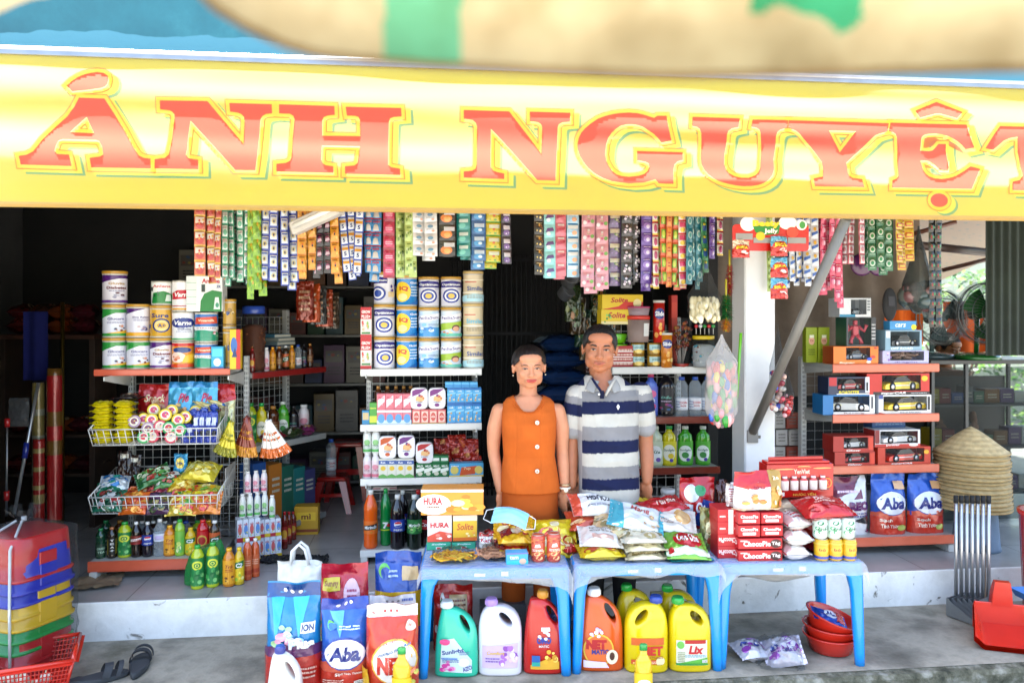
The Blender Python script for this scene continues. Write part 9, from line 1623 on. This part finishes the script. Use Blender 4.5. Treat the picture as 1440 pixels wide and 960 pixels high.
def stripe(px_z):
 for y,c in((533,'#aba79f'),(548,'#aba79f'),(562,'#757476'),(579,'#141a3a'),(596,'#aba8a0'),(615,'#777679'),(632,'#141a3a'),(650,'#aba8a0'),(667,'#777679'),(683,'#141a3a'),(720,'#a3a19b')):
  if px_z<y:return c
 return '#a3a19b'
sm2=mb()
sm2 .loft([ringz(LM(856,0).x,.0,.160,.118,LM(0,712).z),ringz(LM(856,0).x,-.004,.160,.122,LM(0,680).z),ringz(LM(855,0).x,-.006,.158,.122,LM(0,640).z),ringz(LM(854,0).x,-.002,.163,.118,LM(0,600).z),ringz(LM(853,0).x,.004,.172,.112,LM(0,575).z),ringz(LM(853,0).x,.010,.175,.098,LM(0,556).z,2.8),ringz(LM(851,0).x,.015,.155,.080,LM(0,543).z,2.6),ringz(LM(849,0).x,.020,.115,.070,LM(0,534).z),ringz(LM(847,0).x,.022,.078,.066,LM(0,526).z)],'W','matte')
arms=[]
for s,sh_,el in((-1,LM(812,557,.01),LM(806,604,.016)),(1,LM(901,553,.01),LM(908,600,.018))):
 limb(sm2,[sh_,sh_.lerp(el,.5)+Vector((s*.004,0,0)),el],[.062,.060,.058],18);arms.append((s,sh_,el))
v,f=remeshed(sm2,.0038,6)
for p in v:
 fz=max(0,min(1,(1.25-p.z)/.4));p+=Vector((0,-.004*noise.noise(Vector((p.x*16,p.z*11,2)))-(.004+.006*fz)*(1-abs(noise.noise(Vector((p.x*6+p.z*5,p.z*9-p.x*4,6))))*2)*(p.y<0),.0))
def shirt_c(c):
 py=HY+(H-g0-c.z)/km;dx=c.x
 for s,sh_,el in arms:
  if s*(c.x-(sh_.x-s*.018))>0 and py>546:
   t=(c-sh_).dot((el-sh_).normalized())/(el-sh_).length+rnd.uniform(-.02,.02)
   return '#141a3a' if t<-.75 else '#aba79f' if t<-.02 else '#777679' if t<.2 else '#141a3a' if t<.54 else '#aba8a0' if t<.93 else '#8a898b'
 if py<548 and abs(dx-LM(849,0).x)>.105 and py<541:return '#141a3a'
 wv=3.0*sin((dx+.05)*9)+1.5*noise.noise(Vector((c.x*9,c.z*9,1)))
 wv+=rnd.uniform(-1.1,1.1)
 return stripe(py+wv*.6-(LM(853,0).x-dx)*-6)
def vneck(c):
 py=HY+(H-g0-c.z)/km;w=max(0,(553-py))*km*.62
 return c.y<.0 and abs(c.x-LM(846.5,0).x)<w or py<527.5
shirt=colour(v,f,shirt_c,'cloth',vneck)
cl=mb()
for s in(-1,1):
 def cf(u,v_,s=s):
  a=pi*u;x0=LM(846.5,0).x
  top=Vector((x0+s*.070*sin(a*.5+.0)*1.0,.085*cos(a)*.9+.008,0))
  z_=LM(0,522).z-.055*max(0,u-.35)-.012*u;fl=.028*v_*(1+.5*u);dr_=(.040+.018*u)*v_
  if u>.75:top.x=x0+s*(.070-.045*((u-.75)/.25)**1.2)
  return Vector((top.x+s*fl*(1-.35*u),top.y-fl*.7*(u-.3),z_-dr_))
 cl.grid(cf,22,6,'#8b8b8b','cloth');cl.grid(lambda u,v_:cf(1-u,v_)+Vector((s*-.004,.003,.001)),22,6,'#7b7b7b','cloth')
plk=mb()
for s,c in((-1,'#141a3a'),(1,'#aba8a0')):plk.tube([LM(846.5+s*16,530,-.075),LM(846.5+s*9,541,-.094),LM(847+s*1,553,-.106)],[.006,.007,.007],c,'cloth',8)
plk.box(LM(840,0).x,LM(846,0).x,-.118,-.112,LM(0,557).z,LM(0,546).z,'#12152c','cloth');
bt=mb().tube([LM(839,551,-.112),LM(839,551,-.118)],.0055,'#dcd8d0','gloss',12)
pk=mb()
for dx,dz in((-.004,0),(.004,0),(0,.006),(0,-.008)):pk.ell(LM(865,568,-.119)+Vector((dx,0,dz)),(.0045,.002,.007),'#c8c8cc','gloss',8,6)
def legs_mesh(px0,c,z1,hw,dep,ank=.055):
 m=mb();x0=px0
 m.loft([ringz(x0,.01,hw,dep,z1),ringz(x0,.012,hw*1.0,dep*1.05,z1-.12),ringz(x0,.015,hw*.98,dep*.98,z1-.2)],'W','matte')
 for s in(-1,1):limb(m,[(x0+s*hw*.5,.015,z1-.16),(x0+s*hw*.54,.015,z1*.55),(x0+s*hw*.56,.02,.12)],[hw*.56,hw*.46,ank])
 v,f=remeshed(m,.009,3);return colour(v,f,lambda p:c,'cloth')
man=person('man with short black hair in a navy, white and grey striped polo shirt',MR,HMm,{'w':1.0,'jaw':.050,'brow':.0042,'vol':.06,'side':.02,'e0':lambda ph:keyed(ph,MAN_L if ph>pi else MAN_R)+.05*noise.noise(Vector((sin(ph)*7,cos(ph)*7,1)))*(cos(ph)>.3),'lip':.0075,'jx':.045},man_skin,'#a66a4c','#94503f','#0d0b0b',[('polo_shirt',shirt),('collar',cl),('placket',plk),('button',bt),('chest_emblem',pk),('trousers',legs_mesh(LM(856,0).x,'#2c2a2c',LM(0,706).z,.152,.108))])
kw=4.08/F;WR_=Vector((X(743,4.08),4.08,g0))
LW_=lambda px,py,y=0:Vector(((px-743)*kw,y,H-(py-HY)*kw-g0))
hc_=LW_(744,515.5,-.015);HMw=Matrix.Translation(hc_)@Matrix.Rotation(-.02,4,'Y')@Matrix.Rotation(.10,4,'Z')@Matrix.Rotation(.04,4,'X')@Matrix.Diagonal((1.02,.97,.945,1))
def wom_skin(q):
 limb(q,[LW_(743,536,.02),LW_(743,552,.018),LW_(743,566,.015)],[.046,.046,.06])
 q.loft([ringz(0,.012,.125,.078,LW_(0,612).z),ringz(0,.01,.128,.085,LW_(0,592).z),ringz(0,.008,.135,.078,LW_(0,575).z),ringz(0,.012,.12,.06,LW_(0,565).z),ringz(0,.015,.06,.05,LW_(0,556).z)],'W','matte')
 for s in(-1,1):q.ell(LW_(743+s*36,576.5,.012),(.05,.04,.035),'W','matte',16,10);limb(q,[(s*.03,.018,LW_(0,560).z),(s*.085,.014,LW_(0,572).z),(s*.150,.01,LW_(0,580).z)],[.030,.029,.040])
 for s,sh_,el,wr in((-1,LW_(702,578,.01),LW_(694,634,.02),LW_(703,688,-.02)),(1,LW_(784,578,.01),LW_(791,632,.025),LW_(794,688,-.02))):
  limb(q,[sh_,sh_.lerp(el,.45)+Vector((s*.010,0,0)),el,el.lerp(wr,.4),wr],[.041,.041,.032,.031,.021])
  hand(q,Matrix.Translation(wr+Vector((0,0,-.004)))@Matrix.Rotation(s*-.8,4,'Z')@Matrix.Rotation(s*.12 if s<0 else.22,4,'Y'),-s,.35,.88)
 for s in(-1,1):limb(q,[(s*.075,.02,.72),(s*.075,.02,.42),(s*.075,.03,.08)],[.07,.048,.036]);q.ell((s*.075,-.04,.03),(.036,.09,.028),'W','matte')
tm_=mb().loft([ringz(LW_(745,0).x,.005,.160,.112,LW_(0,688.5).z),ringz(LW_(744.5,0).x,.005,.150,.106,LW_(0,668).z),ringz(LW_(744,0).x,.003,.134,.098,LW_(0,640).z),ringz(LW_(744,0).x,-.004,.140,.108,LW_(0,612).z),ringz(LW_(744,0).x,-.002,.143,.102,LW_(0,594).z,2.7),ringz(LW_(743.5,0).x,.005,.142,.088,LW_(0,578).z,2.7),ringz(LW_(743.5,0).x,.010,.134,.066,LW_(0,566).z,2.6),ringz(LW_(743,0).x,.014,.115,.056,LW_(0,560).z),ringz(LW_(743,0).x,.016,.07,.05,LW_(0,555).z)],'W','matte')
v,f=remeshed(tm_,.004,4)
for p in v:
 gr=sum(max(0,1-abs(abs(p.x)-(.062+.03*abs(p.z-1.05)))/.006)for _ in(0,));p+=Vector((0,-.004*noise.noise(Vector((p.x*14,p.z*9,2)))-.006*(1-2*abs(noise.noise(Vector((p.x*9,p.z*5+p.x*3,6)))))+.0022*gr*(p.y<0),0))
def scoop(c):
 py=HY+(H-g0-c.z)/kw;w=.083*max(0,1-((py-553)/24.5))**.5 if py<577 else 0
 if c.y>.015:w=.083*max(0,1-((py-553)/10))**.5 if py<563 else 0
 return abs(c.x)<w or py<556
top=colour(v,f,lambda c:'#b4561c','cloth',scoop)
nk=mb();nk.tube([Vector((.083*sin(a)*1.0,-.062-.028*cos(a)**2*max(0,cos(a)),LW_(0,577-20*(1-max(0,cos(a)))).z))for a in[-1.35+2.7*k/24 for k in range(25)]],.0035,'#a84e18','cloth',6)
bts=[]
for y in(590,623,656.5):bts.append(('button',mb().ell(LW_(754.5,y,-.1085-.001*(y<630)),(.0115,.005,.0115),'#d8c8b8','gloss',14,8).ell(LW_(754.5,y,-.113),(.005,.003,.005),'#a88a70','gloss',8,6)))
wt=mb().tube([LW_(794,684,-.02)+Vector((.026*cos(a),.026*sin(a),0))for a in[2*pi*k/20 for k in range(20)]],.0055,'#d8d0c0','gloss',6,True);wt.tube([LW_(794,679,-.02)+Vector((.026*cos(a),.026*sin(a),0))for a in[2*pi*k/20 for k in range(20)]],.0035,'#c8b890','metal',6,True);wt.ell(LW_(795,686,-.048),(.012,.005,.013),'#e0d8c0','gloss',12,8)
er=mb()
for s in(-1,1):er.join(mb().ell((s*.083,-.004,-.044),(.004,.004,.005),'#d8d0c0','metal',8,6),HMw)
woman=person('woman in a rust orange sleeveless top with round neck and matching trousers',WR_,HMw,{'w':.98,'jaw':.046,'brow':.0026,'cheek':'#cb8a6c','bun':True,'sweep':1,'vol':.07,'side':.075,'e0':lambda ph:keyed(ph,WOM_K)+.02*noise.noise(Vector((sin(ph)*9,cos(ph)*9,1))),'lip':.0095,'jx':.042,'mouth':'#6a2020'},wom_skin,'#bf8363','#a8423a','#1a100e',[('sleeveless_top',top),('neck_trim',nk)]+bts+[('bracelet',wt),('earring',er),('trousers',legs_mesh(LW_(744.5,0).x,'#a84e1a',LW_(0,684).z,.150,.104,.06))])
CR_=Vector((X(1331,6.05),6.05,ST+.001));HMc=Matrix.Translation((0,0,Z(489,6.05)-ST))@Matrix.Rotation(.5,4,'Z')@Matrix.Rotation(.35,4,'X')
zc_=HMc.translation.z
def kid(q):
 limb(q,[(0,.02,zc_-.07),(0,.02,zc_-.16)],[.045,.05]);q.loft([ringz(0,.01,.13,.08,zc_-.6),ringz(0,.01,.15,.09,zc_-.25),ringz(0,.01,.12,.07,zc_-.17)],'W','matte')
 for s in(-1,1):
  limb(q,[(s*.15,0,zc_-.22),(s*.17,-.02,zc_-.45),(s*.13,-.14,zc_-.55)],[.04,.034,.024]);hand(q,Matrix.Translation((s*.13,-.15,zc_-.56)),-s,.4,.85);limb(q,[(s*.07,.01,zc_-.6),(s*.07,.01,.25),(s*.07,.01,.05)],[.07,.05,.04])
ts=mb().loft([ringz(0,.01,.15,.10,zc_-.62),ringz(0,.01,.165,.10,zc_-.27),ringz(0,.01,.13,.08,zc_-.175)],'#6a4a3a','cloth')
person('dark haired person looking down behind the display case near the fans',CR_,HMc,{'w':.97,'brow':.003,'vol':.06,'e0':lambda ph:(.25 if cos(ph)>.55 else-.2 if cos(ph)>0 else-.6)},kid,'#b07a58','#9a5040','#100c0b',[('shirt',ts)])
